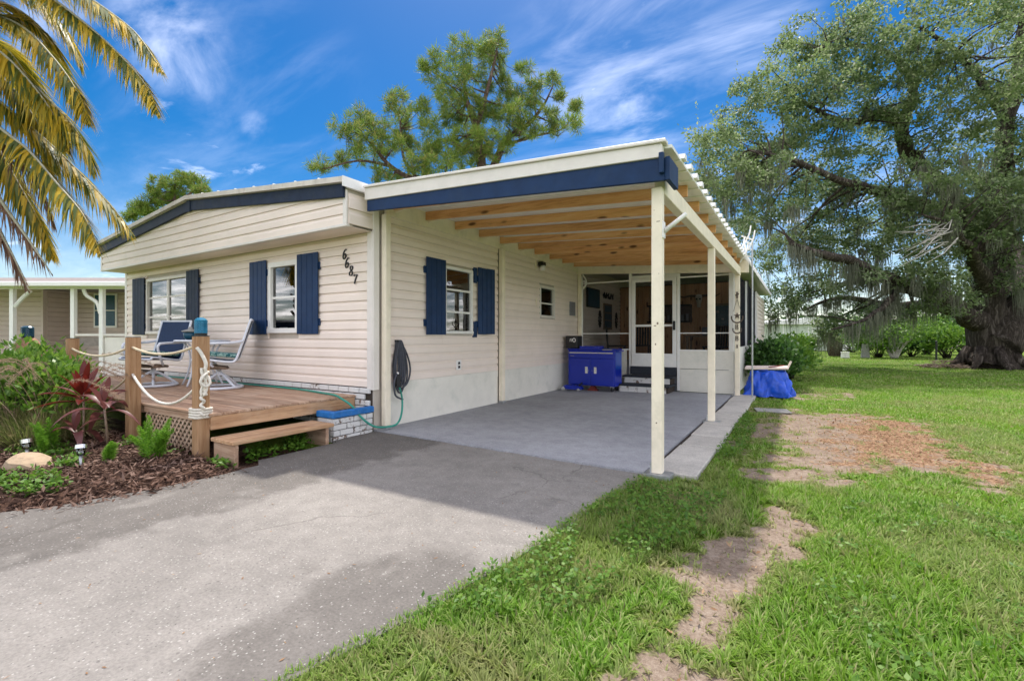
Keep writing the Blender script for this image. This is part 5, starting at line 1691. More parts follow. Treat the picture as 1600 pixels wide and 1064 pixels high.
for i, (dx, dz, l) in enumerate(((-0.10, 2.78, 0.30), (-0.16, 2.92, 0.34), (0.02, 3.02, 0.22), (-0.05, 3.12, 0.26))):
    MB().tube([(-0.77, 10.33, dz), (-0.77 + dx - 0.12, 10.30 - 0.05 * i, dz + 0.06)], 0.012, 6).build('aerial_arm', 'white', an)
    MB().tube(smooth_path([(-0.77 + dx - l * 0.4, 10.28, dz - 0.10), (-0.77 + dx, 10.27, dz + 0.10), (-0.77 + dx + 0.03, 10.27, dz + 0.27)], 4), 0.014, 6).build('aerial_rod', 'white', an)
for k in range(3):
    MB().tube(smooth_path([(-0.77, 10.33, 2.6), (-0.86, 10.3, 2.72 + 0.03 * k), (-0.95 + 0.04 * k, 10.28, 2.84), (-0.90, 10.26, 2.98 + 0.05 * k)], 4), 0.01, 6).build('aerial_rod', 'white', an)
# ------------------------------------------------------------------ foliage helpers
def unit(v):
    return v / (np.linalg.norm(v, axis=1, keepdims=True) + 1e-9)
def rand_dirs(n):
    return unit(RNG.normal(size=(n, 3)))
def leaf_quads(c, d, nrm, L, W):
    """diamond leaves: centre base c, direction d, normal nrm, lengths L, widths W"""
    d = unit(d)
    s = unit(np.cross(d, nrm))
    L = np.asarray(L).reshape(-1, 1)
    W = np.asarray(W).reshape(-1, 1)
    a = c
    b = c + d * L * 0.45 + s * W * 0.5
    e = c + d * L
    f = c + d * L * 0.45 - s * W * 0.5
    v = np.stack([a, b, e, f], 1).reshape(-1, 3)
    return v, np.arange(len(v)).reshape(-1, 4)
def blades(c, d, L, W, droop, segs=3, side=None):
    """tapering strips that arch over: base c, first direction d, droop adds downward bend. returns quads"""
    n = len(c)
    d = unit(d)
    s = np.cross(d, np.array([0, 0, 1.0])) if side is None else side
    bad = np.linalg.norm(s, axis=1) < 1e-3
    s[bad] = [1, 0, 0]
    s = unit(s)
    L = np.asarray(L).reshape(-1, 1)
    W = np.asarray(W).reshape(-1, 1)
    droop = np.asarray(droop).reshape(-1, 1)
    rows = []
    for k in range(segs + 1):
        t = k / segs
        p = c + d * L * t
        p = p - np.array([0, 0, 1.0]) * droop * L * t * t
        w = W * (1 - t) ** 0.7 * (0.75 + 0.5 * (t < 0.5)) * 0.5 + 0.0004
        rows.append((p - s * w, p + s * w))
    v = np.stack([x for r in rows for x in r], 1)
    m = v.shape[1]
    base = (np.arange(n) * m)[:, None]
    fs = []
    for k in range(segs):
        fs.append(base + np.array([[2 * k, 2 * k + 1, 2 * k + 3, 2 * k + 2]]))
    return v.reshape(-1, 3), np.stack(fs, 1).reshape(-1, 4)
def joinvf(lst):
    vs, fs, o = [], [], 0
    for v, f in lst:
        vs.append(v); fs.append(f + o); o += len(v)
    return np.concatenate(vs), np.concatenate(fs)

CR = np.array([math.cos(YAW), math.sin(YAW), 0.0])      # tree frames are turned to the street's bearing
CF = np.array([-math.sin(YAW), math.cos(YAW), 0.0])
def frame(base):
    base = np.array(base, float)
    return lambda p: base + np.asarray(p)[..., 0:1] * CR + np.asarray(p)[..., 1:2] * CF + np.asarray(p)[..., 2:3] * np.array([0, 0, 1.0])

# ------------------------------------------------------------------ live oak with moss
OB = (6.35, 25.3, 0)
oak = thing('live_oak_tree', 'huge live oak with grey moss and a thick furrowed trunk on the lawn', 'tree', OB)
toW = frame(OB)
k = 0.025
def opx(u, v, dep=0.0):
    d = 18.25 + dep
    return ((u - 800) / 730 * d - 18.625, dep, 1.2 + (527 - v) / 730 * d)
limbs = [
    ([(1548, 578, 0), (1547, 545, 0), (1543, 500, 0), (1545, 455, -.1), (1552, 420, 0)], [0.95, 0.72, 0.62, 0.52, 0.45]),
    ([(1540, 505, 0), (1515, 497, -.4), (1490, 478, -.8), (1455, 458, -1.2), (1410, 447, -1.6), (1375, 430, -2.0), (1330, 408, -2.6), (1285, 398, -3.0), (1235, 380, -3.2)], [0.46, 0.36, 0.31, 0.28, 0.25, 0.21, 0.16, 0.12, 0.06]),
    ([(1552, 430, 0), (1530, 380, .3), (1490, 310, .8), (1440, 260, 1.2), (1413, 232, 1.2), (1405, 190, 1.1), (1375, 178, 1.0), (1335, 192, .6), (1290, 180, .4), (1240, 150, 0)], [0.46, 0.40, 0.34, 0.30, 0.28, 0.22, 0.17, 0.14, 0.10, 0.05]),
    ([(1555, 440, 0), (1562, 340, .2), (1568, 240, .4), (1572, 190, .4), (1588, 130, .3), (1598, 60, .2), (1610, -40, 0)], [0.48, 0.38, 0.30, 0.27, 0.24, 0.20, 0.12]),
    ([(1560, 540, -.3), (1585, 500, -.4), (1615, 455, -.5), (1660, 400, -.8), (1720, 330, -1.0), (1790, 270, -1.0)], [0.70, 0.58, 0.48, 0.38, 0.26, 0.12]),
    ([(1505, 330, .6), (1440, 318, -.3), (1380, 300, -1.2), (1310, 280, -2.0), (1240, 250, -2.4), (1170, 235, -2.6)], [0.24, 0.20, 0.16, 0.12, 0.08, 0.04]),
    ([(1500, 484, 1.0), (1440, 478, 2.4), (1385, 476, 3.2), (1330, 466, 3.6), (1290, 470, 3.8), (1255, 486, 4.0)], [0.26, 0.22, 0.17, 0.12, 0.08, 0.04]),
    ([(1408, 205, 1.1), (1425, 140, .9), (1400, 90, .6), (1340, 70, .3), (1280, 80, 0)], [0.20, 0.15, 0.11, 0.07, 0.04]),
    ([(1575, 190, .4), (1530, 120, -.5), (1480, 70, -1.0), (1430, 40, -1.0)], [0.18, 0.13, 0.08, 0.04]),
    ([(1410, 447, -1.6), (1380, 478, -2.2), (1350, 500, -2.6), (1300, 515, -2.8)], [0.14, 0.10, 0.06, 0.03]),
    ([(1540, 500, 0), (1600, 420, 3.0), (1560, 330, 5.0), (1500, 250, 6.5)], [0.46, 0.34, 0.22, 0.08]),
    ([(1550, 470, 0), (1530, 420, -1.2), (1510, 385, -2.2), (1480, 350, -2.8), (1440, 335, -3.2)], [0.36, 0.22, 0.14, 0.08, 0.03]),
]
tb_ = MB()
nodes = []
for li_, (pts, rad) in enumerate(limbs):
    if li_ == len(limbs) - 1: n_main = len(nodes)
    loc = [opx(*p) for p in pts]
    P = smooth_path([toW(np.array(q)) for q in loc], 4)
    R_ = np.interp(np.linspace(0, len(rad) - 1, len(P)), range(len(rad)), rad)
    jit = [p + Vector((random.uniform(-1, 1), random.uniform(-1, 1), random.uniform(-.6, .6))) * min(r, 0.2) * 0.35 for p, r in zip(P, R_)]
    big = rad[0] > 0.9
    tb_.tube(jit, list(R_), 18 if big else 10)
    for p, r in zip(jit, R_):
        nodes.append((np.array(p), r))
# buttress roots
for a in np.linspace(0, 2 * PI, 9)[:-1]:
    d = Vector((math.cos(a + .2), math.sin(a + .2), 0))
    o_ = Vector(OB)
    tb_.tube([o_ + d * 0.55 + Vector((0, 0, 0.75)), o_ + d * 0.95 + Vector((0, 0, 0.22)), o_ + d * 1.3 + Vector((0, 0, -0.06))], [0.22, 0.13, 0.04], 9)
npos = np.array([n[0] for n in nodes])
blobs = [(1175,150,40,34),(1250,70,40,34),(1325,45,50,34),(1200,255,60,40),(1260,230,60,40),(1390,150,50,40),(1130,262,62,55),(1190,205,65,58),(1180,305,85,55),(1140,335,60,48),(1230,118,46,45),(1290,85,62,48),(1280,165,75,50),(1350,120,70,60),(1400,62,80,50),(1480,58,90,50),(1560,40,80,50),(1455,140,70,50),(1540,130,70,60),(1320,262,60,40),(1250,335,90,58),(1330,345,85,50),(1220,395,72,38),(1300,398,80,40),(1420,335,92,50),(1430,285,75,40),(1510,255,80,50),(1590,255,55,70),(1500,345,95,58),(1575,375,70,58),(1410,395,72,38),(1490,412,66,36),(1240,448,50,22),(1210,475,36,26),(1330,440,55,20),(1360,500,62,26),(1310,515,45,18),(1440,430,40,20),(1650,140,90,80),(1680,260,100,80),(1660,60,90,70),(1720,380,80,60),(1640,350,70,50),(1090,280,20,24),(1115,225,30,28),(1530,445,45,24),(1590,300,40,40),(1500,190,50,30),(1380,215,40,25),(1170,262,40,30),(1290,300,50,30),(1480,470,30,24)]
cl, used = [], {}
for (u, v, ru, rv) in blobs:
    cdep = RNG.uniform(-2.2, 2.0)
    if u < 1200: cdep = RNG.uniform(-2.5, 0.0)
    c = np.array(opx(u, v, cdep))
    rx, rz = ru * k, rv * k
    ry = 0.5 * (rx + rz) * 1.25 + 0.3
    n = int(8 + rx * rz * 11.5)
    q = rand_dirs(n) * (RNG.uniform(0.25, 1.0, (n, 1)) ** 0.5)
    pos = toW(c + q * np.array([rx, ry, rz]))
    cl.append(pos)
    for p in pos[:max(3, n // 4)]:
        dd = np.linalg.norm(npos - p, axis=1)
        j = int(np.argmin(dd))
        if dd[j] > 4.5 or used.get(j, 0) > 3:
            continue
        used[j] = used.get(j, 0) + 1
        a, b = Vector(npos[j]), Vector(p)
        m_ = a.lerp(b, 0.5) + Vector((random.uniform(-.25, .25), random.uniform(-.25, .25), random.uniform(-.1, .35)))
        r0 = min(nodes[j][1] * 0.6, 0.025 + 0.012 * dd[j])
        tb_.tube([a, a.lerp(m_, .5) + Vector((0, 0, .08)), m_, b], [r0, r0 * .75, r0 * .5, 0.012], 5)
cl = np.concatenate(cl)
lv = []
per = 74
n = len(cl) * per
cc = np.repeat(cl, per, axis=0)
off = rand_dirs(n) * (RNG.uniform(0, 1, (n, 1)) ** 0.45) * np.array([0.40, 0.40, 0.22])
pos = cc + off
d = rand_dirs(n) + off * 0.8 + np.array([0, 0, 0.1])
nr = rand_dirs(n) * 0.7 + np.array([0, 0, 1.0])
lv = leaf_quads(pos, d, nr, RNG.uniform(0.10, 0.185, n), RNG.uniform(0.055, 0.095, n))
# sprigs: short leaf chains that roughen the outline
ns = 2600
ci = RNG.integers(0, len(cl), ns)
st_ = cl[ci] + rand_dirs(ns) * 0.35
sd = unit(rand_dirs(ns) + np.array([0, 0, -0.15]))
sp_l = []
for j in range(9):
    p = st_ + sd * (0.09 * j) + rand_dirs(ns) * 0.03
    sp_l.append(leaf_quads(p, sd + rand_dirs(ns) * 0.9, rand_dirs(ns) * 0.7 + np.array([0, 0, 1.0]), RNG.uniform(0.08, 0.13, ns), RNG.uniform(0.04, 0.065, ns)))
v, f = joinvf([lv] + sp_l)
tb_.build('trunk', 'oakbark', oak, smooth=True)
crown = mesh_np('crown', v, f, 'oakleaf', oak)
# moss: bunches of hanging strands under limbs and low clusters
mp = []
low = [n_ for n_ in nodes[:n_main] if 1.6 < n_[0][2] < 6.5 and n_[1] < 0.24]
for _ in range(90):
    n_ = random.choice(low)
    mp.append((n_[0] + np.array([0, 0, -n_[1] * 0.8]), random.uniform(0.5, 1.5)))
sel = cl[cl[:, 2] < 7.5]
sel = sel[(sel - np.array(OB)) @ CF > -4.2]
for p in sel[RNG.choice(len(sel), 260)]:
    mp.append((p + np.array([0, 0, -0.15]), random.uniform(0.4, 1.5)))
hi = cl[cl[:, 2] >= 7.5]
for p in hi[RNG.choice(len(hi), 40)]:
    mp.append((p + np.array([0, 0, -0.15]), random.uniform(0.3, 0.9)))
sv = []
for p, L in mp:
    q = 34
    c = p + RNG.normal(size=(q, 3)) * np.array([0.10, 0.10, 0.06])
    sv.append(blades(c, np.tile([0, 0, -1.0], (q, 1)) + RNG.normal(size=(q, 3)) * 0.10, L * RNG.uniform(0.35, 1.0, q), RNG.uniform(0.010, 0.024, q), np.zeros(q), 3, rand_dirs(q) * np.array([1, 1, 0.0])))
v, f = joinvf(sv)
mesh_np('moss', v, f, 'moss', oak)
# bare bleached twigs
tw = MB()
c0 = np.array(opx(1472, 366, -3.0))
for _ in range(26):
    a = toW(c0 + RNG.normal(size=3) * np.array([0.25, .2, .2]))
    dd = -CR * random.uniform(0.5, 1.7) + np.array([0, 0, random.uniform(-0.8, 0.1)]) + CF * random.uniform(-.4, .2)
    m_ = a + dd * 0.5 + RNG.normal(size=3) * 0.08
    tw.tube([a, m_, a + dd], [0.022, 0.014, 0.006], 4)
tw.build('dead_branch', 'twig', oak)

# ------------------------------------------------------------------ pines
def pine(base, kk, u0, blobs, limbs, label, needle=0.36, dens=1.0, tuft_r=0.30):
    t = thing('pine_tree', label, 'tree', base, 0, 'pines rising behind the house')
    tw_ = frame(base)
    def px(u, v, d=0.0):
        D = kk * 730 + d
        return ((u - 800) / 730 * D - (u0 - 800) * kk, d, 1.2 + (527 - v) / 730 * D)
    b = MB()
    nd = []
    for pts, rad in limbs:
        P = smooth_path([tw_(np.array(p if p[0] == 'm' else px(*p))) for p in pts], 4)
        R_ = np.interp(np.linspace(0, len(rad) - 1, len(P)), range(len(rad)), rad)
        b.tube(P, list(R_), 8)
        nd += [(np.array(p), r) for p, r in zip(P, R_)]
    npz = np.array([q[0] for q in nd])
    C = []
    for (u, v, r) in blobs:
        rx = r * kk * 1.12
        c = np.array(px(u, v, RNG.uniform(-1.6, 1.6)))
        n = int((11 + rx * rx * 36) * dens)
        q = rand_dirs(n) * (RNG.uniform(0.05, 1, (n, 1)) ** 0.40)
        P = tw_(c + q * np.array([rx, rx * 1.1, rx * 0.85]))
        C.append(P)
        for p in P[:max(2, n // 9)]:
            j = int(np.argmin(np.linalg.norm(npz - p, axis=1)))
            a, e = Vector(npz[j]), Vector(p)
            m_ = a.lerp(e, .55) + Vector((random.uniform(-.2, .2), random.uniform(-.2, .2), random.uniform(-.25, .05)))
            r0 = min(0.06, nd[j][1] * 0.6)
            b.tube([a, m_, e], [r0, r0 * .6, 0.012], 5)
    b.build('trunk', 'pinebark', t, smooth=True)
    C = np.concatenate(C)
    per = 34
    n = len(C) * per
    cc = np.repeat(C, per, axis=0) + RNG.normal(size=(n, 3)) * 0.05
    ax = np.repeat(unit(rand_dirs(len(C)) + np.array([0, 0, 0.7])), per, axis=0)
    d = unit(rand_dirs(n) + ax * 0.85)
    v, f = leaf_quads(cc, d, rand_dirs(n), RNG.uniform(0.75, 1.25, n) * needle, np.full(n, 0.027 * kk / 0.0301))
    mesh_np('crown', v, f, 'pine', t)
    return t
raw = [(85,780,55),(200,730,50),(220,560,60),(310,500,70),(340,620,90),(400,560,60),(520,420,70),(560,500,70),(480,640,70),(600,660,50),(440,830,60),(520,860,70),(700,240,60),(750,180,45),(880,120,70),(870,250,70),(820,330,90),(800,450,90),(820,520,60),(1000,110,60),(1080,110,90),(1040,200,80),(1030,330,35),(1130,400,60),(1080,470,70),(1170,480,70),(1230,230,45),(1130,290,45),(1300,320,50),(1390,300,45),(1280,430,50),(1430,380,35),(1520,440,40),(1500,540,45),(1400,560,45),(1300,580,40),(1200,580,60),(1130,650,50),(900,560,60),(880,640,80),(780,680,90),(760,780,100),(900,740,100),(1010,740,80),(700,840,60),(980,600,40),(640,760,80),(560,600,60),(700,560,60),(650,450,50),(1000,480,70),(1050,620,70),(950,250,55),(1200,380,50),(300,700,60),(420,700,60),(700,680,70),(940,420,60),(1240,520,50),(1380,480,40)]
pb = [(480 + x / 3.556, 40 + y / 3.556, r / 3.556) for x, y, r in raw]
def zc3(*p):
    return [(480 + x / 3.556, 40 + y / 3.556, d) for x, y, d in p]
PBASE = (-12.7, 18.3, 0)
pine(PBASE, 0.0301, 765, pb, [
    ([(765, 566, 0), (762, 400, 0), (760, 300, 0), (758, 240, 0), (750, 190, 0), (735, 150, .3), (730, 110, .3)], [0.34, 0.30, 0.26, 0.21, 0.16, 0.10, 0.04]),
    (zc3((1000, 900, 0), (1080, 730, .2), (1130, 620, .4), (1250, 540, .5), (1340, 430, .4), (1390, 330, .3)), [0.22, 0.18, 0.14, 0.10, 0.06, 0.03]),
    (zc3((960, 560, 0), (1010, 400, -.4), (1050, 250, -.5), (1080, 120, -.4)), [0.14, 0.10, 0.07, 0.03]),
    (zc3((970, 900, 0), (640, 850, -.3), (480, 770, -.6), (350, 620, -.7), (230, 560, -.6)), [0.18, 0.13, 0.10, 0.06, 0.03]),
    (zc3((480, 770, -.6), (300, 740, -.8), (90, 790, -1.0)), [0.08, 0.05, 0.03]),
    (zc3((640, 850, -.3), (560, 740, .2), (540, 600, .4), (530, 440, .4)), [0.09, 0.07, 0.05, 0.02]),
    (zc3((1130, 650, .4), (1300, 600, .8), (1450, 560, .9), (1520, 450, .8)), [0.08, 0.06, 0.04, 0.02]),
    (zc3((960, 560, 0), (880, 380, .5), (720, 240, .6)), [0.10, 0.06, 0.02])],
    'tall open-crowned pine rising behind the middle of the house roof')
raw2 = [(490,130,75),(400,110,55),(600,95,52),(545,75,50),(300,222,48),(335,215,40),(248,262,28),(440,175,50),(380,170,40),(280,240,30),(620,130,35)]
pb2 = [(140 + x / 3.333, 260 + y / 3.333, r / 3.333) for x, y, r in raw2]
pine((-41, 17.2, 0), 0.0493, 285, pb2, [
    ([(285, 551, 0), (284, 420, 0), (283, 340, 0), (284, 290, 0)], [0.34, 0.28, 0.2, 0.05]),
    ([(284, 360, 0), (255, 335, 0), (230, 328, 0), (215, 335, 0)], [0.16, 0.12, 0.07, 0.03]),
    ([(284, 330, 0), (310, 300, 0), (325, 288, 0)], [0.14, 0.10, 0.04])],
    'distant rounded pine rising behind the left end of the house roof', needle=0.42, dens=0.9)

# ------------------------------------------------------------------ date palm at the street side of the bed
PC = Vector((-10.15, 1.41, 5.2))
palm = thing('date_palm', 'date palm with yellowing arching fronds hanging in from the left', 'tree', (-10.15, 1.41, 0))
b = MB()
tp_ = [(0, 0, -0.1), (0.0, 0, 0.4), (0.03, 0, 1.8), (0.0, 0, 3.4), (0, 0, 4.7), (0, 0, 5.15)]
b.tube(smooth_path([(PC.x + x, PC.y + y, z) for x, y, z in tp_], 5), [0.30, 0.28, 0.27, 0.25, 0.24, 0.23, 0.22, 0.22, 0.22, 0.22, 0.22, 0.22, 0.22, 0.22, 0.22, 0.22, 0.22, 0.22, 0.23, 0.24, 0.25, 0.26, 0.27, 0.27, 0.24, 0.15], 14)
for i in range(90):
    z = 0.3 + i * 0.052
    a = i * 2.4
    p = Vector((PC.x + 0.22 * math.cos(a), PC.y + 0.22 * math.sin(a), z))
    b.bar(p, p + Vector((0.09 * math.cos(a), 0.09 * math.sin(a), 0.12)), 0.11, 0.035, (math.cos(a), math.sin(a), 0))
b.build('trunk', 'palmbark', palm)
FR = {
 'A': [(-10.15, 1.41, 5.36), (-9.51, 1.71, 6.19), (-8.81, 2.05, 5.91), (-8.19, 2.34, 5.43), (-7.71, 2.55, 4.98), (-7.31, 2.7, 4.53), (-7.05, 2.77, 4.06)],
 'B': [(-10.15, 1.41, 5.36), (-9.41, 1.81, 6.48), (-8.76, 2.17, 6.19), (-8.23, 2.44, 5.81), (-7.7, 2.72, 5.36), (-7.4, 2.86, 4.93), (-7.26, 2.9, 4.74)],
 'C': [(-10.15, 1.41, 5.36), (-9.84, 1.59, 5.36), (-9.46, 1.82, 5.16), (-9.09, 2.04, 4.73), (-8.79, 2.22, 4.23), (-8.66, 2.3, 3.79)],
 'c': [(-10.15, 1.41, 5.36), (-9.75, 1.69, 5.29), (-9.34, 1.98, 4.91), (-9.04, 2.21, 4.56), (-8.82, 2.37, 4.26), (-8.67, 2.51, 3.91), (-8.62, 2.58, 3.58)],
 'D': [(-10.15, 1.41, 5.22), (-9.88, 1.65, 4.86), (-9.67, 1.86, 4.54), (-9.36, 2.13, 4.18), (-9.05, 2.41, 3.77), (-8.66, 2.72, 3.22), (-8.39, 2.97, 2.71)],
 'E': [(-10.15, 1.41, 5.18), (-9.66, 1.62, 4.43), (-9.25, 1.78, 4.04), (-8.83, 1.95, 3.72), (-8.4, 2.13, 3.25), (-7.99, 2.29, 2.79), (-7.71, 2.37, 2.27)],
 'F': [(-10.15, 1.41, 5.09), (-9.7, 1.63, 3.74), (-9.33, 1.8, 3.09), (-9.0, 1.94, 2.65), (-8.72, 2.06, 2.27), (-8.54, 2.12, 2.05)],
 'G': [(-10.15, 1.41, 5.0), (-9.77, 1.64, 3.4), (-9.46, 1.82, 2.68), (-9.28, 1.92, 2.3), (-9.1, 2.03, 1.84)],
 'H': [(-10.15, 1.41, 5.09), (-9.69, 1.74, 4.22), (-9.28, 2.05, 3.61), (-9.15, 2.19, 3.24), (-9.08, 2.3, 2.75)],
 'J': [(-10.47, 1.45, 5.49), (-10.21, 1.71, 6.01), (-9.94, 1.98, 6.09), (-9.67, 2.25, 5.85), (-9.5, 2.46, 5.43), (-9.48, 2.58, 4.94)],
 'K': [(-10.47, 1.45, 5.39), (-10.12, 1.7, 5.23), (-9.85, 1.9, 4.97), (-9.57, 2.1, 4.57), (-9.38, 2.25, 4.11), (-9.27, 2.35, 3.63)],
 'L': [(-10.47, 1.45, 5.49), (-9.95, 1.73, 5.79), (-9.44, 2.01, 5.63), (-9.01, 2.23, 5.18), (-8.68, 2.4, 4.69), (-8.47, 2.49, 4.17)],
 'N': [(-10.47, 1.45, 5.49), (-10.21, 1.71, 6.38), (-9.94, 1.98, 6.45), (-9.67, 2.25, 6.23), (-9.46, 2.49, 5.86), (-9.35, 2.66, 5.38)],
 'O': [(-10.47, 1.45, 5.35), (-10.2, 1.65, 4.68), (-9.93, 1.85, 4.04), (-9.65, 2.05, 3.4), (-9.44, 2.22, 2.85), (-9.3, 2.34, 2.34)],
 'I': [(-10.15, 1.41, 5.45), (-9.93, 1.66, 5.79), (-9.77, 1.88, 5.82), (-9.64, 2.08, 5.84), (-9.49, 2.3, 5.7)],
}
for i in range(9):
    a = math.radians(140 + i * 22)
    L = 2.9
    FR['x%d' % i] = [(PC.x, PC.y, 5.3), (PC.x + .8 * math.cos(a), PC.y + .8 * math.sin(a), 5.9), (PC.x + 1.7 * math.cos(a), PC.y + 1.7 * math.sin(a), 5.8), (PC.x + L * math.cos(a), PC.y + L * math.sin(a), 4.7)]
def frond(key, pts):
    dead = key in 'FGH'
    P = smooth_path(pts, 16)
    k_ = len(P)
    rad = [0.028 * (1 - i / k_) + 0.005 for i in range(k_)]
    r = MB().tube(P, rad, 6).build('frond', 'rachis', palm, smooth=True)
    P = np.array([tuple(p) for p in P])
    T = unit(np.gradient(P, axis=0))
    # resample evenly
    s = np.concatenate([[0], np.cumsum(np.linalg.norm(np.diff(P, axis=0), axis=1))])
    tot = s[-1]
    start = 0.16 * tot if key not in 'I' else 0.1
    m_ = int((tot - start) / (0.0145 if not dead else 0.026))
    q = np.linspace(start, tot, m_)
    pos = np.stack([np.interp(q, s, P[:, j]) for j in range(3)], 1)
    tan = unit(np.stack([np.interp(q, s, T[:, j]) for j in range(3)], 1))
    up = np.array([0, 0, 1.0])
    side = unit(np.cross(tan, up) + 1e-6)
    lst = []
    for sg in (-1, 1):
        nn = len(pos)
        t = (q - start) / (tot - start)
        L = (0.55 * np.sin(np.clip(t * 0.9 + 0.12, 0, 1) * PI) ** 0.55 + 0.06) * RNG.uniform(0.85, 1.1, nn)
        spread = 0.75 if not dead else 0.25
        d = tan * (0.75 + 0.5 * t[:, None]) + side * sg * spread + np.array([0, 0, -0.30 if not dead else -1.0]) + RNG.normal(size=(nn, 3)) * (0.10 if not dead else 0.25)
        if dead:
            L = L * 0.75
        keep = RNG.uniform(size=nn) < (1.0 if key not in 'F' else 0.5)
        lst.append(blades(pos[keep], d[keep], L[keep], np.full(keep.sum(), 0.032 if not dead else 0.020), RNG.uniform(0.12, 0.45, keep.sum()), 3))
    v, f = joinvf(lst)
    mesh_np('leaflets', v, f, 'palmdead' if dead else 'palm', r, off=OFF[palm.name])
    if dead: r['label'] = 'dry brown hanging frond'
OFFP = OFF[palm.name]
for key, pts in FR.items():
    frond(key, pts)

# ------------------------------------------------------------------ bed plants
def bush(name, label, c, rad, mat, n, L, W, stem='oakbark', group=None, cat='shrub', upw=0.4, seed_clumps=None):
    t = thing(name, label, cat, (c[0], c[1], 0), 0, group)
    m_ = seed_clumps or max(8, n // 45)
    q = rand_dirs(m_) * (RNG.uniform(0.3, 1, (m_, 1)) ** 0.4)
    q[:, 2] = np.abs(q[:, 2]) * 1.3 - 0.3
    C = np.array(c) + q * np.array(rad)
    C[:, 2] = np.maximum(C[:, 2], 0.08)
    i = RNG.integers(0, m_, n)
    s = 0.26 * np.array(rad) + 0.03
    pos = C[i] + RNG.normal(size=(n, 3)) * s * 0.55
    pos[:, 2] = np.maximum(pos[:, 2], 0.03)
    d = unit(pos - np.array([c[0], c[1], c[2] * 0.3])) * 0.7 + rand_dirs(n) * 0.9 + np.array([0, 0, upw])
    v, f = leaf_quads(pos, d, rand_dirs(n) * 0.7 + np.array([0, 0, 1.0]), RNG.uniform(0.7, 1.25, n) * L, RNG.uniform(0.8, 1.2, n) * W)
    b = MB()
    for j in range(min(m_, 26)):
        e = Vector(C[j])
        a = Vector((c[0] + random.uniform(-.15, .15) * rad[0], c[1] + random.uniform(-.15, .15) * rad[1], 0))
        b.tube([a, a.lerp(e, .5) + Vector((random.uniform(-.05, .05), random.uniform(-.05, .05), 0.08 * rad[2])), e], [0.022 * (rad[2] + .3), 0.014 * (rad[2] + .3), 0.004], 5)
    b.build('stems', stem, t, smooth=True)
    mesh_np('leaves', v, f, mat, t)
    return t
bush('bed_shrub', 'bright green leafy shrub beside the coral wrapped post', (-8.9, 2.0, 0.62), (0.75, 0.55, 0.46), 'shrub', 2600, 0.095, 0.042)
bush('bed_shrub', 'bright green leafy shrub between the second deck post and the far post', (-7.75, 1.85, 0.55), (0.75, 0.45, 0.42), 'shrub', 2600, 0.095, 0.04)
bush('bed_shrub', 'bright green shrub at the left edge before the grass plumes', (-8.6, 1.15, 0.48), (0.7, 0.5, 0.42), 'shrub', 2200, 0.095, 0.04)
def fountain(c, h, n, label, plumes, spread=1.0):
    t = thing('fountain_grass', label, 'ornamental grass', (c[0], c[1], 0), 0, 'fountain grass tufts in the bed')
    a = RNG.uniform(0, 2 * PI, n)
    base = np.array([c[0], c[1], 0.03]) + np.stack([np.cos(a), np.sin(a), 0 * a], 1) * RNG.uniform(0, 0.14, (n, 1))
    tilt = RNG.uniform(0.15, 0.95, n) * spread
    d = np.stack([np.cos(a) * tilt, np.sin(a) * tilt, np.ones(n)], 1)
    v, f = blades(base, d, h * RNG.uniform(0.7, 1.35, n), RNG.uniform(0.006, 0.011, n), RNG.uniform(0.25, 0.75, n), 5)
    mesh_np('grass_blades', v, f, 'fountain', t)
    for i in range(plumes):
        a = RNG.uniform(0, 2 * PI)
        r_ = RNG.uniform(0.25, 0.6)
        p0 = Vector((c[0], c[1], 0.05))
        top = h * RNG.uniform(1.25, 1.55)
        P = smooth_path([p0, p0 + Vector((r_ * .35 * math.cos(a), r_ * .35 * math.sin(a), top * .6)), p0 + Vector((r_ * math.cos(a), r_ * math.sin(a), top)), p0 + Vector((r_ * 1.6 * math.cos(a), r_ * 1.6 * math.sin(a), top * .93)), p0 + Vector((r_ * 2.0 * math.cos(a), r_ * 2.0 * math.sin(a), top * .78))], 6)
        st = MB().tube(P, 0.003, 4).build('plume_stalk', 'plume', t)
        k0 = int(len(P) * 0.5)
        q = np.array([tuple(P[j]) for j in range(k0, len(P)) for _ in range(26)])
        q = q + RNG.normal(size=q.shape) * 0.008
        v, f = leaf_quads(q, rand_dirs(len(q)) + np.array([math.cos(a), math.sin(a), -0.5]) * 0.8, rand_dirs(len(q)), np.full(len(q), 0.032), np.full(len(q), 0.003))
        mesh_np('plume', v, f, 'plume', st, off=OFF[t.name])
fountain((-7.55, 1.55), 0.62, 900, 'wide tuft of fountain grass left of the red plant', 7)
fountain((-7.1, 1.9), 0.60, 700, 'tuft of fountain grass behind the red plant', 6)
fountain((-7.75, 1.80), 0.62, 900, 'tuft of fountain grass nearest the left edge', 6)
fountain((-6.80, 1.50), 0.46, 700, 'low tuft of fountain grass before the red plant', 2)
fountain((-7.25, 1.75), 0.58, 1000, 'bushy tuft of fountain grass between the ferns and the shrubs', 5)
fountain((-6.98, 1.66), 0.55, 1000, 'tuft of fountain grass between red plant and left fern', 4)

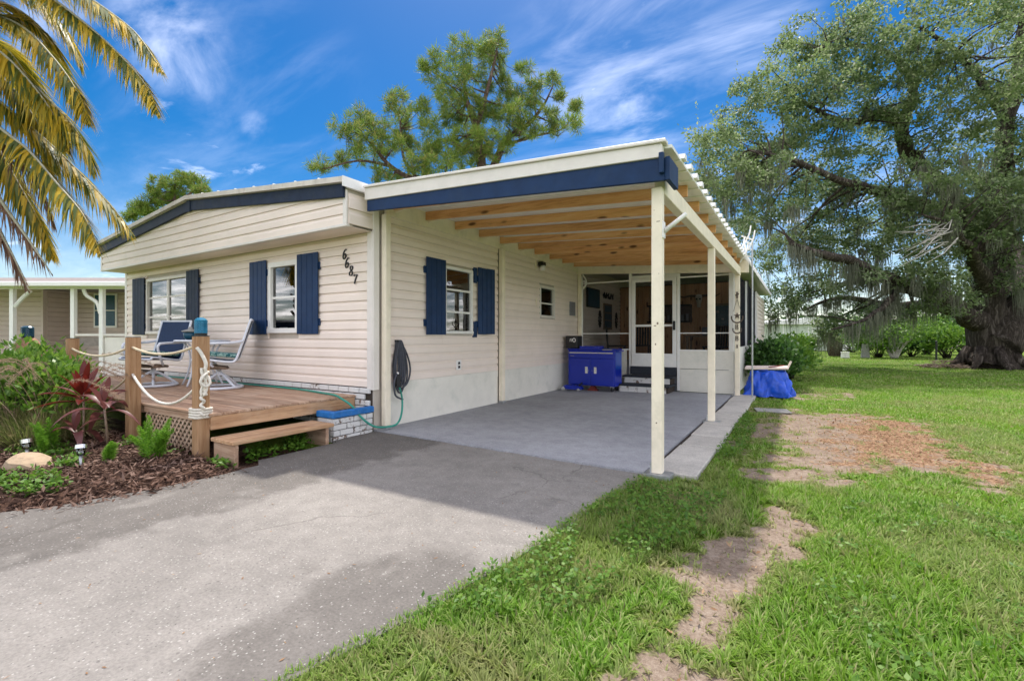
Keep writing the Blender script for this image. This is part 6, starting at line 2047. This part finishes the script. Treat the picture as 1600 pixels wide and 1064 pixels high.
def ti_plant(c, h, n, mat, label, L, lean=(0, 0), drop=0.35):
    t = thing('ti_plant', label, 'plant', (c[0], c[1], 0), 0, 'red ti plants by the lattice')
    top = Vector((c[0] + lean[0], c[1] + lean[1], h))
    MB().tube([(c[0], c[1], 0), Vector((c[0], c[1], 0)).lerp(top, .5) + Vector((.02, 0, 0)), top], [0.013, 0.011, 0.010], 7).build('stem', 'bracket', t, smooth=True)
    for i in range(n):
        a = i * 2.39996 + 0.4
        el = 1.35 - 1.35 * i / n
        d = Vector((math.cos(a) * math.cos(el), math.sin(a) * math.cos(el), math.sin(el) + 0.1)).normalized()
        s = d.cross(Vector((0, 0, 1))).normalized()
        LL = L * random.uniform(0.75, 1.1) * (0.8 + 0.3 * (i / n))
        W = LL * 0.10
        b0 = top + Vector((0, 0, -0.22 * h * i / n))
        k_ = 9
        rows = []
        for j in range(k_ + 1):
            q = j / k_
            p = b0 + d * LL * q - Vector((0, 0, 1)) * drop * LL * (q ** 2.2) * (0.25 + i / n)
            w = W * (math.sin(PI * min(1, q * 0.92 + 0.08)) ** 0.8) * (1.0 if q > 0.12 else 0.45)
            fold = Vector((0, 0, w * 0.35))
            rows.append((p - s * w + fold, p, p + s * w + fold))
        vs = [tuple(x) for r in rows for x in r]
        fs = []
        for j in range(k_):
            fs += [(3 * j, 3 * j + 1, 3 * j + 4, 3 * j + 3), (3 * j + 1, 3 * j + 2, 3 * j + 5, 3 * j + 4)]
        mb = MB().add(vs, fs)
        mb.build('leaf', mat, t, smooth=True)
ti_plant((-6.72, 1.92), 0.60, 22, 'tiplant', 'dark red ti plant with upright leaves left of the second deck post', 0.46, (0.02, 0.0), 0.30)
ti_plant((-6.22, 1.98), 0.50, 10, 'tipale', 'faded pinkish ti plant leaning before the lattice', 0.44, (0.05, -0.05), 0.75)
ti_plant((-6.25, 1.78), 0.26, 7, 'tipale', 'low drooping ti plant with dull red leaves over the mulch', 0.40, (0.0, -0.05), 0.8)

def foxtail(c, n, h, label):
    t = thing('foxtail_fern', label, 'fern', (c[0], c[1], 0), 0, 'foxtail ferns in the mulch')
    for i in range(n):
        a = RNG.uniform(0, 2 * PI)
        tl = RNG.uniform(0.05, 0.5)
        hh = h * RNG.uniform(0.6, 1.1)
        p0 = Vector((c[0] + 0.05 * math.cos(a), c[1] + 0.05 * math.sin(a), 0.03))
        P = smooth_path([p0, p0 + Vector((tl * .3 * hh * math.cos(a), tl * .3 * hh * math.sin(a), hh * .5)), p0 + Vector((tl * hh * math.cos(a), tl * hh * math.sin(a), hh))], 8)
        m_ = 26
        q, dd = [], []
        for j in range(m_ * 14):
            s = j / (m_ * 14)
            k_ = min(len(P) - 2, int(s * (len(P) - 1)))
            q.append(tuple(P[k_].lerp(P[k_ + 1], s * (len(P) - 1) - k_)))
            dd.append(0.052 * (math.sin(PI * min(1, 0.10 + 0.9 * s)) ** 0.6))
        q = np.array(q)
        di = rand_dirs(len(q)); di[:, 2] = np.abs(di[:, 2]) * 0.9 + 0.15
        v, f = leaf_quads(q, di, rand_dirs(len(q)), np.array(dd) + 0.008, np.full(len(q), 0.0055))
        mesh_np('frond', v, f, 'fern', t)
foxtail((-5.28, 2.02), 11, 0.40, 'bright foxtail fern before the lattice')
foxtail((-5.50, 1.72), 3, 0.22, 'small foxtail fern at the edge of the mulch')
foxtail((-6.38, 1.58), 8, 0.34, 'foxtail fern beside the flat stone')
foxtail((-6.55, 1.02), 6, 0.36, 'foxtail fern cut by the left edge of the picture')

# mulch chips, stones, solar lights
def in_bed(n, poly, x0, x1, y0, y1):
    p = np.stack([RNG.uniform(x0, x1, n), RNG.uniform(y0, y1, n)], 1)
    return p[poly_sd(p[:, 0], p[:, 1], poly) > 0.02]
def bed_z(x, y):
    return -0.03 + lift_mask(x, y) * (0.055 + 0.05 * vnoise(x, y, 1.7, 6)) + (vnoise(x, y, 1.3, 5) - 0.5) * 0.02
p = in_bed(19000, BED, -8.0, -4.2, 0.3, 2.35)
z = bed_z(p[:, 0], p[:, 1]) + RNG.uniform(0.0, 0.03, len(p))
c = np.concatenate([p, z[:, None]], 1)
d = rand_dirs(len(c)) * np.array([1, 1, 0.35])
v, f = leaf_quads(c, d, rand_dirs(len(c)) * 0.6 + np.array([0, 0, 1.0]), RNG.uniform(0.03, 0.10, len(c)), RNG.uniform(0.008, 0.024, len(c)))
tag(mesh_np('bark_mulch', v, f, 'mulchchip', loc=(-6, 1.3, 0)), 'dark brown bark mulch spread over the planting bed', 'mulch', kind='stuff')
def pebble(name, c, r, mat, label, cat, group=None, seed=0):
    b = MB()
    rr = random.Random(seed)
    n, m_ = 10, 6
    ph = [rr.uniform(0, 6) for _ in range(4)]
    for j in range(m_ + 1):
        e = PI * j / m_
        for i in range(n):
            a = 2 * PI * i / n
            w = 1 + 0.13 * math.sin(2 * a + ph[0]) + 0.09 * math.sin(3 * a + ph[1] + 2 * e) + 0.05 * rr.uniform(-1, 1)
            b.v.append((c[0] + r[0] * w * math.sin(e) * math.cos(a), c[1] + r[1] * w * math.sin(e) * math.sin(a), c[2] + r[2] * math.cos(e)))
    for j in range(m_):
        for i in range(n):
            i2 = (i + 1) % n
            b.f.append((j * n + i, j * n + i2, (j + 1) * n + i2, (j + 1) * n + i))
    return tag(b.build(name, mat), label, cat, group)
pebble('field_stone', (-5.85, 1.30, 0.06), (0.26, 0.17, 0.11), 'stone', 'flat layered tan stone lying in the mulch', 'stone', None, 3)
for i, (x, y, s, lab) in enumerate(((-5.33, 0.80, .075, 'pale stone at the left edge of the driveway border'), (-5.42, 0.92, .06, 'small pale stone behind the border stone'), (-5.22, 0.70, .07, 'flat pale stone lowest in the driveway border'), (-5.30, 1.16, .06, 'white stone right of the tan flat stone'), (-5.46, 1.18, .045, 'little white stone against the tan flat stone'))):
    pebble('pale_stone', (x, y, 0.03), (s, s * .75, s * .55), 'limestone', lab, 'stone', 'pale stones along the bed', 20 + i)
def solar(x, y, lean, lab):
    t = thing('solar_light', lab, 'garden light', (x, y, 0), 0, 'small solar stake lights')
    b = Vector((x, y, 0.02)); u = Vector((lean[0], lean[1], 1)).normalized()
    MB().tube([b, b + u * 0.14], [0.006, 0.014], 8).build('stake', 'galv', t, smooth=True)
    MB().tube([b + u * 0.14, b + u * 0.145, b + u * 0.20], [0.015, 0.030, 0.034], 14).build('lens', 'clear', t, smooth=True)
    MB().tube([b + u * 0.201, b + u * 0.235], [0.043, 0.041], 16).build('cap', 'chrome', t)
solar(-5.38, 1.52, (-0.25, 0.1), 'tilted silver stake light standing in the mulch')
solar(-6.12, 1.36, (-0.10, -0.05), 'upright silver stake light behind the flat stone')
# ground-cover weeds
def weeds(name, polys, dens, label, zfun, L=0.045, hh=0.06, gate=0.42):
    vs = []
    for poly in polys:
        xs, ys = [q[0] for q in poly], [q[1] for q in poly]
        n = int((max(xs) - min(xs)) * (max(ys) - min(ys)) * dens)
        q = np.stack([RNG.uniform(min(xs), max(xs), n), RNG.uniform(min(ys), max(ys), n)], 1)
        q = q[poly_sd(q[:, 0], q[:, 1], poly) > 0.0]
        q = q[vnoise(q[:, 0], q[:, 1], 6.0, 9) > gate]
        c = np.concatenate([q, (zfun(q[:, 0], q[:, 1]) + RNG.uniform(0.005, hh, len(q)))[:, None]], 1)
        d = rand_dirs(len(c)) * np.array([1, 1, .5]) + np.array([0, 0, .2])
        vs.append(leaf_quads(c, d, rand_dirs(len(c)) * .5 + np.array([0, 0, 1.0]), RNG.uniform(.6, 1.3, len(c)) * L, RNG.uniform(.5, .8, len(c)) * L))
    v, f = joinvf(vs)
    return tag(mesh_np(name, v, f, 'weed', loc=(v[0, 0], v[0, 1], 0)), label, 'ground cover', kind='stuff')
weeds('bed_ground_cover', [[(-5.5, 0.95), (-4.75, 1.0), (-4.65, 1.25), (-5.0, 1.35), (-5.5, 1.2)], [(-5.9, 0.4), (-4.95, 0.75), (-5.1, 1.0), (-5.9, 1.1)], [(-6.2, 2.0), (-5.2, 2.1), (-5.2, 2.3), (-6.3, 2.28)], [(-5.9, 1.35), (-5.5, 1.25), (-5.35, 1.5), (-5.8, 1.7)], [(-6.6, 1.2), (-6.0, 1.3), (-6.1, 1.75), (-6.7, 1.7)], [(-4.75, 2.25), (-4.45, 2.2), (-4.40, 2.36), (-4.75, 2.4)]], 3000, 'green weeds creeping over the bark mulch', bed_z)
weeds('step_ground_cover', [[(-4.90, 2.5), (-4.50, 2.5), (-4.52, 3.4), (-4.95, 3.4)]], 3500, 'green weeds growing under the deck step', lambda x, y: np.full(np.shape(x), -0.02), 0.045, 0.11)

# ------------------------------------------------------------------ lawn grass
CLOVER = [(-1.42, 1.5), (-1.30, 2.3), (-1.24, 3.2), (-1.15, 3.95), (-0.75, 3.7), (-0.45, 3.9), (-0.5, 3.0), (-0.75, 2.5), (-0.8, 1.9)]
def grass_field(n, x0, x1, y0, y1, hmin, hmax, w, segs, keepfun=None):
    p = np.stack([RNG.uniform(x0, x1, n), RNG.uniform(y0, y1, n)], 1)
    # only where the lawn can be seen
    fx = p[:, 0] * CF[0] + p[:, 1] * CF[1]
    lx = p[:, 0] * CR[0] + p[:, 1] * CR[1]
    vis = (fx > 0.5) & (np.abs(lx) < fx * 1.3 + 1.8)
    p = p[vis]
    dr = poly_sd(p[:, 0], p[:, 1], DRIVE)
    ok = dr < 0.035
    ok &= ~((p[:, 0] < -0.72) & (p[:, 0] > -1.2) & (p[:, 1] > 4.2) & (p[:, 1] < 10.35))
    ok &= ~((p[:, 0] < -1.1) & (p[:, 1] > 4.05))
    ok &= p[:, 0] > -3.4
    ok &= ~((np.abs(p[:, 0] + 1.03) < 0.12) & (np.abs(p[:, 1] - 4.145) < 0.10))
    dmm = dirt_mask(p[:, 0], p[:, 1])
    ok &= RNG.uniform(size=len(p)) > np.clip((dmm - 0.15) * 1.5, 0, 0.965)
    if keepfun is not None:
        ok &= keepfun(p)
    return p[ok], dmm[ok]
fields = []
dry_l = []
def add_grass(n, box, hmin, hmax, w, segs, tuft=None, keepfun=None):
    p, dmm = grass_field(n, *box, hmin, hmax, w, segs, keepfun)
    m_ = len(p)
    if tuft:
        # pull blades towards tuft centres so that the sward is clumpy
        cell = np.floor(p / tuft)
        jx = vnoise(cell[:, 0] * 7.13, cell[:, 1] * 3.71, 1.0, 21)
        jy = vnoise(cell[:, 0] * 5.37, cell[:, 1] * 9.17, 1.0, 22)
        ctr = (cell + 0.2 + 0.6 * np.stack([jx, jy], 1)) * tuft
        outward = p - ctr
        p = ctr + outward * 0.75
    else:
        outward = RNG.normal(size=(m_, 2))
    z = -0.03 + (vnoise(p[:, 0], p[:, 1], 1.3, 5) - 0.5) * 0.02 - 0.012 * dmm
    H = hmin + (hmax - hmin) * RNG.uniform(size=m_) * (0.45 + 0.9 * vnoise(p[:, 0], p[:, 1], 1.9, 31))
    H = H * (1 - 0.45 * np.clip(dmm * 2, 0, 1))
    o = outward / (np.linalg.norm(outward, axis=1, keepdims=True) + 1e-6)
    tilt = RNG.uniform(0.2, 1.1, (m_, 1))
    d = np.concatenate([o * tilt + RNG.normal(size=(m_, 2)) * 0.35, np.ones((m_, 1))], 1)
    c = np.concatenate([p, z[:, None]], 1)
    v, f = blades(c, d, H, w * RNG.uniform(0.7, 1.3, m_), RNG.uniform(0.15, 0.55, m_), segs)
    dry = np.clip(np.clip(dmm * 1.3, 0, 1) * 0.8 + (vnoise(p[:, 0], p[:, 1], 1.1, 41) > 0.62) * 0.30 + (vnoise(p[:, 0], p[:, 1], 4.3, 43) > 0.72) * 0.35 + (RNG.uniform(size=m_) > 0.93) * 0.85, 0, 1)
    fields.append((v, f))
    dry_l.append(np.repeat(dry, len(v) // max(1, m_)))
add_grass(290000, (-2.2, 3.6, 0.2, 4.6), 0.045, 0.10, 0.0066, 3, tuft=0.10)
add_grass(190000, (-1.2, 6.8, 2.2, 8.6), 0.045, 0.09, 0.009, 2, tuft=0.12, keepfun=lambda p: (p[:, 1] > 4.6) | (p[:, 0] > 3.6))
add_grass(150000, (-1.1, 12.0, 5.0, 15.0), 0.05, 0.09, 0.014, 2, keepfun=lambda p: (p[:, 1] > 8.6) | (p[:, 0] > 6.8))
add_grass(90000, (-1.0, 20, 15.0, 30.0), 0.05, 0.09, 0.026, 1)
add_grass(30000, (0.0, 34, 30.0, 46.0), 0.05, 0.09, 0.05, 1)
add_grass(110000, (-2.2, -0.9, 0.5, 4.15), 0.04, 0.09, 0.0066, 3, keepfun=lambda p: poly_sd(p[:, 0], p[:, 1], DRIVE) > -0.10)
v, f = joinvf(fields)
tag(mesh_np('lawn_grass', v, f, 'grass', loc=(1, 5, 0), attrs={'dry': np.concatenate(dry_l)}), 'green coarse-bladed lawn grass beside the driveway', 'grass', kind='stuff')
weeds('lawn_clover', [CLOVER, [(-0.72, 5.0), (-0.5, 5.2), (-0.45, 7.0), (-0.72, 8.4)]], 2600, 'low broad-leaved weeds among the grass by the driveway edge', lambda x, y: np.full(np.shape(x), -0.01), 0.030, 0.075, 0.25)
weeds('lawn_weeds', [[(-0.3, 1.0), (2.6, 1.6), (4.5, 4.2), (3.2, 8.0), (1.7, 5.0), (0.3, 4.2)]], 900, 'scattered broad-leaved weeds in the open lawn', lambda x, y: np.full(np.shape(x), -0.005), 0.028, 0.05, 0.66)
# dry leaf litter on the bare patches
p = np.stack([RNG.uniform(-0.9, 1.8, 22000), RNG.uniform(1.2, 12.7, 22000)], 1)
dm_ = dirt_mask(p[:, 0], p[:, 1]) * (0.10 + 0.9 * brown_mask(p[:, 0], p[:, 1]))
p = p[RNG.uniform(size=len(p)) < dm_ * 0.9]
c = np.concatenate([p, np.full((len(p), 1), -0.035) + RNG.uniform(0, .02, (len(p), 1))], 1)
v, f = leaf_quads(c, rand_dirs(len(c)) * np.array([1, 1, .3]), rand_dirs(len(c)) * .5 + np.array([0, 0, 1.0]), RNG.uniform(.02, .06, len(c)), RNG.uniform(.008, .022, len(c)))
tag(mesh_np('leaf_litter', v, f, 'litter', loc=(0.5, 7, 0)), 'dry brown leaves and needles over the bare patch of lawn', 'leaf litter', kind='stuff')

p = np.stack([RNG.uniform(-5.0, -1.2, 900), RNG.uniform(0.4, 4.1, 900)], 1)
dd_ = poly_sd(p[:, 0], p[:, 1], DRIVE)
p = p[(dd_ > 0.01) & (RNG.uniform(size=len(p)) < np.exp(-np.maximum(dd_, 0) / 0.35) * 0.9 + 0.10)]
c = np.concatenate([p, np.full((len(p), 1), 0.003)], 1)
v, f = leaf_quads(c, rand_dirs(len(c)) * np.array([1, 1, .08]), np.tile([0, 0, 1.0], (len(c), 1)) + rand_dirs(len(c)) * .2, RNG.uniform(.008, .035, len(c)), RNG.uniform(.004, .012, len(c)))
tag(mesh_np('drive_litter', v, f, 'litter', loc=(-3, 2, 0)), 'scattered bits of dry leaf on the concrete driveway', 'leaf litter', kind='stuff')

# ------------------------------------------------------------------ yard behind: shrubs, house, posts
bush('porch_shrub', 'rounded dark green shrub against the side of the porch', (-0.50, 13.2, 0.55), (0.56, 1.05, 0.52), 'darkshrub', 6000, 0.11, 0.065)
bush('porch_shrub', 'smaller dark green shrub behind the rounded one by the porch', (-0.20, 15.9, 0.6), (0.58, 1.15, 0.55), 'shrub', 2600, 0.12, 0.07)
def at(u, d, h=0.0):
    l = (u - 800) / 730 * d
    p = CF * d + CR * l
    return (float(p[0]), float(p[1]), h)
yard = [(1372, 28, 1.1, 1.1, 'shrub', 'yellow-green shrub right of the grey stub post'), (1400, 31, 1.7, 1.5, 'shrub', 'tall bright shrub behind the little branching tree'), (1425, 29, 0.9, 0.9, 'darkshrub', 'low dark shrub at the foot of the branching tree'),
        (1450, 33, 1.4, 1.9, 'shrub', 'tall pale green shrub before the pink wall'), (1480, 27, 1.1, 1.3, 'shrub', 'light green shrub left of the oak trunk'), (1352, 34, 1.2, 1.6, 'darkshrub', 'dark shrub left of the yellow-green one'), (1330, 38, 1.5, 1.1, 'shrub', 'low bright shrub before the pale green house'), (1252, 31, 0.9, 0.9, 'shrub', 'small round shrub by the pale green house'),
        (1505, 32, 1.6, 2.0, 'darkshrub', 'dark tall shrub directly behind the oak trunk'), (1590, 30, 1.4, 1.9, 'darkshrub', 'dark shrub right of the oak trunk'), (1625, 28, 1.4, 1.6, 'shrub', 'bright shrub at the right edge of the lawn'), (1470, 40, 2.0, 2.2, 'shrub', 'far tall shrub between oak and pink wall')]
for u, d, r, h_, m_, lab in yard:
    h_ *= 1.22
    x, y, _ = at(u, d)
    bush('yard_shrub', lab, (x, y, h_ * 0.55), (r, r, h_ * 0.62), m_, int(1100 + 500 * r * h_), 0.20, 0.11, group='shrubs across the back yard')
# small branching tree
bx_, by_, _ = at(1398, 27.0)
bt = thing('branching_tree', 'small many-stemmed tree with pale curved stems in the back yard', 'tree', (bx_, by_, 0))
b = MB()
tops = []
for a, l in ((-1.0, 1.3), (-0.35, 1.0), (0.25, 1.0), (0.8, 1.2), (1.25, 1.5)):
    o_ = Vector((bx_, by_, 0))
    dd = Vector(CR) * a * 0.9 + Vector(CF) * random.uniform(-.5, .5)
    P = smooth_path([o_ + dd * 0.1, o_ + dd * 0.45 + Vector((0, 0, l * .5)), o_ + dd * 1.1 + Vector((0, 0, l)), o_ + dd * 1.6 + Vector((0, 0, l * 1.35))], 4)
    b.tube(P, list(np.linspace(0.085, 0.025, len(P))), 6)
    tops.append(P[-1])
b.build('trunk', 'twig', bt, smooth=True)
n = 3600
i = RNG.integers(0, len(tops), n)
pos = np.array([tuple(t_) for t_ in tops])[i] + RNG.normal(size=(n, 3)) * np.array([0.6, 0.6, 0.35])
v, f = leaf_quads(pos, rand_dirs(n), rand_dirs(n) + np.array([0, 0, 1.0]), RNG.uniform(.12, .22, n), RNG.uniform(.06, .11, n))
mesh_np('crown', v, f, 'shrub', bt)
# brush pile at the oak's foot
b = MB()
ox, oy, _ = at(1478, 18.6)
for _ in range(170):
    a = random.uniform(0, 2 * PI); r_ = random.uniform(0, 1) ** .6
    p0 = Vector((ox, oy, 0)) + Vector(CR) * r_ * 0.95 * math.cos(a) + Vector(CF) * r_ * 0.6 * math.sin(a)
    p0.z = random.uniform(0.0, 0.42 * (1 - r_))
    dd = Vector((random.uniform(-1, 1), random.uniform(-1, 1), random.uniform(-.12, .25))) * random.uniform(0.2, 0.5)
    b.tube([p0, p0 + dd * .5 + Vector((0, 0, .02)), p0 + dd], [0.018, 0.014, 0.007], 4)
tag(b.build('brush_pile', 'bracket'), 'heap of brown cut branches at the foot of the oak', 'brush pile', kind='stuff')
# utility things on the lawn
x, y, _ = at(1320.5, 27.5)
ub = thing('utility_box', 'small white utility box standing alone on the lawn', 'utility box', (x, y, 0))
MB().box(x - .2, x + .2, y - .16, y + .16, -0.02, 0.28).build('box_body', 'white', ub, bevel=0.02)
MB().box(x - .22, x + .22, y - .18, y + .18, 0.281, 0.33).build('box_lid', 'white', ub, bevel=0.015)
x, y, _ = at(1352, 28.0)
gp = MB().hexa([(x - .22, y - .2, -.05), (x + .22, y - .2, -.05), (x + .22, y + .2, -.05), (x - .22, y + .2, -.05), (x - .16, y - .14, .82), (x + .16, y - .14, .72), (x + .16, y + .14, .72), (x - .16, y + .14, .82)]).build('stub_post', 'granite', bevel=0.03)
tag(gp, 'grey slant-topped stub post before the back yard shrubs', 'post')
x, y, _ = at(1463, 24.5)
tag(MB().tube([(x, y, -.05), (x, y, 1.0), (x, y, 1.02)], [0.045, 0.045, 0.02], 8).build('marker_post', 'black'), 'thin dark post left of the oak trunk', 'post')
x, y, _ = at(1304, 30)
pp = thing('potted_palm_stump', 'short brown palm stump with arching leaves before the pale green house', 'palm', (x, y, 0))
MB().lathe([(0.32, 0), (0.40, .3), (0.45, .7), (0.30, 1.1), (0.2, 1.3)], (x, y, 0), 12).build('stump', 'palmbark', pp)
n = 420
a = RNG.uniform(0, 2 * PI, n)
v, f = blades(np.tile([x, y, 1.2], (n, 1)), np.stack([np.cos(a), np.sin(a), RNG.uniform(.2, 1.6, n)], 1), RNG.uniform(.7, 1.4, n), np.full(n, .03), RNG.uniform(.2, .6, n), 4)
mesh_np('palm_leaves', v, f, 'darkshrub', pp)

# ------------------------------------------------------------------ neighbouring buildings
def turned_house(name, label, origin, cat='house'):
    t = thing(name, label, cat, origin, YAW)
    return t
ox, oy, _ = at(1262, 42)
gh_ = turned_house('green_house', 'pale green single-storey house beyond the back lawn', (ox, oy, 0))
MB().box(-4.5, 4.4, 0, 7, 0, 2.35).build('wall', 'greenhouse', gh_, local=True)
MB().prism([(-4.7, 2.35), (-4.7, 2.48), (0.2, 2.95), (4.6, 2.48), (4.6, 2.35)], -0.3, 7.2, 'y').build('roof', 'roofwhite', gh_, local=True)
for x in (-2.2, 0.05, 2.6):
    MB().box(x - 0.05, x + 0.05, -0.03, -0.001, 0.05, 2.34).build('wall_batten', 'white', gh_, local=True)
w = MB().box(0.35, 2.2, -0.06, -0.002, 0.95, 2.05).build('window', 'white', gh_, local=True)
for i in range(9):
    MB().box(0.42, 2.13, -0.085, -0.061, 1.0 + i * 0.112, 1.09 + i * 0.112).build('awning_slat', 'greenhouse', w, local=True)
MB().box(2.9, 3.6, -0.05, -0.002, 0.0, 2.0).build('door', 'white', gh_, local=True)
ox, oy, _ = at(1455, 52)
ph_ = turned_house('pink_house', 'pale pink house mostly hidden by shrubs beyond the oak', (ox, oy, 0))
MB().box(-5, 6, 0, 8, 0, 2.6).build('wall', 'palepink', ph_, local=True)
MB().prism([(-5.3, 2.6), (-5.3, 2.75), (0.5, 3.6), (6.3, 2.75), (6.3, 2.6)], -0.4, 8.3, 'y').build('roof', 'shingle', ph_, local=True)
w = MB().box(-1.6, 0.4, -0.05, -0.002, 0.9, 2.1).build('window', 'white', ph_, local=True)
MB().box(-1.5, 0.3, -0.06, -0.051, 1.0, 2.0).build('pane', 'tealdark', w, local=True)
# far tree line
vs = []
for i in range(46):
    u = -300 + i * 55 + random.uniform(-20, 20)
    if 250 < u < 1150: d_ = 110
    else: d_ = random.uniform(75, 100)
    x, y, _ = at(u, d_)
    r_ = random.uniform(3.0, 4.6)
    n = 520
    q = rand_dirs(n) * (RNG.uniform(.3, 1, (n, 1)) ** .4) * np.array([r_ * 1.4, r_ * 1.4, r_ * .75]) + np.array([x, y, r_ * .55])
    q[:, 2] = np.abs(q[:, 2])
    vs.append(leaf_quads(q, rand_dirs(n), rand_dirs(n) + np.array([0, 0, .8]), RNG.uniform(.6, 1.1, n), RNG.uniform(.4, .7, n)))
v, f = joinvf(vs)
tag(mesh_np('far_tree_line', v, f, 'darkshrub', loc=(0, 90, 0)), 'far belt of trees along the horizon', 'trees', kind='stuff')

# tan neighbour on the left with a white porch
ox, oy, _ = at(60, 14.0)
nb = turned_house('tan_house', 'tan clapboard neighbouring house with a white posted porch', (ox, oy, 0))
# local x runs to the right along the front, y away from the street; origin at pixel bearing of the porch's left post
wl2 = MB().box(-7, -2.05, 2.2, 2.3, 0, 3.05).build('wall', 'tan_house', nb, local=True)
wl3 = MB().box(-2.15, -2.05, 2.301, 3.199, 0, 3.05).build('wall', 'tan_house', nb, local=True)
wl4 = MB().box(-2.2, 6.5, 3.2, 3.3, 0, 3.05).build('wall', 'tan_house', nb, local=True)
def local_siding(par, x0, x1, y, z0, z1, h=0.17, rz=0.0):
    n = int((z1 - z0) / h)
    me = MB().prism([(0.0, 0.0), (-0.036, 0.0), (-0.030, h * .6), (-0.004, h * .8), (0.0, h - .003)], 0, x1 - x0, 'x').mesh('siding_board')
    me.materials.append(M['tan_house'])
    for i in range(n):
        o = link('siding_board', me, par)
        o.location = (x0, y, z0 + i * h)
        o.rotation_euler = (0, 0, rz)
local_siding(wl2, -7, -2.10, 2.2, 0.1, 3.0)
local_siding(wl4, -2.0, 6.5, 3.2, 0.1, 3.0)
me_ = MB().prism([(0.0, 0.0), (-0.036, 0.0), (-0.030, .17 * .6), (-0.004, .17 * .8), (0.0, .167)], 0, 0.86, 'x').mesh('siding_board')
me_.materials.append(M['tan_house'])
for i in range(17):
    o = link('siding_board', me_, wl3)
    o.location = (-2.05, 2.31, 0.1 + i * .17)
    o.rotation_euler = (0, 0, R90)
MB().box(-7.0, 3.4, -0.5, 3.2, -0.02, 0.10).build('porch_floor', 'paver', nb, local=True)  # concrete slab added to cut green bounce from the lawn onto the porch
MB().box(-2.10, -2.02, 2.15, 2.199, 0, 3.0).build('corner_trim', 'tan_house', nb, local=True)
MB().box(-7.2, 3.1, -0.30, -0.19, 2.62, 2.72).build('porch_beam', 'white', nb, local=True)
rf2 = MB().hexa([(-7.3, -0.55, 2.72), (3.4, -0.55, 2.72), (3.4, 2.4, 3.02), (-7.3, 2.4, 3.02), (-7.3, -0.55, 2.80), (3.4, -0.55, 2.80), (3.4, 2.4, 3.12), (-7.3, 2.4, 3.12)]).build('porch_roof', 'white', nb, local=True)
MB().box(-7.35, 3.42, -0.64, -0.551, 2.66, 2.80).build('gutter', 'white', rf2, local=True, bevel=0.02)
MB().prism([(2.2, 2.85), (2.2, 3.12), (5.0, 3.62), (8.0, 3.2), (8.0, 2.85)], -8, 7.0, 'x').build('roof', 'shingle', nb, local=True)
for px_ in (-0.5, 1.29, 2.13):
    p_ = MB().box(px_ - 0.055, px_ + 0.055, -0.30, -0.19, 0, 2.619).build('porch_post', 'white', nb, local=True)
for px_, sg in ((-0.5, 1), (2.13, -1)):
    P = smooth_path([(px_ + sg * 0.056, -0.245, 2.10), (px_ + sg * 0.28, -0.245, 2.36), (px_ + sg * 0.52, -0.245, 2.56)], 4) if sg > 0 else smooth_path([(px_ - 0.056, -0.245, 1.9), (px_ - 0.16, -0.245, 2.22), (px_ - 0.45, -0.245, 2.42), (px_ - 0.55, -0.245, 2.60)], 5)
    MB().tube(P, 0.05, 6).build('porch_brace', 'white', nb, local=True)
MB().box(1.36, 3.6, -0.29, -0.20, 1.24, 1.30).build('porch_rail', 'trim', nb, local=True)
pw = MB().box(2.2, 3.6, -0.25, -0.21, 0, 1.2).build('porch_panel', 'trim', nb, local=True)
MB().box(1.36, 2.07, -0.25, -0.22, 0.95, 1.2).build('porch_panel', 'shingle', nb, local=True)
w = MB().box(-1.14, -0.30, 3.12, 3.16, 1.55, 2.80).build('window', 'white', nb, local=True)
for i in range(2):
    for j in range(2):
        MB().box(-1.08 + i * .37, -0.73 + i * .37, 3.105, 3.119, 1.62 + j * .58, 2.16 + j * .58).build('pane', 'tealdark', w, local=True)
